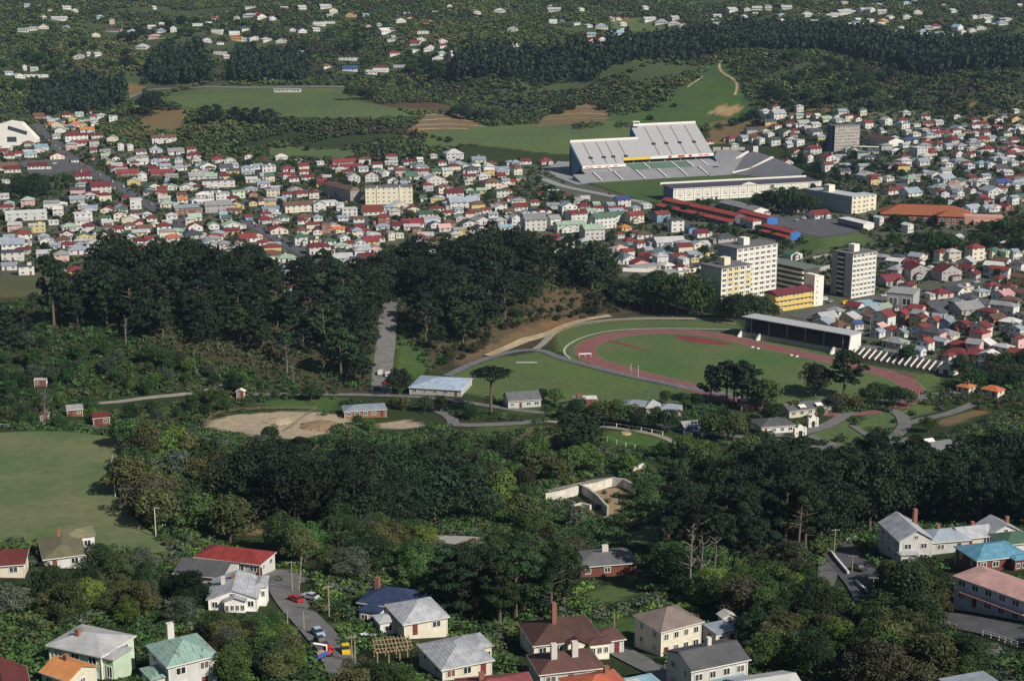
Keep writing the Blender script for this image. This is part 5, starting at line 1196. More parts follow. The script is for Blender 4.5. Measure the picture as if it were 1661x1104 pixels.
cb = MB(); cb.box(0, 1.6, 0, 1, 3.5, 6.2); cb.build('chimney', PLASTER, h)
near(1182, 1022, 2.6, 2.2, 20, 1, 'f', 'w', 'x', 'tiny white garden shed on the lawn behind the cream flats', 25, 0, 1, seed=35)
# zoo buildings
ZB = [(706, 641, 23, 20, -12, 1, 'h', 'H', 'e', 'big low zoo hall with a broad pale blue roof below the pine knoll', 13), (593, 677, 17, 9, 12, 1, 'h', 'S', 'n', 'brown timber animal house with a blue grey roof in the paddock', 16),
      (851, 661, 14, 9, 14, 1, 'g', 'k', 'w', 'white-walled zoo house with a dark gable roof in front of the grass field', 28), (950, 658, 9.5, 4.5, 4, 1, 't', 'w', 'n', 'open dark shelter with a pale flat roof beside the zoo drive', 0),
      (1031, 669, 10, 7, -8, 1, 'h', 'S', 'n', 'small zoo pavilion with a blue grey roof behind the row of trees', 20), (1060, 672, 6, 6, 0, 1, 'h', 's', 'e', 'tiny grey aviary house between two blue grey roofs', 34), (1087, 675, 9, 7, -6, 1, 'h', 'S', 'c', 'blue grey hipped zoo roof nearest to the pine clump', 22),
      (1314, 674, 20, 10, 22, 1, 'g', 'k', 'c', 'long zoo house with a dark slate roof and white skylights', 20), (1262, 703, 14, 11, 14, 1, 'h', 'k', 'w', 'white zoo entrance building with a dark hipped roof beside the arched gate', 18),
      (1122, 702, 7, 6, 20, 1, 'g', 's', 'b', 'zoo kiosk with a grey roof and blue wall below the trees', 18), (1225, 665, 12, 6, 10, 1, 't', 'k', 'n', 'low dark zoo shed with white roof lights behind the entrance', 0), (1540, 738, 12, 8, 24, 1, 't', 'e', 'e', 'grey concrete animal house with a flat roof on the right', 0),
      (122, 675, 6, 5, 20, 1, 'g', 'e', 'n', 'small grey shed among the enclosures behind the left field', 25), (72, 684, 3, 3, 10, 1, 'f', 'k', 'n', 'tiny grey hut beside the leafless tree behind the left field', 25), (165, 690, 6, 5, 20, 1, 'g', 'D', 'm', 'small maroon shed near the corner of the left field', 25), (66, 627, 5, 3, 10, 1, 't', 'w', 'm', 'open stable with a pale roof on the far left slope', 0),
      (390, 646, 3, 2.5, 0, 1, 'f', 'w', 'n', 'small hut with a white roof beside the lane below the pines', 25), (440, 747, 6, 4, 20, 1, 'g', 'Z', 'n', 'small animal shed with a silver roof above the grove', 20)]
for i, (px, py, w, d, yw, st_, kd, rk, wk, lab, pit) in enumerate(ZB):
    h = near(px, py, w, d, yw, st_, kd, rk, wk, lab, pit, 0, None, 2, seed=60 + i); h.name = 'zoo_building'; h['category'] = 'zoo building'
    if 'skylights' in lab or 'roof lights' in lab:
        for x in (-5, 3):
            mb = MB()
            if kd == 'g': y = -4.2; z = 3.5 + (d / 2 + .5 + y) * math.tan(R(pit)) + .35; mb.bar((x, y, z), (x + 3, y, z), .15, .12); mb.solid([(x, y - 1, z - .36), (x + 3, y - 1, z - .36), (x + 3, y + 1, z + .36), (x, y + 1, z + .36)], [(x, y - 1, z - .2), (x + 3, y - 1, z - .2), (x + 3, y + 1, z + .52), (x, y + 1, z + .52)])
            else: mb.box(x, x + 2.6, -1, 1, 3.55, 4.1)
            mb.build('skylight', WHITE, h)
mb = MB(); p = G(1510, 732); sh = empty('slanted_roof', (p.x, p.y, p.z), R(24), 'white slanted roof panel on the grey animal house at the right', 'roof shelter'); sh.scale = (.7, .7, .7)
mb.solid([(-3, -2, 4), (3, -2, 4), (3, 3, 6.4), (-3, 3, 6.4)], [(-3, -2, 4.25), (3, -2, 4.25), (3, 3, 6.65), (-3, 3, 6.65)]); mb.build('roof', WHITE, sh)
mb = MB(); mb.box(-2.8, 2.8, -1.6, 2.8, -2, 3.9); mb.build('wall', GREYR, sh)
# white arched zoo gate
def gate(px, py, lab, w=5.2):
    g = G(px, py); r = empty('arched_gate', g, R(14), lab, 'gate'); r.scale = (.85, .85, .78)
    mb = MB(); n = 8
    mb.box(-w / 2, -w * .2, -.8, .8, -1, 4.2); mb.box(w * .2, w / 2, -.8, .8, -1, 4.2); mb.box(-w * .2, w * .2, -.79, .79, 3.3, 4.2)
    pts = [(-w / 2, 4.2), (w / 2, 4.2)] + [(w / 2 * math.cos(math.pi * k / n) * .62, 4.6 + 1.9 * math.sin(math.pi * k / n)) for k in range(n + 1)]
    mb.solid([(a, -.7, b) for a, b in pts], [(a, .7, b) for a, b in pts])
    for x in (-w / 2, w / 2): mb.box(x - .45, x + .45, -.95, .95, -1, 5.0)
    mb.build('arch', WHITE, r)
    mb = MB(); mb.box(-w * .2, w * .2, -.1, .1, -.5, 3.29); mb.build('gate_opening', DARK, r)
    for x in (-w * .35, w * .35): link('window', WIN, r, (x, -.82, 1.5), 0, (.7, 1, 1.2))
gate(1297, 708, 'white ornamental arched gate of the zoo entrance nearest to the path'); gate(1318, 692, 'white arched gate half hidden behind shrubs at the zoo entrance', 4.2)
# pale curved enclosure walls
WALLP = mat('stained_white_wall', (0.62, 0.58, 0.50), .9, .1, .22, .35); WALLS = mat('stained_shade_wall', (0.46, 0.44, 0.41), .9, .1, .25, .35)  # second tone is the stained wall with shade put into its colour
def wallrun(name, lab, pts, h, m, thick=.7, cat='wall', kindm=None):
    P = resample([G(*p) for p in pts], 3.0); mb = MB()
    for a, b in zip(P[:-1], P[1:]):
        d = (b - a); d.z = 0; r = Vector((d.y, -d.x, 0)).normalized() * thick / 2
        za, zb = float(hgt(a.x, a.y)), float(hgt(b.x, b.y))
        q = [(a - r, za), (b - r, zb), (b + r, zb), (a + r, za)]
        mb.solid([(v.x, v.y, z - 1) for v, z in q], [(v.x, v.y, z + h) for v, z in q])
    return tag(mb.build(name, m), lab, cat)
wallrun('enclosure_wall', 'sunlit white concrete zoo wall, lower left of the walled enclosure', [(884,815),(905,811),(920,807),(937,802)], 3.2, WALLP)
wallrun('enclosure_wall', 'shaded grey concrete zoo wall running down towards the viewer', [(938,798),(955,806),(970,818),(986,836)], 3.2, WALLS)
wallrun('enclosure_wall', 'sunlit white concrete zoo wall at the back of the walled enclosure', [(942,800),(968,795),(992,788)], 3.0, WALLP)
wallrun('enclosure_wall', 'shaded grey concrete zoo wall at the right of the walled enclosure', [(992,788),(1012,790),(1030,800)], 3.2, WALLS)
wallrun('enclosure_wall', 'low pale stepped wall in the lower part of the walled enclosure', [(926,828),(942,822),(958,826)], 1.6, WALLP)
wallrun('enclosure_wall', 'short white zoo wall showing between trees above the enclosure', [(1026,768),(1036,764),(1046,760)], 2.4, WALLP)
wallrun('garden_wall', 'white wall along the street edge of the towers forecourt', [(1010,440),(1060,442),(1110,444),(1148,436)], 2.2, WHITE)
wallrun('retaining_wall', 'low pale kerb wall on the left side of the right-hand road', [(1348,897),(1356,908),(1366,920),(1376,932)], .9, WHITE, .5)
wallrun('retaining_wall', 'low pale kerb wall lower down the right-hand road', [(1389,946),(1400,956),(1414,969)], .9, WHITE, .5)
wallrun('garden_wall', 'grey retaining wall above the lower terraces of houses', [(1290,438),(1330,440),(1345,436)], 2.5, GREYR)
wallrun('garden_wall', 'pale wall crossing the grass bank between school and towers', [(1318,420),(1345,416)], 1.6, CONC)
# timber house frame under construction
g = G(640, 1074); tf = empty('timber_frame', g, R(14), 'bare timber frame of a shed roof under construction beside the street', 'timber frame'); tf.scale = (.82, .82, .8)
TIMB = mat('raw_timber', (0.38, 0.28, 0.17), .8, .1, .15, 2)
for x in (-4, -1.3, 1.3, 4):
    for y in (0, 5): mb = MB(); mb.box(x - .12, x + .12, y - .12, y + .12, -1.5, 2.9 if y == 0 else 3.6); mb.build('post', TIMB, tf)
mb = MB()
for y, z in ((0, 2.9), (5, 3.6)): mb.box(-4.4, 4.4, y - .1, y + .1, z, z + .28)
mb.build('beam', TIMB, tf)
for i in range(11): mb = MB(); x = -4.3 + i * .86; mb.bar((x, -.7, 3.2), (x, 5.7, 4.1), .16, .24); mb.build('rafter', TIMB, tf)
mb = MB()
for i in range(3): mb.bar((-4.4, .8 + i * 1.8, 3.62 + i * .25), (4.4, .8 + i * 1.8, 3.62 + i * .25), .14, .12)
mb.build('batten', TIMB, tf)
# ---------------------------------------------------------------- the remaining small houses as one object
if STUFF:
    ms = [b[2] for b in STUFF.values()]
    V = []; F = []; MI = []
    for i, (vs, fs, m) in enumerate(STUFF.values()):
        o = len(V); V.extend(vs); F.extend([tuple(o + k for k in f) for f in fs]); MI.extend([i] * len(fs))
    me = bpy.data.meshes.new('houses'); me.from_pydata(V, [], F)
    for m in ms: me.materials.append(m)
    me.polygons.foreach_set('material_index', MI)
    bm = bmesh.new(); bm.from_mesh(me); bmesh.ops.remove_doubles(bm, verts=bm.verts, dist=.0005); bmesh.ops.recalc_face_normals(bm, faces=bm.faces); bm.to_mesh(me); bm.free()
    tag(link('houses', me), 'tiny white and pastel houses scattered over the far hillsides', 'houses', kind='stuff')
# ---------------------------------------------------------------- vegetation
def leafm(name, c, var=0.45):
    if name in MATS: return MATS[name]
    m = bpy.data.materials.new(name); t, N, L, P = nodes_of(m)
    P.inputs['Roughness'].default_value = 0.75; P.inputs['Specular IOR Level'].default_value = 0.12
    tc = N.new('ShaderNodeTexCoord'); oi = N.new('ShaderNodeObjectInfo')
    nz = N.new('ShaderNodeTexNoise'); nz.inputs['Scale'].default_value = 0.45; nz.inputs['Detail'].default_value = 4
    L.new(tc.outputs['Object'], nz.inputs['Vector'])
    a = N.new('ShaderNodeMapRange'); a.inputs[1].default_value = .3; a.inputs[2].default_value = .7; a.inputs[3].default_value = 1 - var; a.inputs[4].default_value = 1 + var
    L.new(nz.outputs[0], a.inputs[0])
    b = N.new('ShaderNodeMapRange'); b.inputs[3].default_value = .62; b.inputs[4].default_value = 1.5; L.new(oi.outputs['Random'], b.inputs[0])
    m1 = N.new('ShaderNodeMath'); m1.operation = 'MULTIPLY'; L.new(a.outputs[0], m1.inputs[0]); L.new(b.outputs[0], m1.inputs[1])
    fr = N.new('ShaderNodeMath'); fr.operation = 'MULTIPLY'; fr.inputs[1].default_value = 13.7; L.new(oi.outputs['Random'], fr.inputs[0])
    f2 = N.new('ShaderNodeMath'); f2.operation = 'FRACT'; L.new(fr.outputs[0], f2.inputs[0])
    h = N.new('ShaderNodeMapRange'); h.inputs[3].default_value = .468; h.inputs[4].default_value = .53; L.new(f2.outputs[0], h.inputs[0])
    hs = N.new('ShaderNodeHueSaturation'); hs.inputs['Color'].default_value = (*c, 1)
    L.new(m1.outputs[0], hs.inputs['Value']); L.new(h.outputs[0], hs.inputs['Hue']); L.new(hs.outputs[0], P.inputs['Base Color'])
    MATS[name] = m
    return m
LEAF = {'pine': leafm('pine_foliage', (0.020, 0.033, 0.017)), 'dark': leafm('dark_foliage', (0.032, 0.054, 0.022)), 'mid': leafm('green_foliage', (0.054, 0.092, 0.028)),
        'olive': leafm('olive_foliage', (0.072, 0.082, 0.032)), 'bright': leafm('bright_foliage', (0.104, 0.154, 0.034)), 'grey': leafm('grey_foliage', (0.072, 0.088, 0.062)),
        'gold': leafm('yellow_foliage', (0.16, 0.15, 0.03)), 'brown': leafm('brown_foliage', (0.052, 0.052, 0.030))}
BARK = mat('bark', (0.135, 0.11, 0.085), .95, .05, .3, 1.2)
DEADW = mat('dead_wood', (0.17, 0.155, 0.135), .95, .05, .2, 1.2)
def leaf_cloud(clumps, per, size, seed, up=0.35, squash=1.0, jit=0.7):
    g = np.random.default_rng(seed)
    Vs = []
    for (cx, cy, cz, r, rz) in clumps:
        n = max(6, int(per * r * r))
        d = g.normal(size=(n, 3)); d /= np.linalg.norm(d, axis=1)[:, None]
        d[:, 2] = np.where(d[:, 2] < -up, -d[:, 2], d[:, 2])
        rad = r * (0.62 + 0.42 * g.random(n))
        p = d * rad[:, None]; p[:, 2] *= rz / r
        p += (cx, cy, cz)
        nrm = d + jit * g.normal(size=(n, 3)); nrm[:, 2] += .25; nrm /= np.linalg.norm(nrm, axis=1)[:, None]
        t = np.cross(nrm, g.normal(size=(n, 3))); t /= np.linalg.norm(t, axis=1)[:, None]
        b = np.cross(nrm, t)
        s = size * (0.5 + 0.8 * g.random(n))[:, None]; k = (0.5 + .5 * g.random(n))[:, None]
        Vs.append(np.stack([p - t * s - b * s * k * .6, p + t * s * .8 - b * s * k, p + t * s + b * s * k * .7, p - t * s * .7 + b * s * k], 1).reshape(-1, 3))
    V = np.concatenate(Vs)
    F = np.arange(len(V)).reshape(-1, 4)
    return V, F
def pine_parts(seed, H=20.0, fine=1.0):
    r = random.Random(seed)
    base = r.uniform(.20, .42) * H; W_ = r.uniform(5.0, 7.2)
    cl = []
    tr = MB(); lean = (r.uniform(-.6, .6), r.uniform(-.6, .6))
    tr.tube([(0, 0, -1.5), (lean[0] * .3, lean[1] * .3, H * .4), (lean[0], lean[1], H * .9)], [.55, .4, .12], 6)
    nb = 15
    for i in range(nb):
        f = i / (nb - 1)
        z = base + (H * .93 - base) * f
        prof = (0.55 + 0.75 * math.sin(math.pi * min(1, .18 + f * .74))) * (1 - .45 * f ** 3)
        for k in range(r.choice((2, 3, 3, 4))):
            a = r.uniform(0, 6.283); q = W_ * prof * r.uniform(.35, 1.0)
            x, y = lean[0] * f + math.cos(a) * q, lean[1] * f + math.sin(a) * q
            zz = z + q * r.uniform(-.05, .28)
            cr = r.uniform(1.1, 2.1); cl.append((x, y, zz, cr, cr * r.uniform(.42, .68)))
            if q > 1.5 and r.random() < .75: tr.tube([(lean[0] * f * .9, lean[1] * f * .9, z - q * .18), (x * .55, y * .55, z), (x, y, zz)], [.16, .11, .05], 4, cap=False)
    for k in range(5): cl.append((lean[0] + r.uniform(-1.6, 1.6), lean[1] + r.uniform(-1.6, 1.6), H * r.uniform(.88, .97), r.uniform(1.1, 1.7), r.uniform(.7, 1.1)))
    # a few dead snags low on the trunk
    for k in range(6):
        a = r.uniform(0, 6.283); z = r.uniform(.2, .45) * H; l = r.uniform(1, 3.2)
        tr.tube([(0, 0, z), (math.cos(a) * l, math.sin(a) * l, z + r.uniform(-.3, 1.2))], [.09, .03], 3, cap=False)
    V, F = leaf_cloud(cl, 19 * fine, .44 / math.sqrt(fine), seed, up=.5)
    return tr, V, F
def broad_parts(seed, H=10.0, wide=1.0, fine=1.0, col=0.2):
    r = random.Random(seed)
    R_ = H * .42 * wide; cl = []; tr = MB(); ph = r.uniform(0, 6.28); lob = r.uniform(.12, .32)
    tr.tube([(0, 0, -1.2), (0, 0, H * .25), (r.uniform(-.3, .3), r.uniform(-.3, .3), H * .6)], [.34, .26, .1], 6)
    n = 22
    for i in range(n):
        a = i * 2.39996; t = (i + .5) / n
        el = math.asin(min(1, t * 1.25 - .25)) if t * 1.25 - .25 > -1 else -.3
        q = R_ * math.cos(el) * r.uniform(.5, 1.0) * (1 + lob * math.sin(2 * a + ph))
        z = H * (.50 + (.38 + lob * .3 * math.sin(a * 1.5 + ph)) * math.sin(el)) + r.uniform(-.10, .10) * H
        cr = H * r.choice((.09, .12, .15, .18, .22))
        x, y = math.cos(a) * q, math.sin(a) * q
        cl.append((x, y, z, cr, cr * r.uniform(.7, .95)))
        if i % 4 == 0: tr.tube([(0, 0, H * .22), (x * .6, y * .6, z * .75), (x, y, z)], [.14, .1, .04], 4, cap=False)
    for k in range(4): cl.append((r.uniform(-.2, .2) * H, r.uniform(-.2, .2) * H, H * r.uniform(.72, .86), H * .15, H * .12))
    cl.append((0, 0, H * .45, R_ * .72, H * .26))
    V, F = leaf_cloud(cl, 15 * fine, .40 / math.sqrt(fine), seed, up=.75)
    return tr, V, F
def umbrella_parts(seed, H=17.0):
    r = random.Random(seed); cl = []; tr = MB()
    tr.tube([(0, 0, -1), (.2, .1, H * .35), (-.1, .2, H * .72)], [.6, .48, .36], 8)
    for i in range(24):
        a = i * 2.4; q = 6.6 * math.sqrt((i + .5) / 24)
        z = H * .86 + 1.2 * (1 - (q / 6.6) ** 2) + r.uniform(-.4, .4)
        x, y = math.cos(a) * q, math.sin(a) * q
        cl.append((x, y, z, 1.7, .95))
        if i % 2: tr.tube([(-.1, .2, H * .68), (x * .6, y * .6, H * .8), (x, y, z - .4)], [.22, .14, .06], 5, cap=False)
    V, F = leaf_cloud(cl, 26, .34, seed, up=.4)
    return tr, V, F
def dead_parts(seed, H=14.0):
    r = random.Random(seed); tr = MB()
    tr.tube([(0, 0, -1), (.3, 0, H * .4), (.1, .3, H * .75), (.4, .2, H)], [.42, .3, .16, .04], 6)
    for i in range(22):
        z = H * r.uniform(.3, .97); a = r.uniform(0, 6.283); l = H * .21 * r.uniform(.4, 1.2) * (1.15 - .7 * z / H)
        m = (math.cos(a) * l * .55, math.sin(a) * l * .55, z + l * .25); e = (math.cos(a + .3) * l, math.sin(a + .3) * l, z + l * r.uniform(.3, .8))
        tr.tube([(.2, .1, z), m, e], [.13, .08, .03], 4, cap=False)
        for k in range(3):
            b = a + r.uniform(-.9, .9); f = r.uniform(.4, .9)
            s = (m[0] * f * 1.4, m[1] * f * 1.4, z + l * .3 * f)
            tr.tube([s, (s[0] + math.cos(b) * l * .4, s[1] + math.sin(b) * l * .4, s[2] + l * .3)], [.05, .02], 3, cap=False)
    return tr
def conifer_parts(seed, H=10.0):
    r = random.Random(seed); cl = []; tr = MB(); tr.tube([(0, 0, -1), (0, 0, H * .95)], [.25, .04], 5)
    for i in range(26):
        f = i / 25; z = H * (.1 + .86 * f); q = H * .20 * (1 - f) ** .8; a = i * 2.4
        cr = H * .085 * (1.25 - f * .6); cl.append((math.cos(a) * q, math.sin(a) * q, z, cr, cr * .9))
    V, F = leaf_cloud(cl, 24, .32, seed, up=.8)
    return tr, V, F
TREE = {}
def tree_meshes(key):
    if key in TREE: return TREE[key]
    kind, leaf, v = key
    if kind == 'pine': tr, V, F = pine_parts(100 + v)
    elif kind == 'nearpine': tr, V, F = pine_parts(150 + v, fine=3.2)
    elif kind == 'broad': tr, V, F = broad_parts(200 + v, wide=(.85, 1.0, 1.15, 1.3, .95)[v % 5], fine=2.6)
    elif kind == 'near': tr, V, F = broad_parts(300 + v, wide=(.85, 1.1, 1.3, 1.0, 1.2, .95)[v % 6], fine=6.0)
    elif kind == 'rpine': tr, V, F = broad_parts(250 + v, wide=(1.1, 1.25, 1.4, 1.2, 1.5, 1.0)[v % 6], fine=2.4)
    elif kind == 'nrpine': tr, V, F = broad_parts(270 + v, wide=(1.1, 1.25, 1.4, 1.2, 1.3, 1.0)[v % 6], fine=5.0)
    elif kind == 'umbrella': tr, V, F = umbrella_parts(5)
    elif kind == 'conifer': tr, V, F = conifer_parts(400 + v)
    elif kind == 'dead': TREE[key] = (dead_parts(500 + v).mesh('branches', DEADW), None); return TREE[key]
    elif kind == 'shrub': tr, V, F = None, *leaf_cloud([(0, 0, .9, 1.25, .95), (.8, .3, .7, .8, .6), (-.7, .4, .75, .85, .7), (.1, -.8, .65, .8, .6)], 34, .26, 600 + v, up=.9)
    TREE[key] = (tr.mesh('trunk', BARK) if tr else None, np_mesh('crown', V, F, [LEAF[leaf]]))
    return TREE[key]
TBASE = {'rpine': 9.2, 'nrpine': 9.2, 'pine': 20., 'nearpine': 20., 'broad': 9.2, 'near': 9.2, 'umbrella': 16., 'conifer': 10., 'dead': 14., 'shrub': 1.9}
NAME = {'rpine': 'pine_tree', 'nrpine': 'pine_tree', 'pine': 'pine_tree', 'nearpine': 'pine_tree', 'broad': 'broadleaf_tree', 'near': 'broadleaf_tree', 'umbrella': 'umbrella_pine', 'conifer': 'conifer_tree', 'dead': 'dead_tree', 'shrub': 'shrub'}
def put_tree(kind, leaf, x, y, h, lab, group=None, z=None, wide=1.0, v=None):
    v = trng.randrange(6) if v is None else v
    if kind in ('umbrella',): v = 0
    tm, cm = tree_meshes((kind, leaf, v))
    s = h / TBASE[kind]
    zz = float(hgt(x, y)) if z is None else z
    nm = NAME[kind]; cat = nm.replace('_tree', '').replace('_', ' ') + (' tree' if nm.endswith('_tree') else '')
    if kind == 'shrub':
        o = link('shrub', cm, None, (x, y, zz), trng.uniform(0, 6.28), (s * wide, s * wide, s)); return tag(o, lab, 'shrub', group)
    if kind == 'dead':
        o = link('dead_tree', tm, None, (x, y, zz), trng.uniform(0, 6.28), (s, s, s)); return tag(o, lab, 'dead tree', group)
    root = empty(nm, (x, y, zz), trng.uniform(0, 6.28), lab, cat, group); root.scale = (s * wide, s * wide, s)
    link('trunk', tm, root); link('crown', cm, root)
    return root
trng = random.Random(21)
# --- what must stay in sight: a picture-sized map of the distance of open ground, roads and buildings
KEEP = np.zeros((1104, 1661), np.float32)
YY, XX = np.mgrid[0:1104, 0:1661]
def keep_poly(poly, depth=None):
    xs = [p[0] for p in poly]; ys = [p[1] for p in poly]
    x0, x1 = max(0, int(min(xs))), min(1660, int(max(xs)) + 1); y0, y1 = max(0, int(min(ys))), min(1103, int(max(ys)) + 1)
    if x1 <= x0 or y1 <= y0: return
    sub = in_poly(XX[y0:y1 + 1, x0:x1 + 1], YY[y0:y1 + 1, x0:x1 + 1], poly)
    if depth is None:
        for y in range(y0, y1 + 1):
            row = sub[y - y0]
            if row.any():
                k = np.nonzero(row)[0]; KEEP[y, x0:x1 + 1][row] = G(float(x0 + (k[0] + k[-1]) // 2), float(y)).y
    else: KEEP[y0:y1 + 1, x0:x1 + 1][sub] = depth
def keep_box(x0, y0, x1, y1, depth=None): keep_poly([(x0, y0), (x1, y0), (x1, y1), (x0, y1)], depth if depth else G((x0 + x1) / 2, y1).y)
def keep_line(pts, hw):
    for a, b in zip(pts[:-1], pts[1:]):
        dx, dy = b[0] - a[0], b[1] - a[1]; l = math.hypot(dx, dy) or 1
        ox, oy = -dy / l * hw, dx / l * hw
        keep_poly([(a[0] + ox, a[1] + oy), (b[0] + ox, b[1] + oy), (b[0] - ox, b[1] - oy), (a[0] - ox, a[1] - oy)])
for A in HOUSES:
    c = A['c']; x, y, f = proj(c.x, c.y, c.z); s = FPX / f; h = (3.6 + 2.8 * (A['st'] - 1) + 2.5) * s; w = A['w'] * s * .62
    if A.get('zone') == 'near': y = max(y, A['py'] + 1.0)
    keep_box(x - w, y - h, x + w, y, c.y)
for px, py, wp, code, y0_, dy_, T_, kd_ in spec[N_IND:]:
    g = G(px, py); hh = (5.5 + 2.8 * (int(code[3]) - 1)) * sc(g); keep_box(px - wp * .5, py - hh, px + wp * .5, py, g.y)
KEEP_POLYS = [
 [(0,702),(60,699),(120,701),(180,709),(205,716),(185,745),(178,775),(188,805),(212,838),(247,868),(280,890),(200,880),(90,862),(0,870)],
 [(735,612),(800,582),(880,572),(920,582),(1000,602),(1110,632),(1130,640),(1060,652),(940,645),(840,635),(780,632)],
 [(893,545),(930,522),(1050,512),(1190,518),(1240,530),(1400,575),(1500,610),(1480,632),(1420,625),(1290,640),(1180,640),(1130,632),(1000,606),(920,585)],
 [(262,155),(330,146),(420,143),(560,145),(600,165),(690,180),(735,183),(560,188),(440,186),(345,178),(300,172)],
 [(440,240),(580,246),(560,254),(440,249)], [(700,212),(780,207),(900,200),(1000,197),(1030,205),(1030,225),(935,248),(880,240),(780,228),(690,235)],
 [(985,190),(1075,158),(1140,125),(1170,97),(1192,122),(1200,160),(1240,195),(1150,203),(1100,208),(1030,200)],
 [(230,178),(300,182),(295,205),(240,205)], [(335,690),(370,675),(440,668),(500,670),(545,680),(530,700),(470,708),(400,700)], [(585,684),(660,674),(690,690),(660,697),(620,693)],
 [(405,655),(480,648),(545,650),(540,662),(430,664)], [(980,707),(1000,700),(1060,704),(1080,712),(1050,722),(990,720)],
 [(1318,705),(1370,682),(1425,715),(1380,738),(1335,728)], [(1390,688),(1420,668),(1458,678),(1466,690),(1430,695)], [(1455,668),(1480,657),(1525,665),(1480,677)], [(1505,683),(1588,664),(1595,670),(1540,688)],
 [(885,800),(930,785),(995,770),(1030,782),(1025,800),(1000,832),(960,830),(940,805)], [(705,872),(740,872),(785,874),(785,880),(740,884)], [(1015,872),(1050,853),(1090,855),(1060,878)], [(955,958),(1000,948),(1035,960),(980,975)],
 [(960,1012),(1045,1002),(1055,1018),(985,1032)], [(1245,353),(1330,350),(1393,368),(1380,377),(1330,384),(1262,372)], [(1325,385),(1400,378),(1415,395),(1335,408),(1300,402)],
 [(1425,412),(1470,420),(1480,430),(1430,425)], [(990,32),(1040,30),(1082,45),(1060,50),(1000,48)], [(690,187),(745,187),(785,203),(690,210),(665,215)], [(885,187),(955,168),(985,180),(980,192),(880,200)], [(650,168),(735,166),(738,176),(650,174)],
 [(770,585),(830,560),(900,537),(930,520),(925,514),(890,526),(825,550)], [(0,448),(100,446),(105,462),(60,478),(0,484)], [(640,575),(655,560),(685,595),(690,605),(655,618)],
 [(605,625),(615,560),(622,525),(645,525),(640,560),(637,625)], [(405,842),(430,820),(438,830),(422,862),(408,866)], [(30,262),(110,258),(138,275),(60,283)],
]
for p in KEEP_POLYS: keep_poly(p)
keep_box(600, 1030, 672, 1072)
for b in [(925,200,1160,290),(1070,285,1335,330),(930,270,1340,325),(1135,395,1255,505),(1255,435,1342,505),(1345,392,1422,483),(1338,197,1400,245),(1205,510,1385,575),(1378,565,1530,612),(1318,303,1440,345),(1430,325,1590,378),(585,298,663,332),(538,292,592,325),(0,192,56,236),(444,140,488,150),(1355,345,1415,368),(1070,320,1240,362),(1232,363,1292,388),(1400,205,1460,235)]: keep_box(*b)
for pts, hw in [([(470,935),(478,985),(512,1020),(548,1062),(560,1090)], 20), ([(1360,895),(1385,925),(1408,950),(1424,970)], 27), ([(1520,1002),(1590,1015),(1655,1032)], 17), ([(1345,925),(1336,945)], 7), ([(1355,1050),(1385,1085)], 10),
                ([(545,640),(640,641),(740,650),(850,668),(880,672)], 4), ([(690,662),(735,680),(740,690),(830,688)], 5), ([(1060,690),(1150,704)], 4), ([(1255,706),(1300,704),(1345,690),(1375,670),(1400,662),(1440,664),(1466,680),(1470,690),(1440,715)], 6), ([(1470,688),(1540,672),(1580,655)], 7), ([(1400,662),(1440,650),(1500,646)], 7),
                ([(155,655),(195,652),(240,645),(300,640)], 4), ([(62,205),(130,268),(190,300),(250,338)], 5), ([(390,355),(430,375),(480,405),(520,425)], 7), ([(210,160),(240,147),(420,144),(560,142)], 4), ([(725,610),(820,572),(885,570)], 5), ([(1300,515),(1420,485),(1600,455)], 7), ([(880,290),(910,302),(1040,328)], 5), ([(1000,1055),(1090,1100)], 9), ([(985,1060),(1020,1090)], 10), ([(1330,722),(1430,728),(1470,715)],6)]:
    keep_line(pts, hw)
def clear_view(x, y, z, h, r, strict=1):
    """False where a crown at this spot would hide open ground or a building behind it"""
    bx, by, f = proj(x, y, z); s = FPX / f
    bad = 0; tot = 0
    for dx, t in ((0, .95), (0, .6), (-.8, .65), (.8, .65), (-.5, .9), (.5, .9), (0, .1), (-.7, .35), (.7, .35)):
        qx = int(bx + dx * r * s); qy = int(by - t * h * s * .97); tot += 1
        if 0 <= qx < 1661 and 0 <= qy < 1104:
            k = KEEP[qy, qx]
            if k > 0 and k > y - 4: bad += 1
    return bad < strict
PLACED = []
from collections import defaultdict
CELLS = defaultdict(list)
def free(x, y, rad):
    cx, cy = int(x // 12), int(y // 12)
    for i in (-1, 0, 1):
        for j in (-1, 0, 1):
            for (a, b, q) in CELLS[(cx + i, cy + j)]:
                if (a - x) ** 2 + (b - y) ** 2 < ((rad + q) * .5) ** 2 * 4 * .25: return False
    return True
def occupy(x, y, rad): CELLS[(int(x // 12), int(y // 12))].append((x, y, rad))
def hclear(x, y, m):
    for (a, b, q) in HCELL[(int(x // 25), int(y // 25))]:
        if (a - x) ** 2 + (b - y) ** 2 < (q + m) ** 2: return False
    return True
HCELL = defaultdict(list)
for A in HOUSES:
    c = A['c']
    for i in (-1, 0, 1):
        for j in (-1, 0, 1): HCELL[(int(c.x // 25) + i, int(c.y // 25) + j)].append((c.x, c.y, A['w'] * .5))
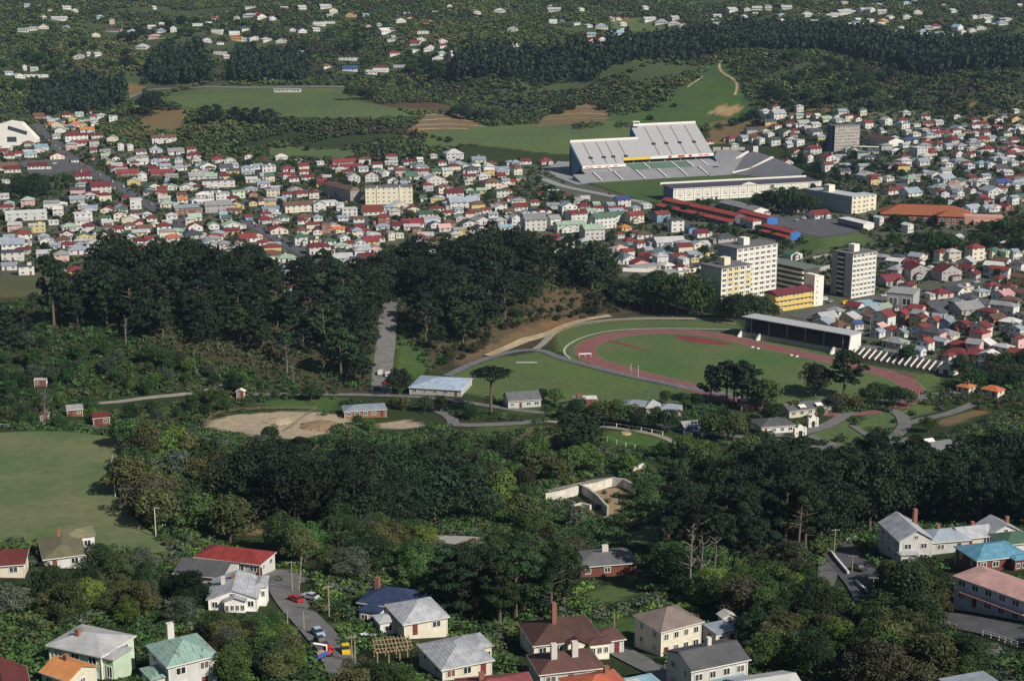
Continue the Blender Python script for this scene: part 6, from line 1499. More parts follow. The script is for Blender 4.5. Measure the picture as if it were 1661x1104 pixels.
def region(poly, n, mix, hr_, lab, group, spacing, strict=1, tries=40, wide=(.85, 1.2)):
    """scatter n trees over the ground seen inside a pixel polygon"""
    W2 = [tuple(G(*p)[:2]) for p in poly]
    xs = [p[0] for p in W2]; ys = [p[1] for p in W2]
    out = 0
    for _ in range(n * tries):
        if out >= n: break
        x, y = trng.uniform(min(xs), max(xs)), trng.uniform(min(ys), max(ys))
        if not in_poly(np.array(x), np.array(y), W2): continue
        kind, leaf = trng.choice(mix); h = trng.uniform(*hr_)
        r = h * (.27 if kind in ('pine', 'nearpine') else .42)
        if not free(x, y, spacing): continue
        z = float(hgt(x, y))
        if not hclear(x, y, r * .6) or not clear_view(x, y, z, h, r, strict): continue
        occupy(x, y, spacing)
        PLACED.append((h * FPX / (y * CP - (z - CAM_H) * SP), NAME[kind], (kind, leaf, x, y, h, lab, group, z, trng.uniform(*wide)))); out += 1
    return out
def at(px, py, kind, leaf, hpx, lab, group=None, wide=1.0, v=None):
    """one tree whose foot is seen at a pixel and whose height there is hpx pixels"""
    g = G(px, py); h = hpx / sc(g) / .975
    occupy(g.x, g.y, h * .25)
    return put_tree(kind, leaf, g.x, g.y, h, lab, group, g.z, wide, v)
# --- single trees that stand out
at(88, 532, 'pine', 'pine', 115, 'tall lone pine with a long bare trunk at the left end of the wood', wide=.85, v=1)
at(797, 672, 'umbrella', 'pine', 72, 'flat-topped umbrella pine standing alone beside the zoo drive')
at(648, 640, 'broad', 'pine', 40, 'dark round tree at the foot of the avenue beside the parked vehicles', wide=1.1)
for px, py, h in ((1152, 655, 62), (1178, 656, 72), (1190, 655, 58), (1203, 658, 75), (1212, 660, 70)):
    at(px, py, 'pine', 'pine', h, 'dark pine in the clump in front of the running track', 'pines in front of the running track', .95)
at(1243, 668, 'broad', 'mid', 48, 'dense green broadleaf tree right of the pine clump by the track', wide=1.15)
at(1322, 645, 'broad', 'brown', 52, 'thin brownish tree left of the big dark tree above the slate roof', wide=.95)
at(1368, 645, 'pine', 'dark', 76, 'broad dark tree standing above the slate-roofed zoo house', wide=1.25)
at(1285, 672, 'shrub', 'gold', 26, 'yellow-green cabbage tree clump beside the slate-roofed zoo house', wide=.7)
at(940, 735, 'broad', 'pine', 55, 'wide dark spreading tree left of the small round lawn', wide=1.6)
for px, py, h in ((1020,500,45),(1042,503,50),(1060,506,55),(1080,508,58),(1098,510,60),(1118,510,58),(1138,512,55),(1030,480,35),(1065,478,36),(1090,485,40),(1120,490,42),(1005,490,35)):
    at(px, py, 'broad', 'mid' if px > 1110 else 'dark', h, 'round dark broadleaf tree in the row between the pine hill and the towers', 'round trees beside the towers', 1.05)
for px, py, h in ((1190,522,42),(1212,516,36),(1235,518,34),(1175,520,30),(1255,518,24)):
    at(px, py, 'broad', 'dark', h, 'low spreading dark tree between the cream tower and the grandstand', 'trees behind the grandstand', 1.3)
for px, py, h in ((1245,345,34),(1262,345,38),(1280,347,38),(1298,348,30),(1315,345,26),(1230,340,26)):
    at(px, py, 'broad', 'dark', h, 'dark broadleaf tree in the row in front of the old white stand', 'trees below the old white stand', 1.1)
for px, py, h in ((612,145,0),):
    pass
at(247, 188, 'broad', 'pine', 38, 'lone dark round tree at the end of the upper playing field', wide=1.1)
for px, py, h in ((335,203,32),(350,200,30),(382,199,25),(400,199,24),(418,201,26),(435,203,26),(448,202,20)):
    at(px, py, 'pine', 'pine', h, 'dark conifer in the row along the near edge of the upper field', 'conifers below the upper field', 1.3)
for px, py, h in ((568,163,24),(585,161,18),(600,162,20),(740,190,18),(755,195,20),(775,197,18),(795,199,18)):
    at(px, py, 'broad', 'dark', h, 'dark bushy tree at the edge of the terraces above the fields', 'trees by the brown terraces', 1.2)
for px, py, h in ((672,222,10),(690,222,7),(703,224,6),(713,228,7),(728,230,9)):
    at(px, py, 'shrub', 'dark', h, 'small dark tree dotted on the lower grass slope', 'small trees on the grass slope', 1.0)
for px, py, h in ((905,185,14),(928,178,10),(978,178,16),(1054,195,9),(1094,173,7)):
    at(px, py, 'shrub', 'pine', h, 'small dark tree on the terraced grass slope below the ridge', 'trees on the ridge terraces', .9)
for px, py, h in ((1145,207,8),(1165,207,8),(1190,203,12),(1205,198,12),(1213,195,14),(1222,190,14),(1230,203,14)):
    at(px, py, 'shrub', 'pine', h, 'small dark round tree on the bank behind the tall stand', 'trees on the bank behind the stand', 1.0)
for px, py, h in ((820,668,0),):
    pass
for px, py, h, lf in ((900,655,24,'mid'),(880,650,18,'dark'),(915,700,26,'grey'),(935,682,34,'dark'),(965,688,34,'mid'),(985,690,36,'olive'),(1005,690,40,'mid'),(1035,694,32,'dark'),(1062,696,34,'dark'),(1085,700,36,'dark'),(1080,655,20,'mid'),(1110,660,22,'mid'),(1130,662,22,'dark'),(690,668,24,'dark'),(715,668,26,'dark'),(765,680,24,'dark'),(640,660,16,'mid'),(655,665,20,'olive'),(505,650,24,'dark'),(520,648,22,'grey'),(580,690,16,'mid'),(600,700,20,'bright'),(440,725,34,'dark'),(425,735,30,'grey')):
    at(px, py, 'broad', lf, h, 'leafy tree planted along the zoo drive and its lawns', 'trees along the zoo drive', 1.15)
for px, py, h, lf in ((1255,690,34,'dark'),(1235,740,40,'dark'),(1282,755,46,'grey'),(1175,700,34,'dark'),(1155,710,40,'mid'),(1190,715,40,'olive'),(1210,705,28,'dark'),(1350,668,26,'grey'),(1368,662,24,'olive'),(1330,680,20,'mid'),(1435,655,30,'dark'),(1420,658,34,'dark'),(1405,660,30,'dark'),(1452,660,30,'dark'),(1472,660,28,'mid'),(1390,664,22,'olive'),(1490,730,24,'dark'),(1505,700,24,'mid')):
    at(px, py, 'broad', lf, h, 'leafy tree round the zoo entrance and its paths', 'trees round the zoo entrance', 1.15)
for px, py, h, lf in ((1362,716,14,'dark'),(1397,722,18,'mid'),(1480,673,10,'dark'),(1450,685,7,'dark'),(1335,722,12,'dark'),(1372,738,12,'olive'),(1500,655,9,'mid'),(1420,712,14,'dark'),(1425,700,10,'brown'),(1440,705,12,'mid'),(1345,732,10,'olive'),(1455,715,12,'mid')):
    at(px, py, 'shrub', lf, h, 'round shrub on the lawns between the zoo paths', 'shrubs between the zoo paths', .95)
for px, py, h in ((1117,968,128),(1138,964,112),(1158,958,96),(1242,938,80)):
    at(px, py, 'dead', 'pine', h * .95, 'bare grey pine trunk with broken branches at the edge of the right wood', 'bare trunks at the edge of the right wood')
for px, py, h in ((75,690,58),(465,610,60),(475,625,40),(525,600,45),(205,560,50),(240,500,40)):
    at(px, py, 'dead', 'pine', h, 'leafless grey tree among the green bush', 'leafless grey trees')
at(312, 985, 'near', 'pine', 58, 'very dark bushy tree left of the white villa', wide=1.15)
at(1466, 1018, 'near', 'dark', 98, 'large dark tree between the two right-hand roads', wide=1.15)
for px, py, h in ((1085,935,100),(1128,930,118),(1172,942,112),(1200,940,108),(1225,935,100),(1062,948,70)):
    at(px, py, 'nearpine', 'pine', h, 'tall dark pine at the left corner of the right-hand wood', 'tall pines at the corner of the right-hand wood', .9)
for px, py, h, lf in ((970,826,9,'dark'),(985,815,8,'olive'),(1000,806,9,'mid'),(1010,818,10,'dark'),(980,800,6,'brown'),(925,818,12,'dark'),(1020,830,14,'mid'),(905,822,10,'bright')):
    at(px, py, 'shrub', lf, h, 'shrub growing in the walled zoo enclosure', 'shrubs in the walled enclosure', 1.2)
for px, py, h, lf in ((1345,668,9,'mid'),(1356,667,10,'dark'),(1368,668,11,'mid'),(1380,664,12,'olive'),(1392,666,11,'dark'),(1404,664,10,'mid'),(1416,663,10,'dark'),(1428,664,9,'mid'),(1440,667,9,'dark')):
    at(px, py, 'shrub', lf, h, 'shrub in the hedge between the slate zoo house and the oval path', 'hedge shrubs behind the zoo path', 1.5)
for px, py, h in ((12,566,54),(40,556,46),(4,540,40)):
    at(px, py, 'pine', 'pine', h, 'dark pine at the far left end of the wood', 'pines at the far left end of the wood', 1.1)
# --- woods of pines
N1 = region([(60,505),(150,458),(350,450),(500,456),(612,468),(640,470),(638,512),(612,522),(606,560),(600,630),(540,625),(450,592),(330,565),(180,540),(90,530)], 140, [('pine','pine')] * 8 + [('rpine','pine')] * 3 + [('pine','dark')], (12, 25), 'dark pine crowded in the wood left of the straight avenue', 'pines left of the avenue', 6.3, strict=2, wide=(.85,1.25))
N2 = region([(622,512),(622,465),(648,448),(680,445),(800,432),(900,436),(1000,455),(1012,478),(930,472),(885,497),(830,518),(770,552),(715,585),(690,590),(668,560),(650,520)], 95, [('pine','pine')] * 8 + [('rpine','pine')] * 3 + [('pine','dark')], (11, 22), 'dark pine on the wooded knoll right of the straight avenue', 'pines right of the avenue', 6.0, strict=2, wide=(.85,1.25))
N3 = region([(1090,860),(1150,835),(1250,800),(1400,790),(1650,780),(1900,780),(1900,850),(1650,862),(1500,850),(1420,868),(1340,905),(1250,915),(1100,915)], 125, [('nearpine','pine')] * 4 + [('nrpine','pine')] * 2, (14, 22), 'dark pine with bare trunk in the wood at the right behind the houses', 'pines in the right-hand wood', 5.6, strict=2, wide=(.8,1.15))
N4 = region([(385,815),(480,800),(620,800),(715,820),(700,860),(600,870),(500,860),(400,850)], 34, [('nearpine','pine'), ('nrpine','pine'), ('nrpine','pine')], (13, 20), 'dark pine in the grove between the left field and the zoo', 'pines in the central grove', 5.6, strict=3, wide=(.95,1.35))
N5 = region([(715,985),(800,960),(940,970),(945,1000),(830,1020),(730,1010)], 16, [('nearpine','pine'), ('nearpine','dark')], (13, 17), 'dark tree in the grove behind the brown-roofed house', 'dark trees behind the brown-roofed house', 5.0, strict=2, wide=(.95,1.3))
print('pines', N1, N2, N3, N4, N5)
BM = [('broad','dark')] * 4 + [('broad','mid')] * 4 + [('broad','olive')] * 2 + [('broad','bright'), ('broad','grey'), ('broad','brown')]
NM = [('near','dark')] * 4 + [('near','mid')] * 4 + [('near','olive')] * 3 + [('near','bright'), ('near','bright'), ('near','grey'), ('near','brown')]
n = []
n.append(region([(190,745),(260,725),(420,745),(440,800),(420,870),(330,905),(285,890),(240,850),(195,800)], 34, BM + [('broad','olive')] * 5, (7, 12), 'bushy tree on the slope below the left playing field', 'trees below the left field', 4.6, wide=(1, 1.3)))
n.append(region([(700,740),(880,735),(1000,740),(1200,740),(1300,755),(1200,800),(1050,840),(1000,870),(880,880),(760,850),(700,800)], 50, BM + [('broad','bright')] * 2 + [('broad','olive')] * 2, (5.5, 10.5), 'bushy tree in the green gully round the pale zoo walls', 'trees in the zoo gully', 4.8, wide=(1, 1.35)))
n.append(region([(430,880),(560,870),(700,880),(900,890),(960,930),(940,980),(720,985),(600,960),(500,930)], 40, NM, (6, 10), 'bushy tree in the belt behind the near houses', 'trees behind the near houses', 4.5, wide=(1, 1.35)))
n.append(region([(0,925),(110,935),(300,935),(320,1000),(310,1030),(100,1010),(0,1000)], 26, NM + [('near','dark')] * 4, (5, 8.5), 'leafy tree in the gardens between the houses at the lower left', 'garden trees at the lower left', 4.2, wide=(1, 1.35)))
n.append(region([(330,1000),(470,990),(500,1060),(470,1110),(360,1120)], 18, NM, (4.5, 7), 'leafy tree on the bank left of the steep street', 'trees left of the steep street', 3.8, wide=(1, 1.3)))
n.append(region([(1040,950),(1200,935),(1320,930),(1330,1000),(1380,1100),(1250,1120),(1220,1050),(1160,990)], 40, NM, (6, 10), 'leafy tree on the slope below the right-hand wood', 'trees below the right-hand wood', 4.4, wide=(1, 1.35)))
n.append(region([(1400,985),(1500,1010),(1530,1060),(1600,1090),(1560,1130),(1420,1130),(1390,1060)], 22, NM, (6, 10), 'leafy tree between the two roads at the lower right', 'trees at the lower right', 4.3, wide=(1, 1.3)))
n.append(region([(1430,930),(1500,960),(1600,1000),(1540,1000),(1440,985)], 16, NM, (5, 9), 'leafy tree above the bend of the right-hand road', 'trees above the road bend', 4.0, wide=(1, 1.3)))
n.append(region([(580,1100),(700,1090),(720,1130),(560,1150)], 12, NM, (6, 9), 'dense green tree in front of the yellow car street', 'trees at the bottom edge', 4.2, wide=(1, 1.3)))
n.append(region([(0,560),(150,570),(330,600),(420,625),(380,640),(150,645),(0,640)], 38, BM, (4.5, 8), 'bush on the slope below the left pine wood', 'bushes below the left wood', 4.8, wide=(1, 1.4)))
n.append(region([(0,655),(150,662),(330,650),(500,645),(600,650),(560,660),(350,680),(200,690),(0,692)], 34, BM, (4, 8), 'tree among the zoo enclosures behind the left field', 'trees behind the left field', 4.6, wide=(1, 1.3)))
n.append(region([(1240,105),(1661,95),(1661,165),(1420,178),(1250,180)], 70, [('broad','dark'), ('broad','mid'), ('pine','pine'), ('broad','olive')], (6, 13), 'dark tree on the far hillside above the right-hand town', 'trees on the far right hillside', 7, wide=(1, 1.4)))
n.append(region([(720,600),(800,552),(900,520),(1000,503),(1000,480),(900,495),(800,530),(720,575)], 34, [('broad','dark'), ('broad','brown'), ('broad','olive')], (2.5, 5), 'bush on the rough bank above the track path', 'bushes on the bank above the track', 3.5, strict=2, wide=(1, 1.5)))
n.append(region([(0,90),(200,60),(600,60),(800,70),(740,120),(560,135),(200,135),(0,150)], 120, [('broad','dark'), ('broad','mid'), ('pine','pine')], (7, 14), 'dark tree on the far left hillside among scattered houses', 'trees on the far left hillside', 9, strict=1, wide=(1, 1.4)))
n.append(region([(1400,575),(1480,590),(1600,600),(1661,590),(1661,640),(1600,650),(1530,620)], 14, BM, (6, 10), 'dark round tree right of the running track below the red roofs', 'trees right of the track', 4.6, wide=(1, 1.4)))
n.append(region([(1420,385),(1480,375),(1560,385),(1661,370),(1661,420),(1560,430),(1450,415)], 20, [('broad','dark'), ('broad','mid')], (8, 13), 'dense dark tree in the belt below the terracotta roof', 'trees below the terracotta roof', 5, wide=(1, 1.3)))
n.append(region([(0,270),(100,275),(105,330),(20,330)], 8, [('broad','dark')], (8, 12), 'dark tree on the bank left of the sloping street', 'trees left of the sloping street', 5, wide=(1.1, 1.4)))
n.append(region([(870,295),(940,305),(1010,330),(990,350),(880,325)], 16, [('broad','mid'), ('broad','dark')], (5, 8), 'green tree on the bank below the curved pale road', 'trees below the pale road', 4.5, wide=(1, 1.4)))
n.append(region([(1240,245),(1330,270),(1420,260),(1480,280),(1400,300),(1330,300)], 16, [('broad','mid'), ('broad','dark')], (5, 9), 'green tree on the slope right of the stadium', 'trees right of the stadium', 5, wide=(1, 1.4)))
n.append(region([(200,240),(640,250),(870,265),(1000,400),(640,435),(350,435),(0,440),(0,260)], 150, [('broad','dark'), ('broad','mid'), ('broad','olive')], (4, 7), 'small garden tree between the roofs of the left-hand town', 'garden trees in the left-hand town', 5, strict=2, tries=120, wide=(1, 1.3)))
n.append(region([(1240,180),(1661,175),(1661,480),(1440,480),(1250,430),(1020,440),(1000,350),(1340,300)], 130, [('broad','dark'), ('broad','mid')], (4.5, 8), 'small garden tree between the roofs of the right-hand town', 'garden trees in the right-hand town', 5, strict=2, tries=120, wide=(1, 1.3)))
print('broadleaf', n, sum(n))
# --- the 300 of a kind that show largest stand as objects, the rest of that kind as one mesh
def merged(name, lab, items):
    Vs, Fs, Ms, mats = [], [], [], []
    off = 0
    for kind, leaf, x, y, h, l_, g_, z, wd in items:
        v = trng.randrange(6); tm, cm = tree_meshes((kind, leaf, v)); s = h / TBASE[kind]; a = trng.uniform(0, 6.28)
        for me in (tm, cm):
            if me is None: continue
            V = np.empty(len(me.vertices) * 3, np.float32); me.vertices.foreach_get('co', V); V = V.reshape(-1, 3)
            me.calc_loop_triangles(); T = np.empty(len(me.loop_triangles) * 3, np.int32); me.loop_triangles.foreach_get('vertices', T)
            q = np.empty_like(V); q[:, 0] = (V[:, 0] * math.cos(a) - V[:, 1] * math.sin(a)) * s * wd + x; q[:, 1] = (V[:, 0] * math.sin(a) + V[:, 1] * math.cos(a)) * s * wd + y; q[:, 2] = V[:, 2] * s + z
            m = me.materials[0]
            if m not in mats: mats.append(m)
            Vs.append(q); Fs.append(T.reshape(-1, 3) + off); Ms.append(np.full(len(T) // 3, mats.index(m), np.int32)); off += len(V)
    o = link(name, np_mesh(name, np.concatenate(Vs), np.concatenate(Fs), mats, np.concatenate(Ms))); tag(o, lab, name.replace('_', ' '), kind='stuff')
PLACED.sort(key=lambda e: -e[0])
for nm, stuffname, lab in (('pine_tree', 'pine_woodland', 'more dark pines filling the depth of the woods'), ('broadleaf_tree', 'broadleaf_woodland', 'more green broadleaf trees filling slopes and town gardens')):
    have = sum(1 for o in COL.objects if o.parent is None and o.name.split('.')[0] == nm)
    mine = [e[2] for e in PLACED if e[1] == nm]; k = 298 - have
    for e in mine[:k]: put_tree(*e)
    if mine[k:]: merged(stuffname, lab, mine[k:])
    print(nm, have, len(mine))
for e in PLACED:
    if e[1] not in ('pine_tree', 'broadleaf_tree'): put_tree(*e[2])
# --- uncountable cover: one mesh each
def cover(name, lab, polys, spacing, size, mixcols, per, leaf, exclude_keep=True, dens=1.0, seed=1, squash=.8, ntpl=6, yr=None, tall=False, gaps=9.0):
    g = np.random.default_rng(seed)
    wv = [(g.normal(size=2) / L_, g.uniform(0, 6.28)) for L_ in (14, 20, 30, 45, 60, 80)]
    tpl = []
    for k in range(ntpl):
        r = random.Random(seed * 50 + k)
        cl = [(0, 0, .55, .9, .7)] + [(math.cos(a) * .6, math.sin(a) * .6, r.uniform(.3, .6), r.uniform(.45, .7), r.uniform(.35, .55)) for a in [r.uniform(0, 6.28) for _ in range(3)]]
        if tall: cl = [(0, 0, .5, .62, .5), (r.uniform(-.2, .2), r.uniform(-.2, .2), .95, .55, .42), (r.uniform(-.3, .3), r.uniform(-.3, .3), 1.35, .42, .36), (r.uniform(-.5, .5), r.uniform(-.5, .5), .8, .4, .3), (0, 0, 1.65, .24, .25)]
        tpl.append(leaf_cloud(cl, per, leaf, seed * 70 + k, up=.3)[0])
    Vs = []; Ms = []
    for poly in polys:
        W2 = [tuple(G(*p)[:2]) for p in poly]
        xs = [p[0] for p in W2]; ys = [p[1] for p in W2]
        X, Y = np.meshgrid(np.arange(min(xs), max(xs), spacing), np.arange(min(ys), max(ys), spacing))
        X = X.ravel() + g.uniform(-.5, .5, X.size) * spacing; Y = Y.ravel() + g.uniform(-.5, .5, Y.size) * spacing
        ok = in_poly(X, Y, W2) & (g.random(X.size) < dens) & (sum(np.sin(X * k[0] * .8 - Y * k[1] * .8 + 2 * p0) for k, p0 in wv) < gaps); X, Y = X[ok], Y[ok]
        Zh = hgt(X, Y); S = g.uniform(size[0], size[1], len(X))
        if exclude_keep:
            qx, qy, f = proj(X, Y, Zh)
            sc_ = FPX / f; bad = np.zeros(len(X), bool)
            for dx, t in ((0, 0.0), (0, 1.1), (-.9, .5), (.9, .5), (0, -.25)):
                ix = np.clip((qx + dx * S * sc_).astype(int), 0, 1660); iy = np.clip((qy - t * S * sc_).astype(int), 0, 1103)
                k = KEEP[iy, ix]; bad |= (k > 0) & (k > Y - 6)
            X, Y, Zh, S = X[~bad], Y[~bad], Zh[~bad], S[~bad]
        ps = sum(np.sin(X * k[0] + Y * k[1] + p0) for k, p0 in wv) / 3.2 + g.normal(0, .28, len(X))
        sel = np.clip(((ps * .5 + .5) * len(mixcols)).astype(int), 0, len(mixcols) - 1)
        for i in range(len(X)):
            a = g.uniform(0, 6.283); T = tpl[int(g.integers(ntpl))]; c, s_ = math.cos(a), math.sin(a)
            q = np.empty_like(T)
            q[:, 0] = (T[:, 0] * c - T[:, 1] * s_) * S[i] + X[i]; q[:, 1] = (T[:, 0] * s_ + T[:, 1] * c) * S[i] + Y[i]; q[:, 2] = T[:, 2] * S[i] * squash + Zh[i]
            Vs.append(q); Ms.append(np.full(len(q) // 4, sel[i], np.int32))
    V = np.concatenate(Vs); F = np.arange(len(V)).reshape(-1, 4)
    o = link(name, np_mesh(name, V, F, mixcols, np.concatenate(Ms)))
    print(name, len(Vs), len(F))
    return tag(o, lab, name.replace('_', ' '), kind='stuff')
SC = [LEAF['olive'], LEAF['mid'], LEAF['dark'], LEAF['mid'], LEAF['dark'], LEAF['mid'], LEAF['olive']]
cover('scrub', 'mixed green scrub filling the near slopes between houses, lawns and zoo', [[(-60,700),(190,720),(300,700),(700,690),(1000,700),(1300,730),(1500,720),(1720,640),(1760,1180),(-80,1180)]], 3.3, (1.3, 2.7), SC + [LEAF['grey'], LEAF['bright']], 46, .15, seed=3, gaps=2.6)
cover('undergrowth', 'low brown-green undergrowth below the pines and round the zoo', [[(-60,490),(150,470),(620,470),(620,640),(560,665),(-60,700)], [(640,470),(1000,460),(1040,500),(880,520),(740,570),(690,610),(650,560)], [(640,650),(900,650),(1110,660),(1400,650),(1661,620),(1661,660),(1300,700),(1000,690),(700,680)]], 4.2, (1.2, 2.6), SC + [LEAF['brown']], 30, .2, seed=4)
cover('town_shrubbery', 'low garden shrubs and hedges filling the gaps between town houses', [[(-40,260),(100,200),(250,235),(640,250),(870,265),(1010,345),(1040,420),(640,442),(150,442),(-40,450)], [(1240,180),(1661,175),(1720,480),(1661,600),(1400,560),(1440,490),(1000,430),(1000,350),(1340,310)]], 5.5, (1.2, 2.6), SC, 14, .36, seed=5, dens=.8)
cover('hillside_bush', 'dense green bush covering the far hillsides', [[(-120,-20),(830,-24),(1800,-20),(1800,180),(1240,200),(980,205),(760,240),(640,262),(420,270),(200,240),(-100,185)]], 6.4, (2.4, 5.4), [LEAF['brown'], LEAF['dark'], LEAF['dark'], LEAF['mid'], LEAF['dark'], LEAF['dark'], LEAF['mid'], LEAF['mid'], LEAF['olive']], 22, .27, seed=6, gaps=1.9)
cover('pine_wood', 'dark pine woods along the far ridges', [[(735,135),(738,100),(830,90),(950,75),(1050,72),(1100,66),(1180,50),(1330,55),(1500,75),(1800,70),(1800,125),(1500,125),(1440,110),(1330,85),(1200,82),(1100,105),(1000,110),(970,130),(860,140)], [(240,138),(250,95),(330,85),(345,135)], [(370,135),(385,95),(480,90),(500,135)], [(48,188),(55,150),(120,135),(203,140),(206,172),(150,186)]], 6.6, (5.0, 9.0), [LEAF['pine']], 40, .20, seed=8, squash=1.25, tall=True)
cover('brown_scrub', 'brownish low scrub on the hill behind the upper field', [[(600,160),(650,125),(710,102),(735,120),(745,165),(690,172)], [(860,150),(1000,120),(1010,160),(900,185),(800,190)], [(560,238),(640,225),(660,240),(600,255)]], 5.0, (1.6, 3.2), [LEAF['brown'], LEAF['brown'], LEAF['olive']], 14, .36, seed=12)
# ---------------------------------------------------------------- poles, fences, vehicles
WOODP = mat('pole_wood', (0.33, 0.29, 0.23), .9, .1, .2, 1.5)
def pole(px, py, hpx, lab, arms=1, lamp=False, lean=0.0, name='power_pole', cat='power pole', m=None):
    g = G(px, py); h = hpx / sc(g) / .95
    r = empty(name, g, R(rng.uniform(-10, 30)), lab, cat)
    mb = MB(); mb.tube([(0, 0, -1), (lean * h, 0, h)], [.17, .11], 6); mb.build('post', m or WOODP, r)
    for i in range(arms):
        z = h - .35 - i * .8
        mb = MB(); mb.box(lean * h - 1.1, lean * h + 1.1, -.22, -.11, z, z + .16)
        for x in (-1, -.4, .4, 1): mb.box(lean * h + x - .05, lean * h + x + .05, -.2, -.12, z + .16, z + .34)
        mb.build('crossarm', WOODP, r)
    if lamp: mb = MB(); mb.box(-.1, 1.4, -.1, .1, h - .1, h + .1); mb.build('lamp_arm', GREYR, r)
PW = mat('white_pole', (0.6, 0.58, 0.52), .8)
pole(187, 806, 46, 'pale floodlight pole at the corner of the left field, farther one', 0, True, name='light_pole', cat='light pole', m=PW)
pole(253, 871, 48, 'pale floodlight pole at the near edge of the left field', 0, True, name='light_pole', cat='light pole', m=PW)
for px, py, h, lab, ar, ln in ((534, 999, 51, 'power pole with a crossarm above the hedge right of the steep street', 1, 0), (474, 959, 50, 'upright power pole at the car park entrance', 1, 0), (484, 958, 56, 'leaning pole at the car park entrance', 0, .12), (571, 1075, 46, 'left pole of the pair beside the yellow car', 1, 0), (576, 1075, 47, 'right pole of the pair beside the yellow car', 0, 0),
    (493, 1022, 32, 'thin pole on the left verge of the steep street', 0, 0), (467, 1025, 36, 'brown pole on the bank left of the steep street', 0, 0), (1353, 897, 40, 'power pole at the bend by the white railing', 1, 0), (1382, 929, 30, 'power pole in the middle of the right-hand kerb', 1, 0), (1415, 970, 36, 'power pole at the lower end of the pale kerb', 1, 0), (1513, 993, 27, 'power pole above the lower right road', 1, 0),
    (1171, 984, 26, 'power pole below the right-hand wood', 1, 0), (996, 1033, 40, 'thin pole beside the brown garage', 0, 0), (1582, 975, 14, 'short pole before the long pale blue building', 0, 0), (1322, 366, 20, 'tall pale pole at the corner of the school playground', 0, 0), (1415, 492, 26, 'pole on the pavement before the free-standing tower', 1, 0), (1411, 540, 28, 'pole among roofs behind the grandstand', 1, 0), (268, 340, 16, 'pole at the street corner in the left town', 1, 0), (612, 362, 18, 'pole beside the street in the middle of the town', 1, 0)):
    pole(px, py, h, lab, ar, False, ln)
def fence(name, lab, pts, h, m, gap=2.4, rails=2, cat='fence', post=.14, world=False):
    P = resample([G(*p) for p in pts], gap)
    r = empty(name, P[0], 0, lab, cat)
    o = P[0]
    mb = MB(); mb.box(-post / 2, post / 2, -post / 2, post / 2, -.4, h); pm = mb.mesh('post', [m])
    for p in P: link('post', pm, r, (p.x - o.x, p.y - o.y, float(hgt(p.x, p.y)) - o.z))
    mb = MB()
    for a, b in zip(P[:-1], P[1:]):
        for k in range(rails):
            t = h * (.92 - k * .42)
            mb.bar((a.x - o.x, a.y - o.y, float(hgt(a.x, a.y)) - o.z + t), (b.x - o.x, b.y - o.y, float(hgt(b.x, b.y)) - o.z + t), .09, .16)
    mb.build('rails', m, r)
WF = mat('white_fence', (0.7, 0.68, 0.62), .7); GFN = mat('grey_fence', (0.34, 0.35, 0.35), .7); BF = mat('brown_fence', (0.22, 0.17, 0.12), .9)
fence('railing', 'white railing at the bend at the top of the right-hand road', [(1371,880),(1385,876),(1401,870)], 1.2, WF, 2)
fence('railing', 'white railing beside the lower right road, left part', [(1526,1012),(1538,1016),(1551,1021)], 1.2, WF, 1.8)
fence('railing', 'white railing beside the lower right road, right part', [(1594,1030),(1620,1038),(1650,1049)], 1.2, WF, 1.8)
fence('fence', 'grey rail fence along the far edge of the left field', [(-40,694),(20,695),(60,690),(120,692),(180,700),(212,712)], 1.5, GFN, 3)
fence('fence', 'grey rail fence round the near corner of the left field', [(183,745),(178,765),(182,785),(195,805),(212,822)], 1.5, GFN, 2.5)
fence('fence', 'wire fence with pale posts below the row of zoo trees', [(920,684),(960,688),(1000,693),(1040,699),(1075,706)], 1.7, WF, 4.2, 1, post=.3)
fence('fence', 'wire fence with pale posts in front of the small round lawn', [(985,715),(1000,720),(1015,724),(1030,727)], 1.7, WF, 4, 1, post=.25)
fence('fence', 'brown rail fence along the far side of the sandy paddock', [(330,690),(345,676),(375,668),(420,665),(470,664),(515,664)], 1.5, BF, 3)
fence('fence', 'brown rail fence between the sandy paddock and the animal house', [(515,664),(495,675),(478,690),(462,700)], 1.5, BF, 3)
fence('fence', 'grey mesh fence between the small court and the bushes', [(230,700),(270,708),(320,716),(380,725)], 2.2, GFN, 3, 3)
fence('fence', 'low pale fence of the path round the running track', [(905,583),(960,598),(1030,615),(1100,630)], 1.0, GFN, 4, 1)
# goal posts and hurdles
g = G(1029, 612); gp = empty('goal_posts', g, R(-42), 'white goal posts on the path beside the running track', 'goal posts')
mb = MB(); mb.box(-2.2, -2.05, -.08, .08, -.3, 6); mb.box(2.05, 2.2, -.08, .08, -.3, 6); mb.build('upright', WHITE, gp); mb = MB(); mb.box(-2.05, 2.05, -.07, .07, 2.6, 2.75); mb.build('crossbar', WHITE, gp)
g = G(949, 580); hu = empty('hurdle', g, R(10), 'white hurdle frame standing on the left bend of the track', 'hurdle')
mb = MB(); mb.box(-3, 3, -.08, .08, 1.7, 2.3); mb.build('bar', WHITE, hu); mb = MB()
for x in (-3, 0, 2.9): mb.box(x, x + .15, -.08, .08, -.2, 1.7)
mb.build('leg', WHITE, hu)
for i, (px, py) in enumerate(((1221,564),(1230,566),(1284,577),(1293,579))):
    g = G(px, py); mb = MB(); mb.solid([(-.8, -.5, 0), (.8, -.5, 0), (.8, .5, 0), (-.8, .5, 0)], [(-.6, -.3, .7), (.6, -.3, .7), (.6, .3, .7), (-.6, .3, .7)]); tag(mb.build('lane_marker', WHITE, None, g), 'small white marker box beside the far straight of the track', 'marker', 'markers along the far straight')
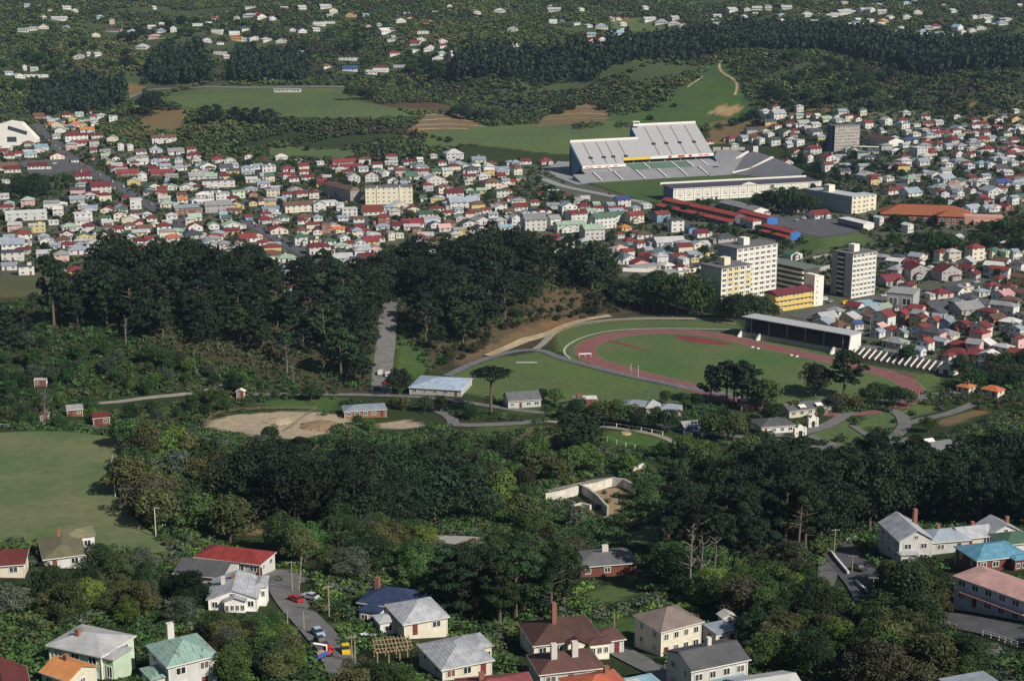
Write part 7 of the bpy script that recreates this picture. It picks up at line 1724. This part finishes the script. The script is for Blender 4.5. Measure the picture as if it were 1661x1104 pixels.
mb = MB(); g = G(854, 588); mb.box(-5, 5, -.9, .9, -.2, .3); tag(mb.build('cricket_mat', CONC, None, g), 'pale concrete strip on the grass field left of the track', 'pitch strip')
mb = MB(); g = G(1015, 703); mb.tube([(0, 0, -.2), (0, 0, .5)], [2.4, 2.0], 12); tag(mb.build('sand_mound', EARTHM, None, g), 'pale flat sand mound on the small round zoo lawn', 'mound')
# vehicles
def carmesh(kind='car'):
    body = MB(); cab = MB(); wh = MB()
    if kind == 'car':
        P = [(-2.1, .35), (2.1, .35), (2.15, .75), (1.3, .95), (-1.9, .98), (-2.15, .8)]
        body.solid([(x, -.82, z) for x, z in P], [(x, .82, z) for x, z in P])
        Q = [(-1.65, .985), (.95, .965), (.35, 1.42), (-1.15, 1.42)]
        cab.solid([(x, -.72, z) for x, z in Q], [(x, .72, z) for x, z in Q])
        body.box(-1.1, .3, -.7, .7, 1.425, 1.47)
    else:
        P = [(-2.3, .4), (2.2, .4), (2.25, 1.0), (1.7, 1.9), (-2.3, 1.95)]
        body.solid([(x, -.9, z) for x, z in P], [(x, .9, z) for x, z in P])
        for y in (-.93, .905): cab.box(-1.2, 1.4, y, y + .025, 1.15, 1.65)
        cab.box(1.7, 2.06, -.75, .75, 1.15, 1.6)
    return body, cab
TYRE = mat('tyre', (0.02, 0.02, 0.02), .9)
_w = MB(); _w.tube([(0, -.1, 0), (0, .1, 0)], .32, 10); WHEEL = _w.mesh('wheel', [TYRE], False)
CARB = {}
CCOL = {'white': (0.75, 0.74, 0.70), 'yellow': (0.72, 0.48, 0.03), 'red': (0.40, 0.03, 0.03), 'blue': (0.06, 0.14, 0.40), 'pale blue': (0.35, 0.45, 0.55), 'dark': (0.04, 0.045, 0.06), 'orange': (0.55, 0.2, 0.04), 'silver': (0.45, 0.46, 0.47), 'green': (0.08, 0.2, 0.12)}
def car(px, py, yaw, col, lab, kind='car', group=None, scl=1.0):
    k = (kind, col)
    if k not in CARB:
        b, c = carmesh(kind); CARB[k] = (b.mesh('body', [mat('car_paint_' + col.replace(' ', '_'), CCOL[col], .3, .5, .05)]), c.mesh('cabin_glass', [GLASS]))
    g = G(px, py)
    r = empty('parked_car' if kind == 'car' else 'parked_van', (g.x, g.y, g.z + .3), R(yaw), lab, 'car' if kind == 'car' else 'van', group); r.scale = (scl, scl, scl)
    link('body', CARB[k][0], r); link('cabin', CARB[k][1], r)
    for x in (-1.3, 1.35):
        for y in (-.78, .78): link('wheel', WHEEL, r, (x, y, .33))
car(561, 1059, -80, 'yellow', 'bright yellow car parked beside the pair of poles')
car(480, 976, 130, 'red', 'red car parked near the top of the steep street')
car(503, 972, 150, 'silver', 'silver car under the hedge at the top of the steep street')
car(516, 1031, -62, 'pale blue', 'pale blue car on the left side of the steep street')
car(521, 1046, -60, 'dark', 'dark car parked behind the lorry with the crane arm')
car(617, 608, 85, 'white', 'white van at the foot of the avenue, left of the second white van', 'van')
car(629, 611, 88, 'white', 'second white van at the foot of the avenue beside the dark tree', 'van')
car(626, 622, 88, 'red', 'red car at the foot of the avenue behind the vans')
car(1437, 944, -60, 'blue', 'blue car in the shade on the right-hand road')
car(1394, 926, -65, 'dark', 'dark car parked on the right-hand road by the middle pole')
car(1213, 1058, 20, 'white', 'white van parked beside the two-storey white flats, upper one', 'van'); car(1212, 1084, 20, 'white', 'white car parked beside the two-storey white flats, lower one')
car(594, 1040, 30, 'white', 'white car parked beside the timber frame')
car(990, 316, -35, 'red', 'red car on the curved pale road below the stadium')
car(1371, 494, 30, 'yellow', 'yellow van on the street before the free-standing tower', 'van')
car(1390, 748, 25, 'white', 'white car at the zoo car park behind the right wood'); car(1378, 752, 25, 'silver', 'silver car at the zoo car park behind the right wood')
car(1336, 488, 30, 'white', 'white van parked between the stair tower and the free-standing tower', 'van')
car(1347, 491, 60, 'silver', 'silver car parked in front of the stair tower'); car(1392, 494, 35, 'red', 'red car parked in front of the free-standing tower')
car(918, 662, 10, 'dark', 'dark car on the zoo drive beside the open shelter')
cr = random.Random(5); GC = 'cars parked along the town streets'
for pts, n in (([(75,225),(130,266),(190,299),(250,337)], 16), ([(395,357),(430,374),(480,404)], 8), ([(440,302),(520,312),(590,344)], 6), ([(1290,360),(1310,353),(1330,355)], 6), ([(1430,482),(1500,474),(1590,458)], 7), ([(1410,566),(1500,585)], 3), ([(45,268),(100,266)], 5)):
    for i in range(n):
        t = (i + cr.uniform(.2, .8)) / n * (len(pts) - 1); k = min(int(t), len(pts) - 2); f = t - k
        a, b = pts[k], pts[k + 1]; g1, g2 = G(*a), G(*b); yw = math.degrees(math.atan2(g2.y - g1.y, g2.x - g1.x)) + cr.choice((0, 180))
        side = cr.choice((-2.5, 2.5))
        col = cr.choice(['white', 'white', 'silver', 'red', 'blue', 'dark', 'pale blue', 'orange', 'green'])
        car(a[0] + (b[0] - a[0]) * f + side, a[1] + (b[1] - a[1]) * f, yw, col, 'small %s car parked along a town street' % col, 'car', 'small %s cars along the town streets' % col)
# lorry with a lifting arm
g = G(522, 1068); lo = empty('lorry', (g.x, g.y, g.z + .3), R(48), 'red and blue lorry with a white lifting arm and a load of bricks', 'lorry'); lo.scale = (.8, .8, .8)
mb = MB(); mb.box(-3, 1.2, -1.1, 1.1, .7, 1.0); mb.box(-3, -2.85, -1.1, 1.1, 1.0, 1.7); mb.box(-2.85, 1.2, 1.0, 1.1, 1.0, 1.7); mb.box(-2.85, 1.2, -1.1, -1.0, 1.0, 1.7); mb.build('tray', mat('lorry_blue', (0.06, 0.10, 0.35), .5), lo)
mb = MB(); mb.solid([(1.3, -1.05, .5), (3.1, -1.05, .5), (3.1, 1.05, .5), (1.3, 1.05, .5)], [(1.4, -1, 2.4), (2.7, -1, 2.4), (2.7, 1, 2.4), (1.4, 1, 2.4)]); mb.build('cab', REDP, lo)
mb = MB(); mb.box(-2.6, .8, -.9, .9, 1.0, 1.6); mb.build('brick_load', mat('pale_bricks', (0.45, 0.28, 0.2), .9, .1, .3, 3), lo)
mb = MB(); mb.bar((1.2, -.4, 1.0), (1.2, -.4, 3.0), .3); mb.bar((1.2, -.4, 2.9), (-3.6, -1.4, 5.4), .35, .4); mb.build('lifting_arm', WHITE, lo)
for x in (-2.2, 2.2):
    for y in (-1, 1): link('wheel', WHEEL, lo, (x, y, .4), 0, (1.3, 1.3, 1.3))
# small clutter
for i, (px, py) in enumerate(((208,829),(222,836),(235,844),(266,852),(282,862),(300,867),(313,869))):
    g = G(px, py); mb = MB(); mb.solid([(-.6, -.5, -.1), (.6, -.4, -.1), (.5, .5, -.1), (-.5, .45, -.1)], [(-.35, -.3, .5), (.4, -.2, .6), (.3, .3, .45), (-.3, .25, .55)]); tag(mb.build('boulder', WALLP, None, g), 'white boulder in the row along the field bank', 'boulder', 'white boulders along the field bank')
mb = MB(); g = G(617, 1018); mb.box(-.8, .8, -.8, .8, -.5, 2.4); mb.solid([(-1, -1, 2.4), (1, -1, 2.4), (1, 1, 2.4), (-1, 1, 2.4)], [(-1, 0, 3.2), (1, 0, 3.2), (1, .02, 3.2), (-1, .02, 3.2)])
tag(mb.build('garden_shed', WHITE, None, g, R(20)), 'tiny white outhouse on the lawn above the timber frame', 'shed')

for i, (px, py, r_, h_, lab) in enumerate(((450, 684, 6.5, 1.5, 'pale sand heap in the middle of the sandy paddock'), (520, 692, 10, 1.7, 'broad brown earth heap between the paddock and the animal house'), (425, 712, 5, 1.6, 'low clay heap at the near edge of the sandy paddock'))):
    g = G(px, py); mb = MB(); n = 26; rr = random.Random(i)
    ring_ = [[(math.cos(6.283 * k / n) * r_ * f * rr.uniform(.85, 1.15), math.sin(6.283 * k / n) * r_ * f * rr.uniform(.8, 1.1), z) for k in range(n)] for f, z in ((1, -.6), (.75, h_ * .45), (.4, h_ * .85), (.12, h_))]
    for a, b in zip(ring_[:-1], ring_[1:]):
        for k in range(n): mb.face([a[k], a[(k + 1) % n], b[(k + 1) % n], b[k]])
    mb.face(ring_[-1]); tag(mb.build('earth_heap', mat('heap_earth' if i else 'heap_sand', (0.26, 0.18, 0.11) if i else (0.37, 0.30, 0.20), .95, .05, .3, .5), None, g), lab, 'earth heap')
# ---------------------------------------------------------------- air between camera and hills
hb_ = MB(); hb_.box(-2412, 2412, -162, 5212, float(Z.min()) - 3, max(CAM_H, float(Z.max()) + 35) + 5); print("relief", Z.min(), Z.max())
hz = bpy.data.materials.new('haze_air'); hz.use_nodes = True; t = hz.node_tree
for n in list(t.nodes): t.nodes.remove(n)
pv = t.nodes.new('ShaderNodeVolumePrincipled'); pv.inputs['Density'].default_value = HAZE; pv.inputs['Color'].default_value = (0.50, 0.70, 1.0, 1); pv.inputs['Anisotropy'].default_value = 0.2
om = t.nodes.new('ShaderNodeOutputMaterial'); t.links.new(pv.outputs[0], om.inputs['Volume'])
ho = hb_.build('haze', hz); tag(ho, 'thin pale blue haze over the valley', 'haze', kind='stuff')
# ---------------------------------------------------------------- a label for every house: look first, then the nearest landmark
LM = [('the auditorium', 26, 215), ('the sloping street', 190, 300), ('the cream block', 625, 315), ('the tall stand', 1040, 250), ('the white stand', 1200, 310), ('the school', 1150, 345), ('the playground', 1320, 365), ('the grey slab', 1369, 222),
      ('the institution', 1380, 325), ('the terracotta roof', 1500, 350), ('the twin towers', 1210, 450), ('the single tower', 1383, 440), ('the grandstand', 1290, 540), ('the bleachers', 1440, 590), ('the left pinewood', 300, 440), ('the pine knoll', 800, 400),
      ('the upper field', 450, 170), ('the avenue', 630, 440), ('the warehouse', 1460, 490)]
SHAPE = {'h': 'hipped', 'g': 'gable', 'f': 'front-gabled', 't': 'flat'}
byl = {}
for A in HOUSES:
    o = A['o']
    if A.get('zone') != 'near':
        nm, lx, ly = min(LM, key=lambda l: (l[1] - A['px']) ** 2 + ((l[2] - A['py']) * 2.2) ** 2)
        dx, dy = A['px'] - lx, (A['py'] - ly) * 2.2
        rel = ('left of' if dx < 0 else 'right of') if abs(dx) > abs(dy) else ('behind' if dy < 0 else 'in front of')
        st_ = {1: '', 2: 'two-storey ', 3: 'three-storey '}[A['st']]
        A['label'] = '%s %shouse with %s %s roof %s %s' % (A['wall'], st_, A['roof'], SHAPE[A['kind']], rel, nm)
        byl.setdefault(A['label'], []).append(A)
        o['group'] = 'houses of the town'
    o['label'] = A['label']
    if 'category' not in o.keys(): o['category'] = 'house'
ORD = ['leftmost', 'second from left', 'third from left', 'fourth from left', 'fifth from left', 'sixth from left', 'seventh from left', 'eighth from left', 'ninth from left']
for l, g_ in byl.items():
    if len(g_) > 1:
        g_.sort(key=lambda A: A['px'])
        for i, A in enumerate(g_): A['o']['label'] = (ORD[i] if len(g_) > 2 else ('left-hand', 'right-hand')[i]) + ' ' + l
